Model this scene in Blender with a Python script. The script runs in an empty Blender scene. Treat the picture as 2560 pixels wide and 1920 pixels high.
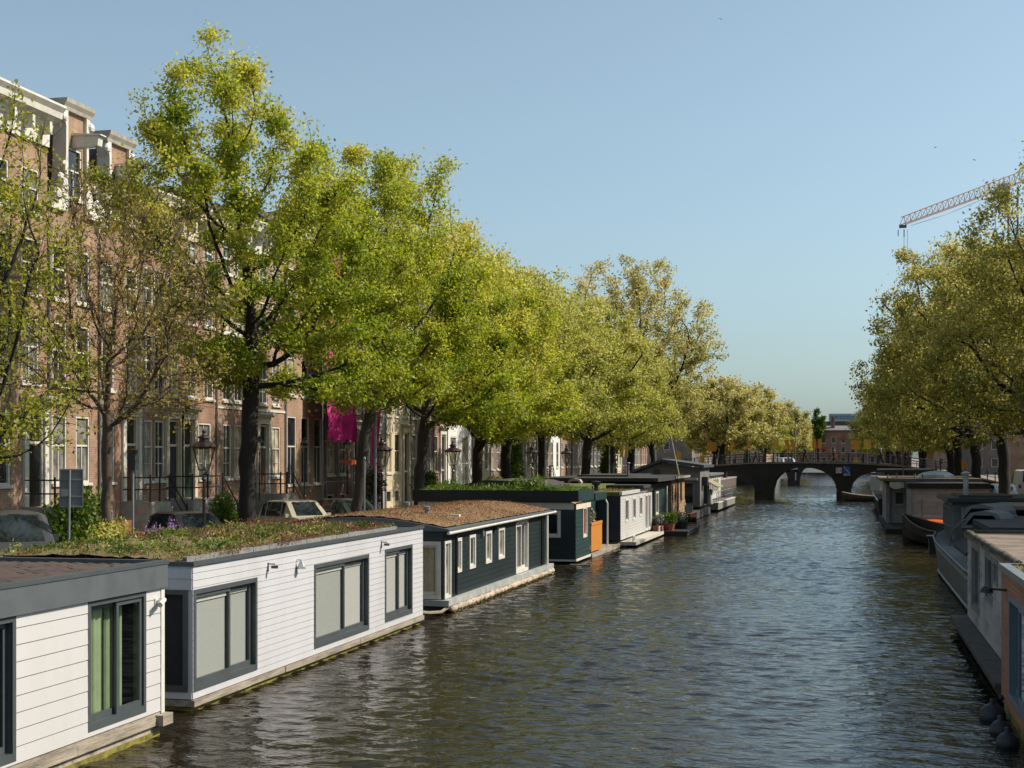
import bpy, math, random
import numpy as np
from mathutils import Vector, Matrix
random.seed(7); RNG = np.random.default_rng(7)
scene = bpy.context.scene
COL = scene.collection
R = math.radians

# ------------------------------------------------------------------ materials
MATS = {}
def new_mat(name):
    m = bpy.data.materials.new(name); m.use_nodes = True
    nt = m.node_tree
    return m, nt, nt.nodes['Principled BSDF']
def N(nt, typ, **kw):
    n = nt.nodes.new(typ)
    for k, v in kw.items():
        if k in n.inputs.keys() if hasattr(n, 'inputs') else False: n.inputs[k].default_value = v
        else: setattr(n, k, v)
    return n
def rgba(c): return (c[0], c[1], c[2], 1)
def ramp(nt, fac, stops):
    r = nt.nodes.new('ShaderNodeValToRGB')
    while len(r.color_ramp.elements) < len(stops): r.color_ramp.elements.new(0.5)
    for e, (p, c) in zip(r.color_ramp.elements, stops): e.position = p; e.color = rgba(c)
    nt.links.new(fac, r.inputs[0]); return r.outputs[0]
def mat(name, c, rough=.6, var=.18, scale=3., bump=.0, metal=0., spec=.5, c2=None, stretch=(1,1,1), bscale=None):
    """painted / weathered surface: two noises vary the colour, one gives the grain"""
    if name in MATS: return MATS[name]
    m, nt, b = new_mat(name)
    tc = nt.nodes.new('ShaderNodeTexCoord'); mp = nt.nodes.new('ShaderNodeMapping'); mp.inputs['Scale'].default_value = stretch
    nt.links.new(tc.outputs['Object'], mp.inputs[0])
    n1 = nt.nodes.new('ShaderNodeTexNoise'); n1.inputs['Scale'].default_value = scale; n1.inputs['Detail'].default_value = 6; n1.inputs['Roughness'].default_value = .65
    nt.links.new(mp.outputs[0], n1.inputs['Vector'])
    lo = tuple(max(0, x*(1-var*1.6)) for x in c); hi = tuple(min(1, x*(1+var)) for x in c)
    if c2 is not None: stops = [(.36, c2), (.5, c), (.68, hi)]
    else: stops = [(.3, lo), (.52, c), (.72, hi)]
    nt.links.new(ramp(nt, n1.outputs[0], stops), b.inputs['Base Color'])
    b.inputs['Roughness'].default_value = rough; b.inputs['Metallic'].default_value = metal
    b.inputs['Specular IOR Level'].default_value = spec
    if bump:
        n2 = nt.nodes.new('ShaderNodeTexNoise'); n2.inputs['Scale'].default_value = bscale or scale*6; n2.inputs['Detail'].default_value = 4
        nt.links.new(mp.outputs[0], n2.inputs['Vector'])
        bp = nt.nodes.new('ShaderNodeBump'); bp.inputs['Strength'].default_value = bump; bp.inputs['Distance'].default_value = .02
        nt.links.new(n2.outputs[0], bp.inputs['Height']); nt.links.new(bp.outputs[0], b.inputs['Normal'])
    MATS[name] = m; return m
def brick_mat(name, c, c2, mortar, scale=1., swap=True):
    if name in MATS: return MATS[name]
    m, nt, b = new_mat(name)
    tc = nt.nodes.new('ShaderNodeTexCoord'); sp = nt.nodes.new('ShaderNodeSeparateXYZ'); cb = nt.nodes.new('ShaderNodeCombineXYZ')
    nt.links.new(tc.outputs['Object'], sp.inputs[0])
    ad = nt.nodes.new('ShaderNodeMath'); ad.operation = 'ADD'
    nt.links.new(sp.outputs[0], ad.inputs[0]); nt.links.new(sp.outputs[1], ad.inputs[1])
    nt.links.new(ad.outputs[0], cb.inputs[0]); nt.links.new(sp.outputs[2], cb.inputs[1])
    br = nt.nodes.new('ShaderNodeTexBrick')
    br.inputs['Scale'].default_value = 1; br.inputs['Brick Width'].default_value = .23*scale; br.inputs['Row Height'].default_value = .075*scale
    br.inputs['Mortar Size'].default_value = .011*scale; br.inputs['Bias'].default_value = 0
    br.inputs['Color1'].default_value = rgba(c); br.inputs['Color2'].default_value = rgba(c2); br.inputs['Mortar'].default_value = rgba(mortar)
    nt.links.new(cb.outputs[0], br.inputs['Vector'])
    n1 = nt.nodes.new('ShaderNodeTexNoise'); n1.inputs['Scale'].default_value = .8; n1.inputs['Detail'].default_value = 7
    nt.links.new(tc.outputs['Object'], n1.inputs['Vector'])
    v = ramp(nt, n1.outputs[0], [(.3, (.68, .66, .64)), (.7, (1.12, 1.1, 1.08))])
    mx = nt.nodes.new('ShaderNodeMix'); mx.data_type = 'RGBA'; mx.blend_type = 'MULTIPLY'; mx.inputs[0].default_value = 1
    nt.links.new(br.outputs[0], mx.inputs[6]); nt.links.new(v, mx.inputs[7]); nt.links.new(mx.outputs[2], b.inputs['Base Color'])
    bp = nt.nodes.new('ShaderNodeBump'); bp.inputs['Strength'].default_value = .4; bp.inputs['Distance'].default_value = .01; bp.invert = True
    nt.links.new(br.outputs[1], bp.inputs['Height']); nt.links.new(bp.outputs[0], b.inputs['Normal'])
    b.inputs['Roughness'].default_value = .85
    MATS[name] = m; return m
def glass_mat(name, tint=(.93, .94, .92)):
    if name in MATS: return MATS[name]
    m, nt, b = new_mat(name); nt.nodes.remove(b)
    out = nt.nodes['Material Output']
    tr = nt.nodes.new('ShaderNodeBsdfTransparent'); tr.inputs[0].default_value = rgba(tint)
    gl = nt.nodes.new('ShaderNodeBsdfGlossy'); gl.inputs['Roughness'].default_value = .02; gl.inputs[0].default_value = (.9, .9, .9, 1)
    lw = nt.nodes.new('ShaderNodeLayerWeight'); lw.inputs[0].default_value = .5
    pw = nt.nodes.new('ShaderNodeMath'); pw.operation = 'POWER'; pw.inputs[1].default_value = 4.2; nt.links.new(lw.outputs['Facing'], pw.inputs[0])
    fr = nt.nodes.new('ShaderNodeMath'); fr.operation = 'MULTIPLY_ADD'; fr.inputs[1].default_value = .93; fr.inputs[2].default_value = .045; nt.links.new(pw.outputs[0], fr.inputs[0])
    mx = nt.nodes.new('ShaderNodeMixShader')
    nt.links.new(fr.outputs[0], mx.inputs[0]); nt.links.new(tr.outputs[0], mx.inputs[1]); nt.links.new(gl.outputs[0], mx.inputs[2])
    nt.links.new(mx.outputs[0], out.inputs[0]); MATS[name] = m; return m
def pane_mat(name, c, rough=.06):
    if name in MATS: return MATS[name]
    m, nt, b = new_mat(name)
    tc = nt.nodes.new('ShaderNodeTexCoord')
    n1 = nt.nodes.new('ShaderNodeTexNoise'); n1.inputs['Scale'].default_value = 1.7; n1.inputs['Detail'].default_value = 3
    nt.links.new(tc.outputs['Object'], n1.inputs['Vector'])
    nt.links.new(ramp(nt, n1.outputs[0], [(.35, tuple(x*.5 for x in c)), (.65, tuple(x*1.7 for x in c))]), b.inputs['Base Color'])
    b.inputs['Roughness'].default_value = rough; b.inputs['Specular IOR Level'].default_value = .8
    bp = nt.nodes.new('ShaderNodeBump'); bp.inputs['Strength'].default_value = .05; bp.inputs['Distance'].default_value = .05
    nt.links.new(n1.outputs[0], bp.inputs['Height']); nt.links.new(bp.outputs[0], b.inputs['Normal'])
    MATS[name] = m; return m
def leaf_mat(name, stops, trans=.35, rough=.5):
    """two sided leaf: each leaf's own tint is stored on its faces"""
    if name in MATS: return MATS[name]
    m, nt, b = new_mat(name); nt.nodes.remove(b); out = nt.nodes['Material Output']
    at = nt.nodes.new('ShaderNodeAttribute'); at.attribute_name = 'tint'
    col = ramp(nt, at.outputs['Fac'], stops)
    d = nt.nodes.new('ShaderNodeBsdfPrincipled'); d.inputs['Roughness'].default_value = rough; d.inputs['Specular IOR Level'].default_value = .35
    t = nt.nodes.new('ShaderNodeBsdfTranslucent')
    g = nt.nodes.new('ShaderNodeHueSaturation'); g.inputs['Saturation'].default_value = 1.1; g.inputs['Value'].default_value = 1.25
    nt.links.new(col, d.inputs['Base Color']); nt.links.new(col, g.inputs['Color']); nt.links.new(g.outputs[0], t.inputs[0])
    mx = nt.nodes.new('ShaderNodeMixShader'); mx.inputs[0].default_value = trans
    nt.links.new(d.outputs[0], mx.inputs[1]); nt.links.new(t.outputs[0], mx.inputs[2]); nt.links.new(mx.outputs[0], out.inputs[0])
    MATS[name] = m; return m

# ------------------------------------------------------------------ mesh builder
WORLD = {}          # world position of each object's own origin
class MB:
    def __init__(s): s.v = []; s.f = []; s.mi = []; s.cur = 0
    def quad(s, *p):
        i = len(s.v); s.v += [tuple(q) for q in p]; s.f.append(tuple(range(i, i+len(p)))); s.mi.append(s.cur); return s
    def box(s, x0, x1, y0, y1, z0, z1):
        if x0 > x1: x0, x1 = x1, x0
        if y0 > y1: y0, y1 = y1, y0
        if z0 > z1: z0, z1 = z1, z0
        i = len(s.v)
        s.v += [(x0,y0,z0),(x1,y0,z0),(x1,y1,z0),(x0,y1,z0),(x0,y0,z1),(x1,y0,z1),(x1,y1,z1),(x0,y1,z1)]
        s.f += [(i,i+3,i+2,i+1),(i+4,i+5,i+6,i+7),(i,i+1,i+5,i+4),(i+1,i+2,i+6,i+5),(i+2,i+3,i+7,i+6),(i+3,i,i+4,i+7)]
        s.mi += [s.cur]*6; return s
    def fbox(s, F, u0, u1, v0, v1, n0, n1):
        """box in a wall frame F=(origin, U, N): u along, v up, n outward"""
        o, U, Nn = F; i = len(s.v)
        for n in (n0, n1):
            for (u, v) in ((u0,v0),(u1,v0),(u1,v1),(u0,v1)):
                s.v.append((o[0]+U[0]*u+Nn[0]*n, o[1]+U[1]*u+Nn[1]*n, o[2]+v))
        s.f += [(i,i+3,i+2,i+1),(i+4,i+5,i+6,i+7),(i,i+1,i+5,i+4),(i+1,i+2,i+6,i+5),(i+2,i+3,i+7,i+6),(i+3,i,i+4,i+7)]
        s.mi += [s.cur]*6; return s
    def fquad(s, F, pts):
        o, U, Nn = F
        return s.quad(*[(o[0]+U[0]*u+Nn[0]*n, o[1]+U[1]*u+Nn[1]*n, o[2]+v) for u, v, n in pts])
    def prism(s, poly, a, b, axis='y'):
        """closed polygon extruded along an axis; poly in the other two coordinates"""
        def P(p, t):
            if axis == 'y': return (p[0], t, p[1])
            if axis == 'x': return (t, p[0], p[1])
            return (p[0], p[1], t)
        i = len(s.v); n = len(poly)
        s.v += [P(p, a) for p in poly] + [P(p, b) for p in poly]
        s.f.append(tuple(range(i, i+n))); s.f.append(tuple(range(i+2*n-1, i+n-1, -1)))
        for k in range(n): s.f.append((i+k, i+n+k, i+n+(k+1)%n, i+(k+1)%n))
        s.mi += [s.cur]*(n+2); return s
    def tube(s, pts, r, n=6, cap=True):
        pts = [Vector(p) for p in pts]
        rs = r if isinstance(r, (list, tuple)) else [r]*len(pts)
        base = len(s.v); prev = None
        for k, p in enumerate(pts):
            d = (pts[min(k+1, len(pts)-1)]-pts[max(k-1, 0)])
            if d.length < 1e-9: d = Vector((0,0,1))
            d.normalize()
            a = prev if prev is not None else (Vector((0,0,1)) if abs(d.z) < .9 else Vector((1,0,0)))
            u = (a-d*a.dot(d))
            if u.length < 1e-6: u = d.orthogonal()
            u.normalize(); w = d.cross(u); prev = u
            for j in range(n):
                t = 2*math.pi*j/n
                s.v.append(tuple(p+(u*math.cos(t)+w*math.sin(t))*rs[k]))
        for k in range(len(pts)-1):
            for j in range(n):
                a = base+k*n+j; b2 = base+k*n+(j+1)%n
                s.f.append((a, b2, b2+n, a+n)); s.mi.append(s.cur)
        if cap:
            s.f.append(tuple(base+j for j in range(n-1, -1, -1))); s.f.append(tuple(base+(len(pts)-1)*n+j for j in range(n))); s.mi += [s.cur]*2
        return s
    def lathe(s, prof, c, n=12, sx=1, sy=1):
        base = len(s.v)
        for r, z in prof:
            for j in range(n):
                t = 2*math.pi*j/n; s.v.append((c[0]+r*math.cos(t)*sx, c[1]+r*math.sin(t)*sy, c[2]+z))
        for k in range(len(prof)-1):
            for j in range(n):
                a = base+k*n+j; b = base+k*n+(j+1)%n
                s.f.append((a, b, b+n, a+n)); s.mi.append(s.cur)
        s.f.append(tuple(base+j for j in range(n-1, -1, -1))); s.f.append(tuple(base+(len(prof)-1)*n+j for j in range(n))); s.mi += [s.cur]*2
        return s
    def loft(s, rings, close=True, caps=True):
        base = len(s.v); n = len(rings[0])
        for rg in rings: s.v += [tuple(p) for p in rg]
        for k in range(len(rings)-1):
            for j in range(n if close else n-1):
                a = base+k*n+j; b = base+k*n+(j+1)%n
                s.f.append((a, b, b+n, a+n)); s.mi.append(s.cur)
        if caps and close:
            s.f.append(tuple(base+j for j in range(n-1, -1, -1))); s.f.append(tuple(base+(len(rings)-1)*n+j for j in range(n))); s.mi += [s.cur]*2
        return s
    def build(s, name, m, parent=None, loc=None, smooth=False, bevel=0):
        off = Vector(WORLD[parent.name]) if parent is not None else Vector(loc if loc is not None else (0,0,0))
        me = bpy.data.meshes.new(name)
        me.from_pydata([(x-off.x, y-off.y, z-off.z) for x, y, z in s.v], [], s.f)
        ms = m if isinstance(m, (list, tuple)) else [m]
        for q in ms: me.materials.append(q)
        if len(ms) > 1: me.polygons.foreach_set('material_index', s.mi)
        if smooth: me.polygons.foreach_set('use_smooth', [True]*len(me.polygons))
        me.update()
        o = bpy.data.objects.new(name, me); COL.objects.link(o)
        if bevel:
            bv = o.modifiers.new('bevel', 'BEVEL'); bv.width = bevel; bv.segments = 2; bv.limit_method = 'ANGLE'
        if parent is not None: o.parent = parent; WORLD[o.name] = tuple(off)
        else: o.location = off; WORLD[o.name] = tuple(off)
        return o
def tag(o, label=None, cat=None, group=None, kind=None):
    if label: o['label'] = label
    if cat: o['category'] = cat
    if group: o['group'] = group
    if kind: o['kind'] = kind
    return o
def thing(name, label, cat, loc=(0,0,0), group=None):
    o = bpy.data.objects.new(name, None); COL.objects.link(o); o.location = loc; WORLD[o.name] = tuple(loc)
    o.empty_display_size = .2
    return tag(o, label, cat, group)
def copy_tree(o, loc=None, rotz=None, label=None, parent=None, scale=None):
    c = o.copy(); COL.objects.link(c)
    if parent is not None: c.parent = parent
    for ch in list(o.children): copy_tree(ch, parent=c)
    if loc is not None: c.location = loc
    if rotz is not None: c.rotation_euler = (0,0,rotz)
    if scale is not None: c.scale = scale
    if label: c['label'] = label
    WORLD[c.name] = tuple(c.location)
    return c

# ------------------------------------------------------------------ walls
def frame_x(x, y0, z0, sign=1):       # wall in the plane x = const, u along +y, outward +x (sign -1: outward -x)
    return ((x, y0, z0), (0, 1, 0), (sign, 0, 0))
def frame_y(y, x0, z0, sign=-1):      # wall in the plane y = const, u along +x, outward -y
    return ((x0, y, z0), (1, 0, 0), (0, sign, 0))
def cut_wall(mb, F, W, H, openings, reveal=.15):
    """front face with rectangular openings (u0,u1,v0,v1) and their reveals"""
    us = sorted({0., W} | {o[0] for o in openings} | {o[1] for o in openings})
    vs = sorted({0., H} | {o[2] for o in openings} | {o[3] for o in openings})
    for i in range(len(us)-1):
        for j in range(len(vs)-1):
            uc, vc = (us[i]+us[i+1])/2, (vs[j]+vs[j+1])/2
            if any(o[0] < uc < o[1] and o[2] < vc < o[3] for o in openings): continue
            mb.fquad(F, [(us[i],vs[j],0),(us[i+1],vs[j],0),(us[i+1],vs[j+1],0),(us[i],vs[j+1],0)])
    for (a, b, c, d) in openings:
        r = -reveal
        mb.fquad(F, [(a,c,0),(b,c,0),(b,c,r),(a,c,r)]); mb.fquad(F, [(a,d,0),(a,d,r),(b,d,r),(b,d,0)])
        mb.fquad(F, [(a,c,0),(a,c,r),(a,d,r),(a,d,0)]); mb.fquad(F, [(b,c,0),(b,d,0),(b,d,r),(b,c,r)])
def planks(mb, F, u0, u1, v0, v1, pitch, openings=(), gap=.012, t0=.0, t1=.022, slant=.008):
    """real overlapping boards, split round the openings"""
    v = v0
    while v < v1-1e-4:
        top = min(v+pitch, v1)
        cuts = sorted({v, top-gap if top-gap > v else top} | {c for o in openings for c in (o[2], o[3]) if v < c < top-gap})
        for a, b in zip(cuts[:-1], cuts[1:]):
            iv = [(u0, u1)]
            for o in openings:
                if o[2] < (a+b)/2 < o[3]:
                    nv = []
                    for (p, q) in iv:
                        if o[1] <= p or o[0] >= q: nv.append((p, q)); continue
                        if o[0] > p: nv.append((p, o[0]))
                        if o[1] < q: nv.append((o[1], q))
                    iv = nv
            for p, q in iv:
                fa = (a-v)/pitch; fb = (b-v)/pitch
                na = t1-slant*fa; nb = t1-slant*fb
                mb.fquad(F, [(p,a,na),(q,a,na),(q,b,nb),(p,b,nb)])
                mb.fquad(F, [(p,a,t0),(q,a,t0),(q,a,na),(p,a,na)]); mb.fquad(F, [(p,b,nb),(q,b,nb),(q,b,t0),(p,b,t0)])
                mb.fquad(F, [(p,a,t0),(p,a,na),(p,b,nb),(p,b,t0)]); mb.fquad(F, [(q,a,na),(q,a,t0),(q,b,t0),(q,b,nb)])
        v = top
def ring(mb, F, a, b, c, d, w, n0, n1, wb=None):
    """rectangular frame of bars butted end to end"""
    wb = wb or w
    mb.fbox(F, a, b, d-w, d, n0, n1); mb.fbox(F, a, b, c, c+wb, n0, n1)
    mb.fbox(F, a, a+w, c+wb, d-w, n0, n1); mb.fbox(F, b-w, b, c+wb, d-w, n0, n1)

# ------------------------------------------------------------------ leaves
def leaf_mesh(name, pos, size, m, parent=None, loc=(0,0,0), up=.25, tint=None, aspect=.55, seed=1, dirs=None):
    """many separate folded leaves (two triangles each)"""
    rng = np.random.default_rng(seed); n = len(pos)
    d = rng.normal(size=(n, 3)); d[:, 2] -= up*.6
    if dirs is not None: d = d*.7+dirs
    d /= np.linalg.norm(d, axis=1)[:, None]+1e-9
    nn = rng.normal(size=(n, 3)); nn[:, 2] += up*2.2
    w = np.cross(d, nn); w /= np.linalg.norm(w, axis=1)[:, None]+1e-9
    k = np.cross(w, d)
    sz = size*rng.uniform(.65, 1.35, size=(n, 1))
    v = np.empty((n, 4, 3))
    v[:, 0] = pos; v[:, 2] = pos+d*sz
    v[:, 1] = pos+d*sz*.45+w*sz*aspect*.5+k*sz*.12; v[:, 3] = pos+d*sz*.45-w*sz*aspect*.5+k*sz*.12
    off = np.array(WORLD[parent.name]) if parent is not None else np.array(loc)
    v = v.reshape(-1, 3)-off
    me = bpy.data.meshes.new(name)
    me.vertices.add(n*4); me.vertices.foreach_set('co', v.astype(np.float32).ravel())
    me.loops.add(n*4); me.loops.foreach_set('vertex_index', np.arange(n*4, dtype=np.int32))
    me.polygons.add(n); me.polygons.foreach_set('loop_start', np.arange(0, n*4, 4, dtype=np.int32))
    me.update(calc_edges=True)
    at = me.attributes.new('tint', 'FLOAT', 'FACE')
    tv = rng.uniform(0, 1, n) if tint is None else np.clip(tint+rng.normal(0, .13, n), 0, 1)
    at.data.foreach_set('value', tv.astype(np.float32))
    me.materials.append(m)
    o = bpy.data.objects.new(name, me); COL.objects.link(o)
    if parent is not None: o.parent = parent; WORLD[o.name] = tuple(off)
    else: o.location = tuple(off); WORLD[o.name] = tuple(off)
    return o
def blob_points(c, r, n, seed=1, shell=.5, lumps=5):
    """points in a lumpy cloud"""
    rng = np.random.default_rng(seed); c = np.array(c); r = np.array(r)
    lc = rng.normal(size=(lumps, 3)); lc /= np.linalg.norm(lc, axis=1)[:, None]; lc *= rng.uniform(.15, .65, (lumps, 1))
    lr = rng.uniform(.4, .62, lumps)
    w = rng.integers(0, lumps, n)
    d = rng.normal(size=(n, 3)); d /= np.linalg.norm(d, axis=1)[:, None]
    rad = rng.uniform(0, 1, n)**shell
    return c+(lc[w]+d*(rad*lr[w])[:, None])*r
# ------------------------------------------------------------------ trees (branches grown towards points in the crown's volume)
def grow(seed, trunk, crown, n_attr=900, step=.38, kill=.75, infl=6., trop=.12, jit=.14, iters=110):
    rng = np.random.default_rng(seed)
    vol = np.array([np.prod(r) for c, r in crown]); vol = vol/vol.sum()
    A = []
    for (c, r), w in zip(crown, vol):
        k = int(n_attr*w)+1; d = rng.normal(size=(k, 3)); d /= np.linalg.norm(d, axis=1)[:, None]
        rad = rng.uniform(0, 1, (k, 1))**(1/2.6)
        A.append(np.array(c)+d*rad*np.array(r))
    A = np.concatenate(A)
    P = [np.array(p, float) for p in trunk]; par = [-1]+list(range(len(trunk)-1))
    first = max(1, len(P)-3)
    D = np.full(len(A), 1e9); near = np.zeros(len(A), int)
    def upd(k):
        nonlocal D, near
        d = np.linalg.norm(A-P[k], axis=1); m = d < D; D = np.where(m, d, D); near = np.where(m, k, near)
    for k in range(first, len(P)): upd(k)
    alive = np.ones(len(A), bool); nch = {}
    for it in range(iters):
        alive &= D > kill
        if not alive.any(): break
        idx = np.nonzero(alive & (D < infl if it > 12 else D < 1e8))[0]
        if len(idx) == 0: break
        added = 0; nr = near.copy()
        for k in np.unique(nr[idx]):
            if nch.get(k, 0) > 3: continue
            q = idx[nr[idx] == k]
            v = A[q]-P[k]; v /= np.linalg.norm(v, axis=1)[:, None]+1e-9
            d = v.mean(0); d /= np.linalg.norm(d)+1e-9
            if par[k] >= 0:
                pd = P[k]-P[par[k]]; pd /= np.linalg.norm(pd)+1e-9; d = d+pd*.35
            d = d+np.array((0, 0, trop))+rng.normal(0, jit, 3); d /= np.linalg.norm(d)+1e-9
            P.append(P[k]+d*step); par.append(k); nch[k] = nch.get(k, 0)+1; upd(len(P)-1); added += 1
        if not added or len(P) > 5000: break
    P = np.array(P); par = np.array(par); n = len(P)
    return P, par
def radii(P, par, tip, base_r, expo=2.35):
    n = len(P); acc = np.zeros(n); ch = np.zeros(n, int)
    for k in range(1, n): ch[par[k]] += 1
    rr = np.zeros(n)
    for k in range(n-1, -1, -1):
        rr[k] = max(tip, acc[k]**(1/expo)) if acc[k] > 0 else tip
        if par[k] >= 0: acc[par[k]] += rr[k]**expo
    s = base_r/rr[0]
    rr = tip+(rr-tip)*(base_r-tip)/(rr[0]-tip)
    return rr, ch
def wood_mesh(name, P, par, rr, flare, m, parent, twigs=None):
    V = []; Fc = []
    n = len(P); main = {}
    for k in range(1, n):
        p = par[k]
        if p not in main or rr[k] > rr[main[p]]: main[p] = k
    ringid = {}
    def ring_at(pt, d, r, ns):
        d = d/(np.linalg.norm(d)+1e-9)
        a = np.array((1., 0, 0)) if abs(d[0]) < .8 else np.array((0, 1., 0))
        u = a-d*a.dot(d); u /= np.linalg.norm(u); w = np.cross(d, u)
        b = len(V)
        for j in range(ns):
            t = 2*math.pi*j/ns; V.append(pt+(u*math.cos(t)+w*math.sin(t))*r)
        return b
    sides = lambda r: 9 if r > .12 else (5 if r > .03 else 3)
    node_ring = {}
    for k in range(1, n):
        p = par[k]; d = P[k]-P[p]; ns = sides(rr[k])
        if par[p] >= 0 and main.get(p) == k and p in node_ring and node_ring[p][1] == ns: b0 = node_ring[p][0]
        elif p == 0: b0 = ring_at(P[p], d, rr[p]*flare, ns)
        else: b0 = ring_at(P[p], d, min(rr[p], rr[k]*1.25), ns)
        nx = main.get(k); dd = d if nx is None else d+(P[nx]-P[k])
        b1 = ring_at(P[k], dd, rr[k] if nx is not None else rr[k]*.5, ns); node_ring[k] = (b1, ns)
        for j in range(ns): Fc.append((b0+j, b0+(j+1) % ns, b1+(j+1) % ns, b1+j))
    if twigs is not None:
        for a, b in twigs:
            d = b-a; b0 = ring_at(a, d, .009, 3); b1 = ring_at(b, d, .004, 3)
            for j in range(3): Fc.append((b0+j, b0+(j+1) % 3, b1+(j+1) % 3, b1+j))
    me = bpy.data.meshes.new(name); me.from_pydata([tuple(x) for x in V], [], Fc); me.materials.append(m)
    me.polygons.foreach_set('use_smooth', [True]*len(me.polygons)); me.update()
    o = bpy.data.objects.new(name, me); COL.objects.link(o); o.parent = parent; return o
BARK = mat('bark', (.045, .036, .028), .95, .35, 5, .9, stretch=(1, 1, .25), bscale=14)
BARK_D = mat('bark_dark', (.018, .015, .012), .95, .35, 5, .9, stretch=(1, 1, .25), bscale=14)
LF_GREEN = leaf_mat('leaf_spring_green', [(0, (.13, .20, .016)), (.4, (.32, .36, .045)), (.75, (.51, .49, .085)), (1, (.61, .52, .15))], .5)
LF_OLIVE = leaf_mat('leaf_elm', [(0, (.18, .21, .03)), (.4, (.38, .38, .08)), (.75, (.54, .49, .15)), (1, (.62, .54, .24))], .5)
LF_FRUIT = leaf_mat('leaf_elm_fruit', [(0, (.20, .20, .05)), (.4, (.42, .38, .12)), (.75, (.57, .49, .22)), (1, (.66, .56, .32))], .48)
LF_BUD = leaf_mat('leaf_buds', [(0, (.18, .21, .025)), (.5, (.38, .36, .05)), (1, (.42, .31, .10))], .45)
LF_TWIG = leaf_mat('leaf_brown_buds', [(0, (.16, .17, .03)), (.45, (.34, .27, .06)), (1, (.36, .22, .10))], .4)
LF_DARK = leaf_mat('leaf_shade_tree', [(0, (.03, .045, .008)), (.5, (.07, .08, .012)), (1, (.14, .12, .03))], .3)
LF_SHRUB = leaf_mat('leaf_shrub', [(0, (.03, .07, .008)), (.6, (.09, .16, .015)), (1, (.18, .22, .03))], .35)
def make_tree(label, loc, seed, trunk, crown, base_r=.3, leaf=LF_GREEN, bark=BARK_D, n_attr=900, n_leaf=38000, size=.15, sig=.30,
              tip=.011, kill=.75, thresh=.05, step=.38, trop=.12, tint_up=.0, twig=0, group='canal side trees', up=.25, aspect=.55, tint_c=.45, name='tree', drop=.35):
    t = thing(name, label, 'tree', loc, group)
    P, par = grow(seed, trunk, crown, n_attr, step, kill, trop=trop)
    rr, ch = radii(P, par, tip, base_r)
    rng = np.random.default_rng(seed+99)
    cand = np.nonzero((rr < thresh) & (np.arange(len(P)) > len(trunk)))[0]
    tw = None; TP = P[cand]
    if twig:
        q = rng.choice(cand, int(len(cand)*twig)); d = P[q]-P[par[q]]; d /= np.linalg.norm(d, axis=1)[:, None]+1e-9
        d = d+rng.normal(0, .55, d.shape)+np.array((0, 0, .25)); d /= np.linalg.norm(d, axis=1)[:, None]
        ln = rng.uniform(.3, .95, (len(q), 1)); tw = list(zip(P[q], P[q]+d*ln))
        TP = np.concatenate([TP]+[P[q]+d*ln*f for f in (.4, .7, 1.)])
    wood_mesh('trunk', P, par, rr, 1.35, bark, t, tw)
    # leaf clumps: some twigs carry many leaves, some few
    wgt = rng.gamma(1.1, 1., len(TP)); wgt[rng.uniform(size=len(TP)) < drop] *= .12; wgt /= wgt.sum()
    w = rng.choice(len(TP), n_leaf, p=wgt)
    pos = TP[w]+rng.normal(0, sig, (n_leaf, 3))*np.array((1, 1, .75))
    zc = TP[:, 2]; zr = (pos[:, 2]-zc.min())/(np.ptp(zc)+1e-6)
    clump = rng.normal(0, .16, len(TP))[w]
    pos = pos+np.array(loc)
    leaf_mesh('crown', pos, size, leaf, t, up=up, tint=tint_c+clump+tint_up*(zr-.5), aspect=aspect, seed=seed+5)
    return t
def stem(h, lean=(0, 0), n=9, wob=.05, seed=0):
    rng = random.Random(seed); pts = []
    for i in range(n):
        f = i/(n-1); pts.append((lean[0]*f*f+(rng.uniform(-wob, wob) if 0 < i else 0), lean[1]*f*f+(rng.uniform(-wob, wob) if 0 < i else 0), h*f))
    return pts
QL = 1.4                      # street level above the water
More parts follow.
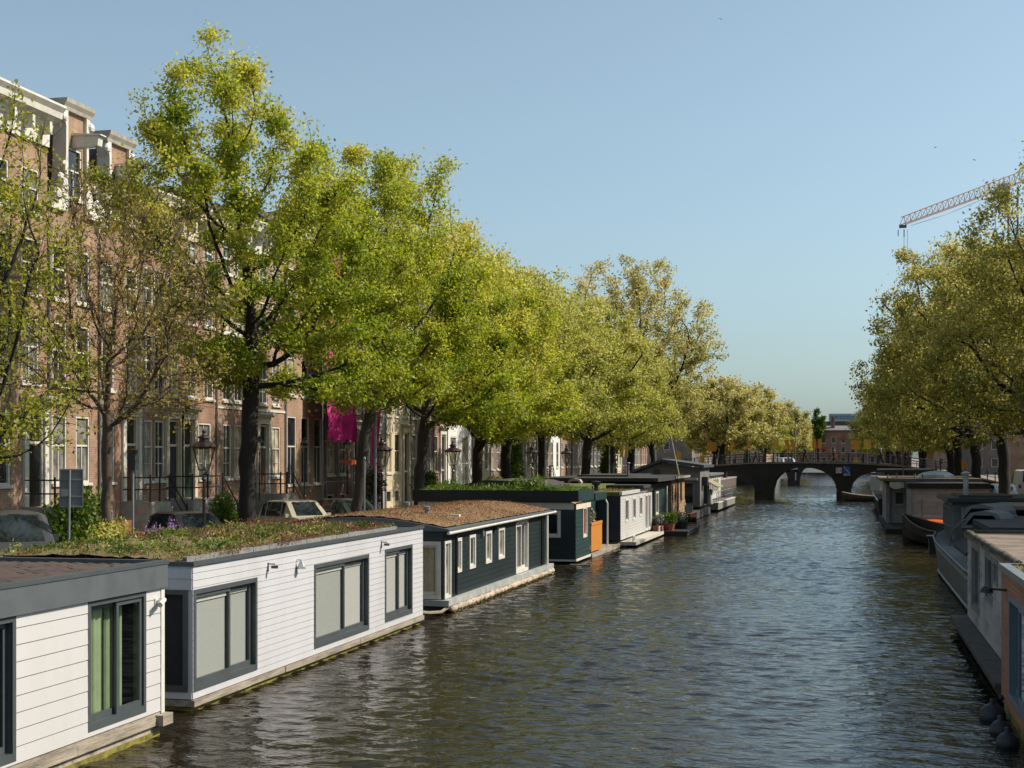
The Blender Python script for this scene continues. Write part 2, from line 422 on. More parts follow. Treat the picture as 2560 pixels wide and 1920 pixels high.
def build_trees():
    # the tall bright green tree, nearest full crown on the left quay
    make_tree('tall bright spring-green tree, highest of the left bank, dark trunk behind the white houseboat', (-20.3, 45.9, QL), 11,
              stem(7., (.2, .1), 12, .05, 1),
              [((-1.2, -.4, 14.6), (2.9, 2.9, 2.7)), ((-2.1, -1.2, 12.0), (2.9, 3.4, 2.5)), ((1.6, .6, 11.4), (3.4, 3.6, 2.9)), ((.0, -.4, 8.2), (3.3, 3.6, 2.6)), ((2.6, 1.2, 6.8), (3.2, 3.4, 2.2)), ((3.0,-.6,9.0),(2.6,2.6,2.4)), ((-1.2, -.2, 16.9), (1.8, 1.8, 1.5)), ((.9, .4, 14.0), (1.9, 2., 1.8))],
              .29, LF_GREEN, BARK_D, 1500, 92000, .135, .23, tint_up=.42, drop=.45, kill=.68)
    make_tree('bright green tree with a leaning trunk before the pink sheeted house', (-20.3, 57.3, QL), 12, stem(5.5, (.5, .3), 10, .06, 2),
              [((.6, .4, 12.6), (4.0, 4.4, 3.6)), ((1.6, 0, 7.4), (3.8, 3.8, 2.4)), ((-1, 1, 9.5), (3.6, 3.6, 2.6)), ((1.6, 1.5, 15.0), (2.6, 2.8, 1.8)), ((3.2, .6, 10), (2.4, 2.6, 2.4))],
              .24, LF_GREEN, BARK, 1200, 74000, .145, .26, tint_up=.3, drop=.4)
    make_tree('green tree forking low, in front of the cream stone house', (-20.3, 66.3, QL), 13, stem(4.3, (.1, .3), 9, .06, 3),
              [((1.0, .5, 10.0), (4.2, 4.6, 4.0)), ((1.6, .4, 6.4), (4.2, 4.4, 1.9)), ((.4, 1., 13.2), (3.2, 3.4, 2.6))],
              .27, LF_GREEN, BARK, 1100, 62000, .16, .28, tint_up=.35, tint_c=.5)
    make_tree('green and yellow tree before the white plastered house', (-20.3, 77., QL), 14, stem(4.2, (.2, .2), 9, .06, 4),
              [((1.0, .3, 9.0), (4.4, 5.0, 4.2)), ((1.6, .4, 6.0), (4.4, 4.6, 1.9)), ((.4, 1., 12.4), (3.0, 3.6, 2.6))],
              .28, LF_GREEN, BARK_D, 1000, 56000, .175, .3, tint_up=.3, tint_c=.62)
    # sparse trees at the left edge, still mostly buds
    make_tree('small brownish tree with bare upright twigs and few young leaves, behind the dark grey van', (-20.3, 36.3, QL), 15, stem(3.5, (.0, .0), 8, .03, 5),
              [((.2, -.1, 7.0), (3.4, 3.5, 3.0)), ((.2, .2, 9.2), (2.5, 2.6, 2.4)), ((.9, .1, 5.2), (2.4, 2.8, 1.2))],
              .14, LF_TWIG, mat('bark_twig', (.085, .058, .038), .95, .3, 5, .7, stretch=(1, 1, .25)), 1100, 9500, .11, .13, tip=.010, kill=.55, twig=4.2, trop=.38, tint_up=.1, drop=.3, step=.32)
    make_tree('sparse yellow-green tree cut by the left edge of the photo, trunk out of sight', (-20.4, 29.6, QL), 16, stem(3.8, (.3, .1), 8, .03, 6),
              [((-.5, .2, 7.6), (3.0, 3.2, 3.2)), ((-.2, .6, 10.2), (2.3, 2.5, 2.2)), ((.4, .7, 4.9), (2.4, 2.8, 2.2))],
              .2, LF_BUD, BARK_D, 950, 15000, .125, .16, tip=.010, kill=.55, twig=1.5, trop=.3, tint_up=.15, tint_c=.3, drop=.3, step=.32)
    # elms further along: three models, copied
    def elm(label, loc, seed, leaf, crown, h=4.6, n_leaf=36000, size=.205, r=.3, lean=(.2, 0), **k):
        return make_tree(label, loc, seed, stem(h, lean, 9, .06, seed), crown, r, leaf, BARK_D, k.pop('n_attr', 800), n_leaf, size, .30, tip=.016, kill=.85, tint_up=.25, step=.45, drop=k.pop('drop', .45), twig=k.pop('twig', .8), **k)
    LP = 'elms along the left quay'
    A = [((.4, 0, 10.2), (5.0, 5.2, 4.2)), ((1.4, 0, 6.6), (5., 5., 2.0)), ((0, .4, 13.4), (3.2, 3.4, 2.4))]
    B = [((.4, 0, 11.4), (6.4, 6.6, 4.8)), ((1.4, .5, 7.4), (6.6, 6.4, 2.6)), ((-.4, .4, 15.2), (4.4, 4.4, 3.0))]
    Cc = [((.2, 0, 8.6), (5.4, 5.4, 4.0)), ((1.6, 0, 5.4), (5.6, 5.4, 1.9)), ((0, .4, 11.4), (3.4, 3.4, 2.2))]
    a = elm('yellow-olive elm with two trunks seen beside the third street lamp', (-20.3, 84., QL), 21, LF_OLIVE, A, group=LP)
    b = elm('olive elm with a broad crown and dark open limbs, left of the tallest pale elm', (-20.3, 111., QL), 22, LF_OLIVE, [((.4, 0, 10.4), (5.6, 5.8, 4.4)), ((1.6, .5, 6.6), (6.2, 6., 2.4)), ((-.4, .4, 13.8), (3.6, 3.8, 2.4))], n_leaf=42000, size=.22, r=.36, group=LP)
    c = elm('tallest elm of the middle distance, pale with seed clusters, sky showing through', (-20., 133., QL), 23, LF_FRUIT, [((.6, 0, 14.2), (8.2, 7.6, 6.2)), ((1.4, .5, 8.0), (8.2, 6.8, 3.0)), ((-.4, .4, 19.0), (5.4, 5.0, 3.6))], h=6, n_leaf=36000, size=.265, r=.4, n_attr=1000, group=LP, drop=.5)
    d = elm('rounded pale elm whose crown overhangs the left end of the bridge', (-16.5, 190., QL+1.0), 24, LF_FRUIT, Cc, n_leaf=24000, size=.36, r=.35, group=LP, h=3.4)
    def cp(o, x, y, rz, label, s=1., g=LP):
        z = QL
        t = copy_tree(o, (x, y, z), rz, label, scale=(s, s, s)); t['group'] = g; return t
    cp(a, -20.3, 95., 2.1, 'yellow-green elm standing by the fourth street lamp', 1.02)
    cp(b, -20.3, 123.5, 1.3, 'olive elm with ivied trunk behind the brown timber houseboat', .92)
    cp(a, -20.3, 152., 4.0, 'olive elm at the corner before the left end of the bridge', .95)
    cp(d, -19.5, 214., 1.0, 'first pale elm past the bridge on the left bank', 1.05)
    cp(b, -20., 240., 2.6, 'second elm past the bridge on the left bank', .85)
    cp(d, -18., 268., 3.3, 'third elm past the bridge on the left bank', 1.3)
    cp(b, -17., 300., .4, 'greener elm near the far end of the canal on the left bank', .95)
    cp(d, -15., 335., 5., 'last round elm on the left bank before the far brick building', 1.25)
    cp(a, -13., 372., 5., 'small distant elm at the bend of the left bank', .9)
    # right bank
    RP = 'elms along the right quay'
    LR = leaf_mat('leaf_elm_right', [(0, (.14, .15, .026)), (.4, (.32, .295, .07)), (.75, (.50, .43, .13)), (1, (.64, .53, .24))], .52)
    e = elm('large near olive elm at the right edge, pale leaf tips against the sky', (10.2, 66., QL), 31, LR,
            [((-.9, 0, 12.2), (4.8, 5.0, 4.2)), ((-2.0, 1.0, 7.6), (4.8, 5.4, 2.6)), ((-.3, -.3, 16.0), (2.6, 3.0, 2.6)), ((-2.6, 2.4, 10.2), (3.0, 3.4, 3.0)), ((-3., 0, 5.4), (2.6, 4., 1.3))], n_leaf=37000, size=.175, r=.33, lean=(-.15, .1), n_attr=1200, group=RP)
    f = elm('broad elm leaning over the water on the right, its crown edge against the open sky', (10., 98., QL), 32, LR,
            [((-2.2, 0, 11.6), (6.6, 6.4, 5.2)), ((-4.2, 1., 7.4), (5.6, 6.2, 3.4)), ((-2.4, .4, 15.4), (4.6, 4.6, 2.6))], n_leaf=36000, size=.215, r=.38, lean=(-.2, .1), n_attr=1200, group=RP)
    cp(f, 10., 82., .5, 'dense elm between the two big right bank elms, trunk by the parked boat cover', .86, RP)
    cp(f, 10., 119., -.35, 'right bank elm with a thick dark trunk in front of the parked white van', .95, RP)
    cp(e, 10., 138., .5, 'right bank elm beside the yellow sign post', 1.05, RP)
    cp(f, 10.5, 155., .3, 'right bank elm nearest the right end of the bridge', .92, RP)
    g = elm('first elm past the bridge on the right bank', (9., 186., QL), 33, LR, Cc, n_leaf=24000, size=.34, r=.4, group=RP, h=3.6)
    cp(f, 10., 205., .4, 'second elm past the bridge on the right bank', 1., RP)
    cp(g, 9., 232., 2.4, 'third elm past the bridge on the right bank', 1.15, RP)
    cp(g, 9., 262., 3.4, 'fourth elm past the bridge on the right bank', 1.2, RP)
    cp(f, 9., 300., .1, 'fifth elm past the bridge on the right bank', .9, RP)
    cp(g, 9., 345., 1.4, 'last elm on the right bank before the far brick building', 1.2, RP)
    # two poplars by the far building
    po = make_tree('narrow dark poplar right of centre above the far brick building roof', (-9.5, 478., 2.), 41, stem(6, (0, 0), 8, .05, 9), [((0, 0, 12.5), (2.1, 2.1, 7.0))], .3, LF_SHRUB, BARK_D, 260, 9000, .6, .4, kill=1.2, step=.6, name='poplar_tree', group='far poplars', drop=.1)
    copy_tree(po, (-27., 490., 4.), 1.2, 'narrow dark poplar behind the last elm of the left bank')
# ------------------------------------------------------------------ setting
def build_setting():
    QX, QR = -19.3, 8.6
    # water
    m, nt, b = new_mat('water')
    b.inputs['Base Color'].default_value = (.017, .0125, .006, 1); b.inputs['Roughness'].default_value = .035; b.inputs['IOR'].default_value = 1.33
    b.inputs['Specular IOR Level'].default_value = .5
    tc = nt.nodes.new('ShaderNodeTexCoord')
    def wave(sc, st, det, dist=0.):
        mp = nt.nodes.new('ShaderNodeMapping'); mp.inputs['Scale'].default_value = st; mp.inputs['Rotation'].default_value = (0, 0, R(12))
        nt.links.new(tc.outputs['Object'], mp.inputs[0])
        n = nt.nodes.new('ShaderNodeTexNoise'); n.inputs['Scale'].default_value = sc; n.inputs['Detail'].default_value = det; n.inputs['Distortion'].default_value = dist; n.inputs['Roughness'].default_value = .5
        nt.links.new(mp.outputs[0], n.inputs['Vector']); return n.outputs[0]
    w1 = wave(3.4, (.62, 1.2, 1), 2.5, .5); w2 = wave(9., (.7, 1.1, 1), 3., .3); w3 = wave(.28, (1, .7, 1), 2.)
    def mul(a, k):
        q = nt.nodes.new('ShaderNodeMath'); q.operation = 'MULTIPLY'; nt.links.new(a, q.inputs[0])
        if isinstance(k, float): q.inputs[1].default_value = k
        else: nt.links.new(k, q.inputs[1])
        return q.outputs[0]
    def add(a, c):
        q = nt.nodes.new('ShaderNodeMath'); q.operation = 'ADD'; nt.links.new(a, q.inputs[0]); nt.links.new(c, q.inputs[1]); return q.outputs[0]
    gust = nt.nodes.new('ShaderNodeMapRange'); gust.inputs[1].default_value = .3; gust.inputs[2].default_value = .7; gust.inputs[3].default_value = .55; gust.inputs[4].default_value = 1.25
    nt.links.new(w3, gust.inputs[0])
    h = mul(add(mul(w1, 1.), mul(w2, .26)), gust.outputs[0])
    bp = nt.nodes.new('ShaderNodeBump'); bp.inputs['Strength'].default_value = 1.; bp.inputs['Distance'].default_value = .05
    nt.links.new(h, bp.inputs['Height']); nt.links.new(bp.outputs[0], b.inputs['Normal'])
    # real waves: a sum of many short wave trains running up and down the canal
    rng = np.random.default_rng(17); nw = 46
    lam = np.exp(rng.uniform(math.log(.32), math.log(1.05), nw)); kk = 2*np.pi/lam; th = rng.normal(0, .55, nw)+np.where(rng.uniform(size=nw) < .8, R(95), R(-70)); ph = rng.uniform(0, 6.283, nw); am = .027/kk
    ys = np.concatenate([[-60., -20., 8.], np.arange(14., 70., .085), np.arange(70., 170., .2), np.arange(170., 330., .6), np.arange(330, 471, 5.)]); xs = np.concatenate([np.arange(QX-.5, QR+.5, .14), [QR+.5]])
    GX, GY = np.meshgrid(xs, ys); Z = np.zeros_like(GX)
    for i in range(nw): Z += am[i]*np.cos(kk[i]*(GX*math.cos(th[i])+GY*math.sin(th[i]))+ph[i])
    gz = .78+.34*np.sin(GX*.21+1.3*np.sin(GY*.09))*np.sin(GY*.17+.6*np.sin(GX*.3))+.18*np.sin(GY*.05+GX*.1)
    Z *= gz; Z[:, 0] = 0; Z[:, -1] = 0
    ny, nx = GX.shape; V = np.stack([GX, GY, Z], -1).reshape(-1, 3)
    idx = (np.arange(ny-1)[:, None]*nx+np.arange(nx-1)[None, :]).ravel(); Fq = np.stack([idx, idx+1, idx+nx+1, idx+nx], 1).astype(np.int32)
    me = bpy.data.meshes.new('water'); me.vertices.add(len(V)); me.vertices.foreach_set('co', V.astype(np.float32).ravel()); me.loops.add(Fq.size); me.loops.foreach_set('vertex_index', Fq.ravel()); me.polygons.add(len(Fq)); me.polygons.foreach_set('loop_start', np.arange(0, Fq.size, 4, dtype=np.int32)); me.polygons.foreach_set('use_smooth', np.ones(len(Fq), bool)); me.update(calc_edges=True); me.materials.append(m)
    wo = bpy.data.objects.new('water', me); COL.objects.link(wo); WORLD['water'] = (0, 0, 0)
    tag(wo, 'dark rippled canal water', 'water', kind='structure')
    # ground: one sheet either side of the canal and beyond its far end
    gm = mat('ground_paving', (.21, .175, .145), .9, .25, 1.5, .4)
    g = MB()
    for (x0, x1) in ((-2500, QX-.35), (QR+.35, 2500)): g.quad((x0, -400, QL), (x1, -400, QL), (x1, 470, QL), (x0, 470, QL))
    g.quad((-2500, 470, QL), (2500, 470, QL), (2500, 6000, QL), (-2500, 6000, QL))
    tag(g.build('ground', gm), 'ground of the city on both banks', 'ground', kind='structure')
    sm = brick_mat('street_clinker', (.17, .105, .08), (.12, .075, .06), (.11, .095, .08), 1.)
    for x0, x1, nm in ((-24.8, -21.4, 'road'), (10.9, 15.4, 'road')):
        r = MB(); r.quad((x0, -40, QL+.006), (x1, -40, QL+.006), (x1, 400, QL+.006), (x0, 400, QL+.006))
        tag(r.build(nm, sm), None, 'road', kind='structure')
    pv = mat('pavement_slabs', (.24, .215, .19), .9, .2, 2, .3)
    for x0, x1, nm in ((-28.4, -24.8, 'pavement'), (15.4, 19., 'pavement')):
        r = MB(); r.box(x0, x1, -40, 400, QL-.2, QL+.12); tag(r.build(nm, pv), None, 'pavement', kind='structure')
    # quay walls with a stone coping
    for x, s, lab in ((QX, 1, 'brick quay wall of the left bank behind the houseboats, stone coping on top'), (QR, -1, 'brick quay wall of the right bank in the shade, stone coping on top')):
        t = thing('quay_wall', lab, 'quay wall', (x, 200, 0))
        b1 = MB(); b1.box(x-.34*s, x, -60, 470, -1, QL-.18); b1.build('wall_face', brick_mat('quay_brick', (.13, .085, .065), (.09, .06, .05), (.12, .1, .085)), t)
        c = MB(); c.box(x-.5*s, x+.06*s, -60, 470, QL-.176, QL+.03); c.build('coping', mat('coping_stone', (.27, .25, .22), .85, .2, 4, .4), t)

# ------------------------------------------------------------------ houses
WHITE = mat('white_paint', (.60, .57, .50), .5, .10, 2.5)
CREAM = mat('cream_paint', (.58, .50, .37), .55, .12, 2.)
GREYST = mat('grey_stone', (.30, .275, .24), .85, .2, 3, .4)
IRON = mat('black_iron', (.012, .012, .013), .45, .2, 5)
ROOFT = mat('roof_tiles_dark', (.055, .045, .042), .75, .25, 4, .5)
ZINC = mat('zinc', (.20, .215, .23), .5, .15, 3, metal=.3)
PANES = [pane_mat('pane_dark', (.012, .014, .016)), pane_mat('pane_mid', (.035, .035, .034)), pane_mat('pane_curtain', (.22, .20, .17), .12)]
CURT = [PANES[2], pane_mat('pane_cream_curtain', (.34, .29, .21), .1), pane_mat('pane_grey_blind', (.12, .12, .115), .1), pane_mat('pane_net', (.16, .155, .14), .07)]
BR = {'a': brick_mat('brick_brown', (.37, .215, .135), (.27, .15, .098), (.35, .275, .205)),
      'b': brick_mat('brick_red', (.34, .175, .112), (.25, .125, .083), (.32, .245, .18)),
      'c': brick_mat('brick_dark', (.23, .155, .12), (.17, .11, .09), (.22, .18, .15)),
      'd': brick_mat('brick_grey', (.22, .17, .135), (.16, .125, .10), (.20, .17, .145)),
      'e': brick_mat('brick_black', (.045, .04, .04), (.03, .028, .028), (.06, .055, .05)),
      'w': mat('white_plaster', (.66, .64, .60), .75, .08, 1.2, .15), 'k': mat('cream_stucco', (.55, .46, .32), .75, .1, 1.3, .15),
      'g': mat('grey_stucco', (.36, .34, .31), .75, .12, 1.3, .15)}
DOORS = [mat('door_green', (.012, .035, .026), .35, .1), mat('door_blue', (.015, .022, .05), .35, .1), mat('door_black', (.015, .014, .013), .3, .1), mat('door_brown', (.09, .04, .02), .4, .2)]
WCACHE = {}
def win_obj(parent, F, u0, u1, v0, v1, style, frame_m, pane_m, sill=True):
    """window > pane, sill ; meshes shared between equal windows"""
    w, h = round(u1-u0, 2), round(v1-v0, 2); o, U, Nn = F
    key = (w, h, style, frame_m.name, pane_m.name, Nn[0], Nn[1], sill)
    pos = Vector((o[0]+U[0]*u0, o[1]+U[1]*u0, o[2]+v0)); po = Vector(WORLD[parent.name])
    F0 = ((0, 0, 0), U, Nn)
    if key not in WCACHE:
        a = MB(); f = .085
        ring(a, F0, 0, w, 0, h, f, -.14, -.02)
        if style in ('sash', 'bars', 'wide'):
            rail = h*.56; a.fbox(F0, f, w-f, rail-.04, rail+.03, -.125, -.05)
            if style == 'bars':
                a.fbox(F0, w/2-.02, w/2+.02, f, rail-.04, -.12, -.06); a.fbox(F0, w/2-.02, w/2+.02, rail+.03, h-f, -.12, -.06)
                a.fbox(F0, f, w/2-.02, rail*.5-.015, rail*.5+.015, -.12, -.065); a.fbox(F0, w/2+.02, w-f, rail*.5-.015, rail*.5+.015, -.12, -.065)
            elif style == 'wide': a.fbox(F0, w/2-.03, w/2+.03, f, rail-.04, -.12, -.06)
            else: a.fbox(F0, w/2-.02, w/2+.02, f, rail-.04, -.12, -.06)
        p = MB(); p.fbox(F0, f*.7, w-f*.7, f*.7, h-f*.7, -.115, -.10)
        tmp = [a.build('window', frame_m), p.build('pane', pane_m)]
        if sill:
            s = MB(); s.fbox(F0, -.08, w+.08, -.11, 0, -.13, .09); tmp.append(s.build('sill', WHITE))
        WCACHE[key] = (tmp[0].data, tmp[1].data, tmp[2].data if sill else None)
        for q in tmp: bpy.data.objects.remove(q)
    fd, pd, sd = WCACHE[key]
    ob = bpy.data.objects.new('window', fd); COL.objects.link(ob); ob.parent = parent; ob.location = pos-po
    q = bpy.data.objects.new('pane', pd); COL.objects.link(q); q.parent = ob
    if sd is not None:
        q = bpy.data.objects.new('sill', sd); COL.objects.link(q); q.parent = ob
    return ob
def house(label, y0, y1, top, brick, bays, rows, doors=(), gable='cornice', x=-28.5, sign=1, ww=1.05, style='sash', frame=None, trim=None, ground=None, stoop=True, hoist=True, depth=9., name='canal_house', cat='house', curtain=.3, roof=True, gv=(2.35, 4.9), neck=None, nh=4.0, basement=True, group='houses along the left quay'):
    """top = height of the main wall over the street; bays = window centres (u); rows = (sill, head) per upper floor; doors = door centres"""
    frame = frame or WHITE; trim = trim or WHITE; W = y1-y0; rnd = random.Random(int(y0*10))
    t = thing(name, label, cat, (x, (y0+y1)/2, QL), group)
    F = frame_x(x, y0, QL, sign); bm_ = BR[brick]
    ops = []; dop = []; wins = []
    gb = ground if ground is not None else [(b, ww*1.05) for b in bays if all(abs(b-d) > ww*.5+.75 for d in doors)]
    for b, w in gb: wins.append((b-w/2, b+w/2, gv[0], gv[1], 'wide' if w > 1.6 else style))
    for (s, h) in rows:
        for b in bays: wins.append((b-ww/2, b+ww/2, s, h, style))
    if basement:
        for b, w in gb: wins.append((b-w*.45, b+w*.45, .45, 1.25, 'plain'))
    ops = [w[:4] for w in wins]
    dv0 = 1.55 if stoop else .12
    for d in doors: dop.append((d-.52, d+.52, dv0, gv[1]+.05))
    wl = MB(); cut_wall(wl, F, W, top, ops+dop, .16)
    xb = x-sign*depth; z0, z1 = QL, QL+top
    xi = x-sign*.001
    wl.quad((x, y0, z0), (xb, y0, z0), (xb, y0, z1), (x, y0, z1)); wl.quad((x, y1, z0), (x, y1, z1), (xb, y1, z1), (xb, y1, z0)); wl.quad((xb, y0, z0), (xb, y1, z0), (xb, y1, z1), (xb, y0, z1))
    wl.build('wall', bm_, t)
    bk = MB(); bk.fbox(F, .05, W-.05, .05, top-.05, -.5, -.22); bk.build('interior', PANES[0], t)
    for (a, b, c, d, st) in wins:
        win_obj(t, F, a, b, c, d, st, frame, CURT[rnd.randint(0, 3)] if rnd.random() < curtain+.1 else PANES[rnd.randint(0, 1)], sill=(st != 'plain'))
    for i, (a, b, c, d) in enumerate(dop):
        dm = DOORS[rnd.randint(0, 3)]
        q = MB(); th = c+2.25
        q.fbox(F, a+.07, b-.07, c, th, -.16, -.09)
        for k in (.18, 1.2): q.fbox(F, a+.22, b-.22, c+k, c+k+.8, -.09, -.07)
        dr = q.build('door', dm, t)
        k = MB(); k.lathe([(.0, -.03), (.03, 0), (.0, .03)], (x-sign*.05, y0+b-.2, QL+c+1.05), 6); k.build('knob', mat('brass', (.5, .35, .12), .3, .1, metal=1), dr)
        q = MB(); q.fbox(F, a+.07, b-.07, th+.1, d-.07, -.14, -.12); q.build('transom', PANES[0], t)
        q = MB(); q.fbox(F, a, a+.07, c, d, -.16, .0); q.fbox(F, b-.07, b, c, d, -.16, .0); q.fbox(F, a+.07, b-.07, d-.07, d, -.16, 0); q.fbox(F, a+.07, b-.07, th, th+.1, -.16, -.05)
        q.fbox(F, a-.26, a-.003, c, d+.05, -.01, .10); q.fbox(F, b+.003, b+.26, c, d+.05, -.01, .10)
        q.fbox(F, a-.30, b+.30, d+.053, d+.40, -.01, .11); q.fbox(F, a-.38, b+.38, d+.403, d+.50, -.01, .24); q.fbox(F, a-.46, b+.46, d+.503, d+.60, -.01, .34)
        q.build('door_surround', trim, t)
    if stoop and doors:
        for d in doors[:1] if len(doors) == 1 or abs(doors[0]-doors[-1]) < 2 else doors:
            d2 = doors[-1] if len(doors) > 1 and abs(doors[0]-doors[-1]) < 2 else d
            q = MB(); pa, pb = d-.85, d2+.85
            q.fbox(F, pa, pb, 0.12, 1.53, .004, 1.35)
            for s in range(6): q.fbox(F, pb+.002+s*.27, pb+.27+s*.27, .12, 1.53-(s+1)*.215, .25, 1.3)
            q.build('stoop', GREYST, t)
            r = MB(); o = F[0]
            def W3(u, v, n): return (o[0]+sign*n, o[1]+u, o[2]+v)
            for h in (.5, .98): r.tube([W3(pa+.05, 1.53+h, .1), W3(pa+.05, 1.53+h, 1.28), W3(pb, 1.53+h, 1.28), W3(pb+1.6, .2+h, 1.28)], .03, 5)
            for u in (pa+.05, (pa+pb)/2, pb): r.tube([W3(u, 1.5, 1.28), W3(u, 2.62, 1.28)], .045, 6)
            r.tube([W3(pb+1.6, .1, 1.28), W3(pb+1.6, 1.3, 1.28)], .055, 6)
            r.lathe([(.0, -.06), (.05, 0), (0, .06)], W3(pb+1.6, 1.34, 1.28), 6)
            r.build('railing', IRON, t)
    # band between the floors
    q = MB(); v = gv[1]+.72
    if brick in 'abcd' and rnd.random() < .4: q.fbox(F, .0, W, v, v+.12, -.01, .05); q.build('string_course', trim, t)
    # gable
    def P3(u, v, n): return (x+sign*n, y0+u, QL+v)
    if gable == 'cornice':
        pr = [(-.02, top-.65), (.10, top-.65), (.12, top-.1), (.22, top-.02), (.26, top+.16), (.62, top+.34), (.66, top+.55), (.8, top+.72), (.8, top+.8), (-.02, top+.8)]
        q = MB(); q.prism([(x+sign*n, QL+v) for n, v in (pr if sign > 0 else pr[::-1])], y0+.01, y1-.01, 'y'); q.build('cornice', trim, t)
        nb = max(2, int(W/1.1)); q = MB(); q.fbox(((0, 0, 0), F[1], F[2]), -.08, .08, top-.3, top+.14, .12, .5); br = q.build('bracket', trim); brm = br.data; bpy.data.objects.remove(br)
        for k in range(nb):
            ob = bpy.data.objects.new('bracket', brm); COL.objects.link(ob); ob.parent = t; ob.location = Vector((x, y0+(k+.5)*W/nb, QL))-Vector(WORLD[t.name])
        tz = top+.8
    elif gable == 'neck':
        u0, u1 = neck or (W/2-1.15, W/2+1.15)
        q = MB(); cut_wall(q, ((x, y0+u0, QL+top), F[1], F[2]), u1-u0, nh, [((u1-u0)/2-.5, (u1-u0)/2+.5, .5, 2.4)], .16)
        q.quad(P3(u0, top, 0), P3(u0, top+nh, 0), P3(u0, top+nh, -.5), P3(u0, top, -.5)); q.quad(P3(u1, top, 0), P3(u1, top, -.5), P3(u1, top+nh, -.5), P3(u1, top+nh, 0)); q.quad(P3(u0, top, -.5), P3(u0, top+nh, -.5), P3(u1, top+nh, -.5), P3(u1, top, -.5))
        q.build('gable_wall', bm_, t)
        win_obj(t, ((x, y0+u0, QL+top), F[1], F[2]), (u1-u0)/2-.5, (u1-u0)/2+.5, .5, 2.4, 'sash', frame, PANES[0])
        q = MB()
        for s, ue in ((-1, u0), (1, u1)):
            pts = []
            prof = [(.0, nh), (.26, nh), (.24, nh-.3), (.14, nh-.6), (.16, nh-1.7), (.26, nh-2.6), (.55, nh-3.3), (.95, nh-3.8), (1.15 if (ue-1.15 > 0 if s < 0 else ue+1.15 < W) else .95, 0), (0, 0)]
            poly = [(y0+ue+s*(d-.09), QL+top+v) for d, v in prof]
            if s > 0: poly = poly[::-1]
            q.prism(poly, x-sign*.42, x+sign*.13, 'x')
            for k, (d, v, r_) in enumerate(((.7, .45, .26), (.45, 1.1, .2), (.3, 1.7, .14), (.22, nh-.3, .2))):
                c = P3(ue+s*d, top+v, .13); q.lathe([(.02, -r_), (r_*.8, -r_*.6), (r_, 0), (r_*.8, r_*.6), (.02, r_)], c, 8, sx=.6)
        q.build('scroll', trim, t)
        pr = [(-.5, nh), (.14, nh), (.18, nh+.12), (.28, nh+.26), (.32, nh+.40), (-.5, nh+.40)]
        q = MB(); q.prism([(x+sign*n, QL+top+v) for n, v in pr], y0+u0-.28, y0+u1+.28, 'y'); q.build('gable_cap', mat('gable_cap_stone', (.42, .38, .32), .8, .2, 3), t)
        q = MB(); q.fbox(F, 0, u0, top-.12, top+.1, -.3, .18); q.fbox(F, u1, W, top-.12, top+.1, -.3, .18); q.build('shoulder', trim, t)
        tz = top+.1
    else: tz = top
    if hoist:
        hz = top-.0 if gable == 'cornice' else top+nh-1.3
        uc = W/2 if gable != 'neck' else (u0+u1)/2
        if gable == 'cornice': hz = top+.02
        q = MB(); q.prism([(x, QL+hz), (x+sign*1.05, QL+hz+.06), (x+sign*1.1, QL+hz+.42), (x, QL+hz+.46)], y0+uc-.17, y0+uc+.17, 'y'); q.prism([(x, QL+hz+.462), (x+sign*1.2, QL+hz+.422), (x+sign*1.2, QL+hz+.47), (x, QL+hz+.56)], y0+uc-.22, y0+uc+.22, 'y')
        hb = q.build('hoist_beam', trim, t)
        q = MB(); q.tube([P3(uc, hz+.06, .9), P3(uc, hz-.08, .9), P3(uc+.06, hz-.2, .9), P3(uc, hz-.28, .9), P3(uc-.07, hz-.2, .9)], .022, 5); q.build('hook', IRON, hb)
    if roof:
        q = MB(); i = .15
        if gable == 'neck':
            yc = y0+W/2; rz = top+3.4
            q.prism([(y0+.02, QL+tz-.1), (y1-.02, QL+tz-.1), (yc, QL+rz)], x-sign*.5, xb, 'x')
        else:
            q.prism([(x-sign*.3, QL+tz-.85), (x-sign*.3, QL+tz-.1), (x-sign*2.2, QL+tz+1.2), (xb+sign*2, QL+tz+1.2), (xb, QL+tz-.3), (xb, QL+tz-.85)], y0+.02, y1-.02, 'y')
        rf = q.build('roof', ROOFT, t)
        if rnd.random() < .7:
            q = MB(); cy = y0+rnd.choice([.6, W-.6]); q.box(x-sign*4.5, x-sign*5.3, cy-.4, cy+.4, QL+tz-.1, QL+tz+3.2); q.box(x-sign*4.4, x-sign*5.4, cy-.46, cy+.46, QL+tz+3.2, QL+tz+3.36); q.build('chimney', BR['c'], rf)
    # drainpipe at the party wall
    q = MB(); q.tube([P3(.06, .1, .07), P3(.06, top-.7, .07)], .05, 6); q.build('drainpipe', ZINC, t)
    return t
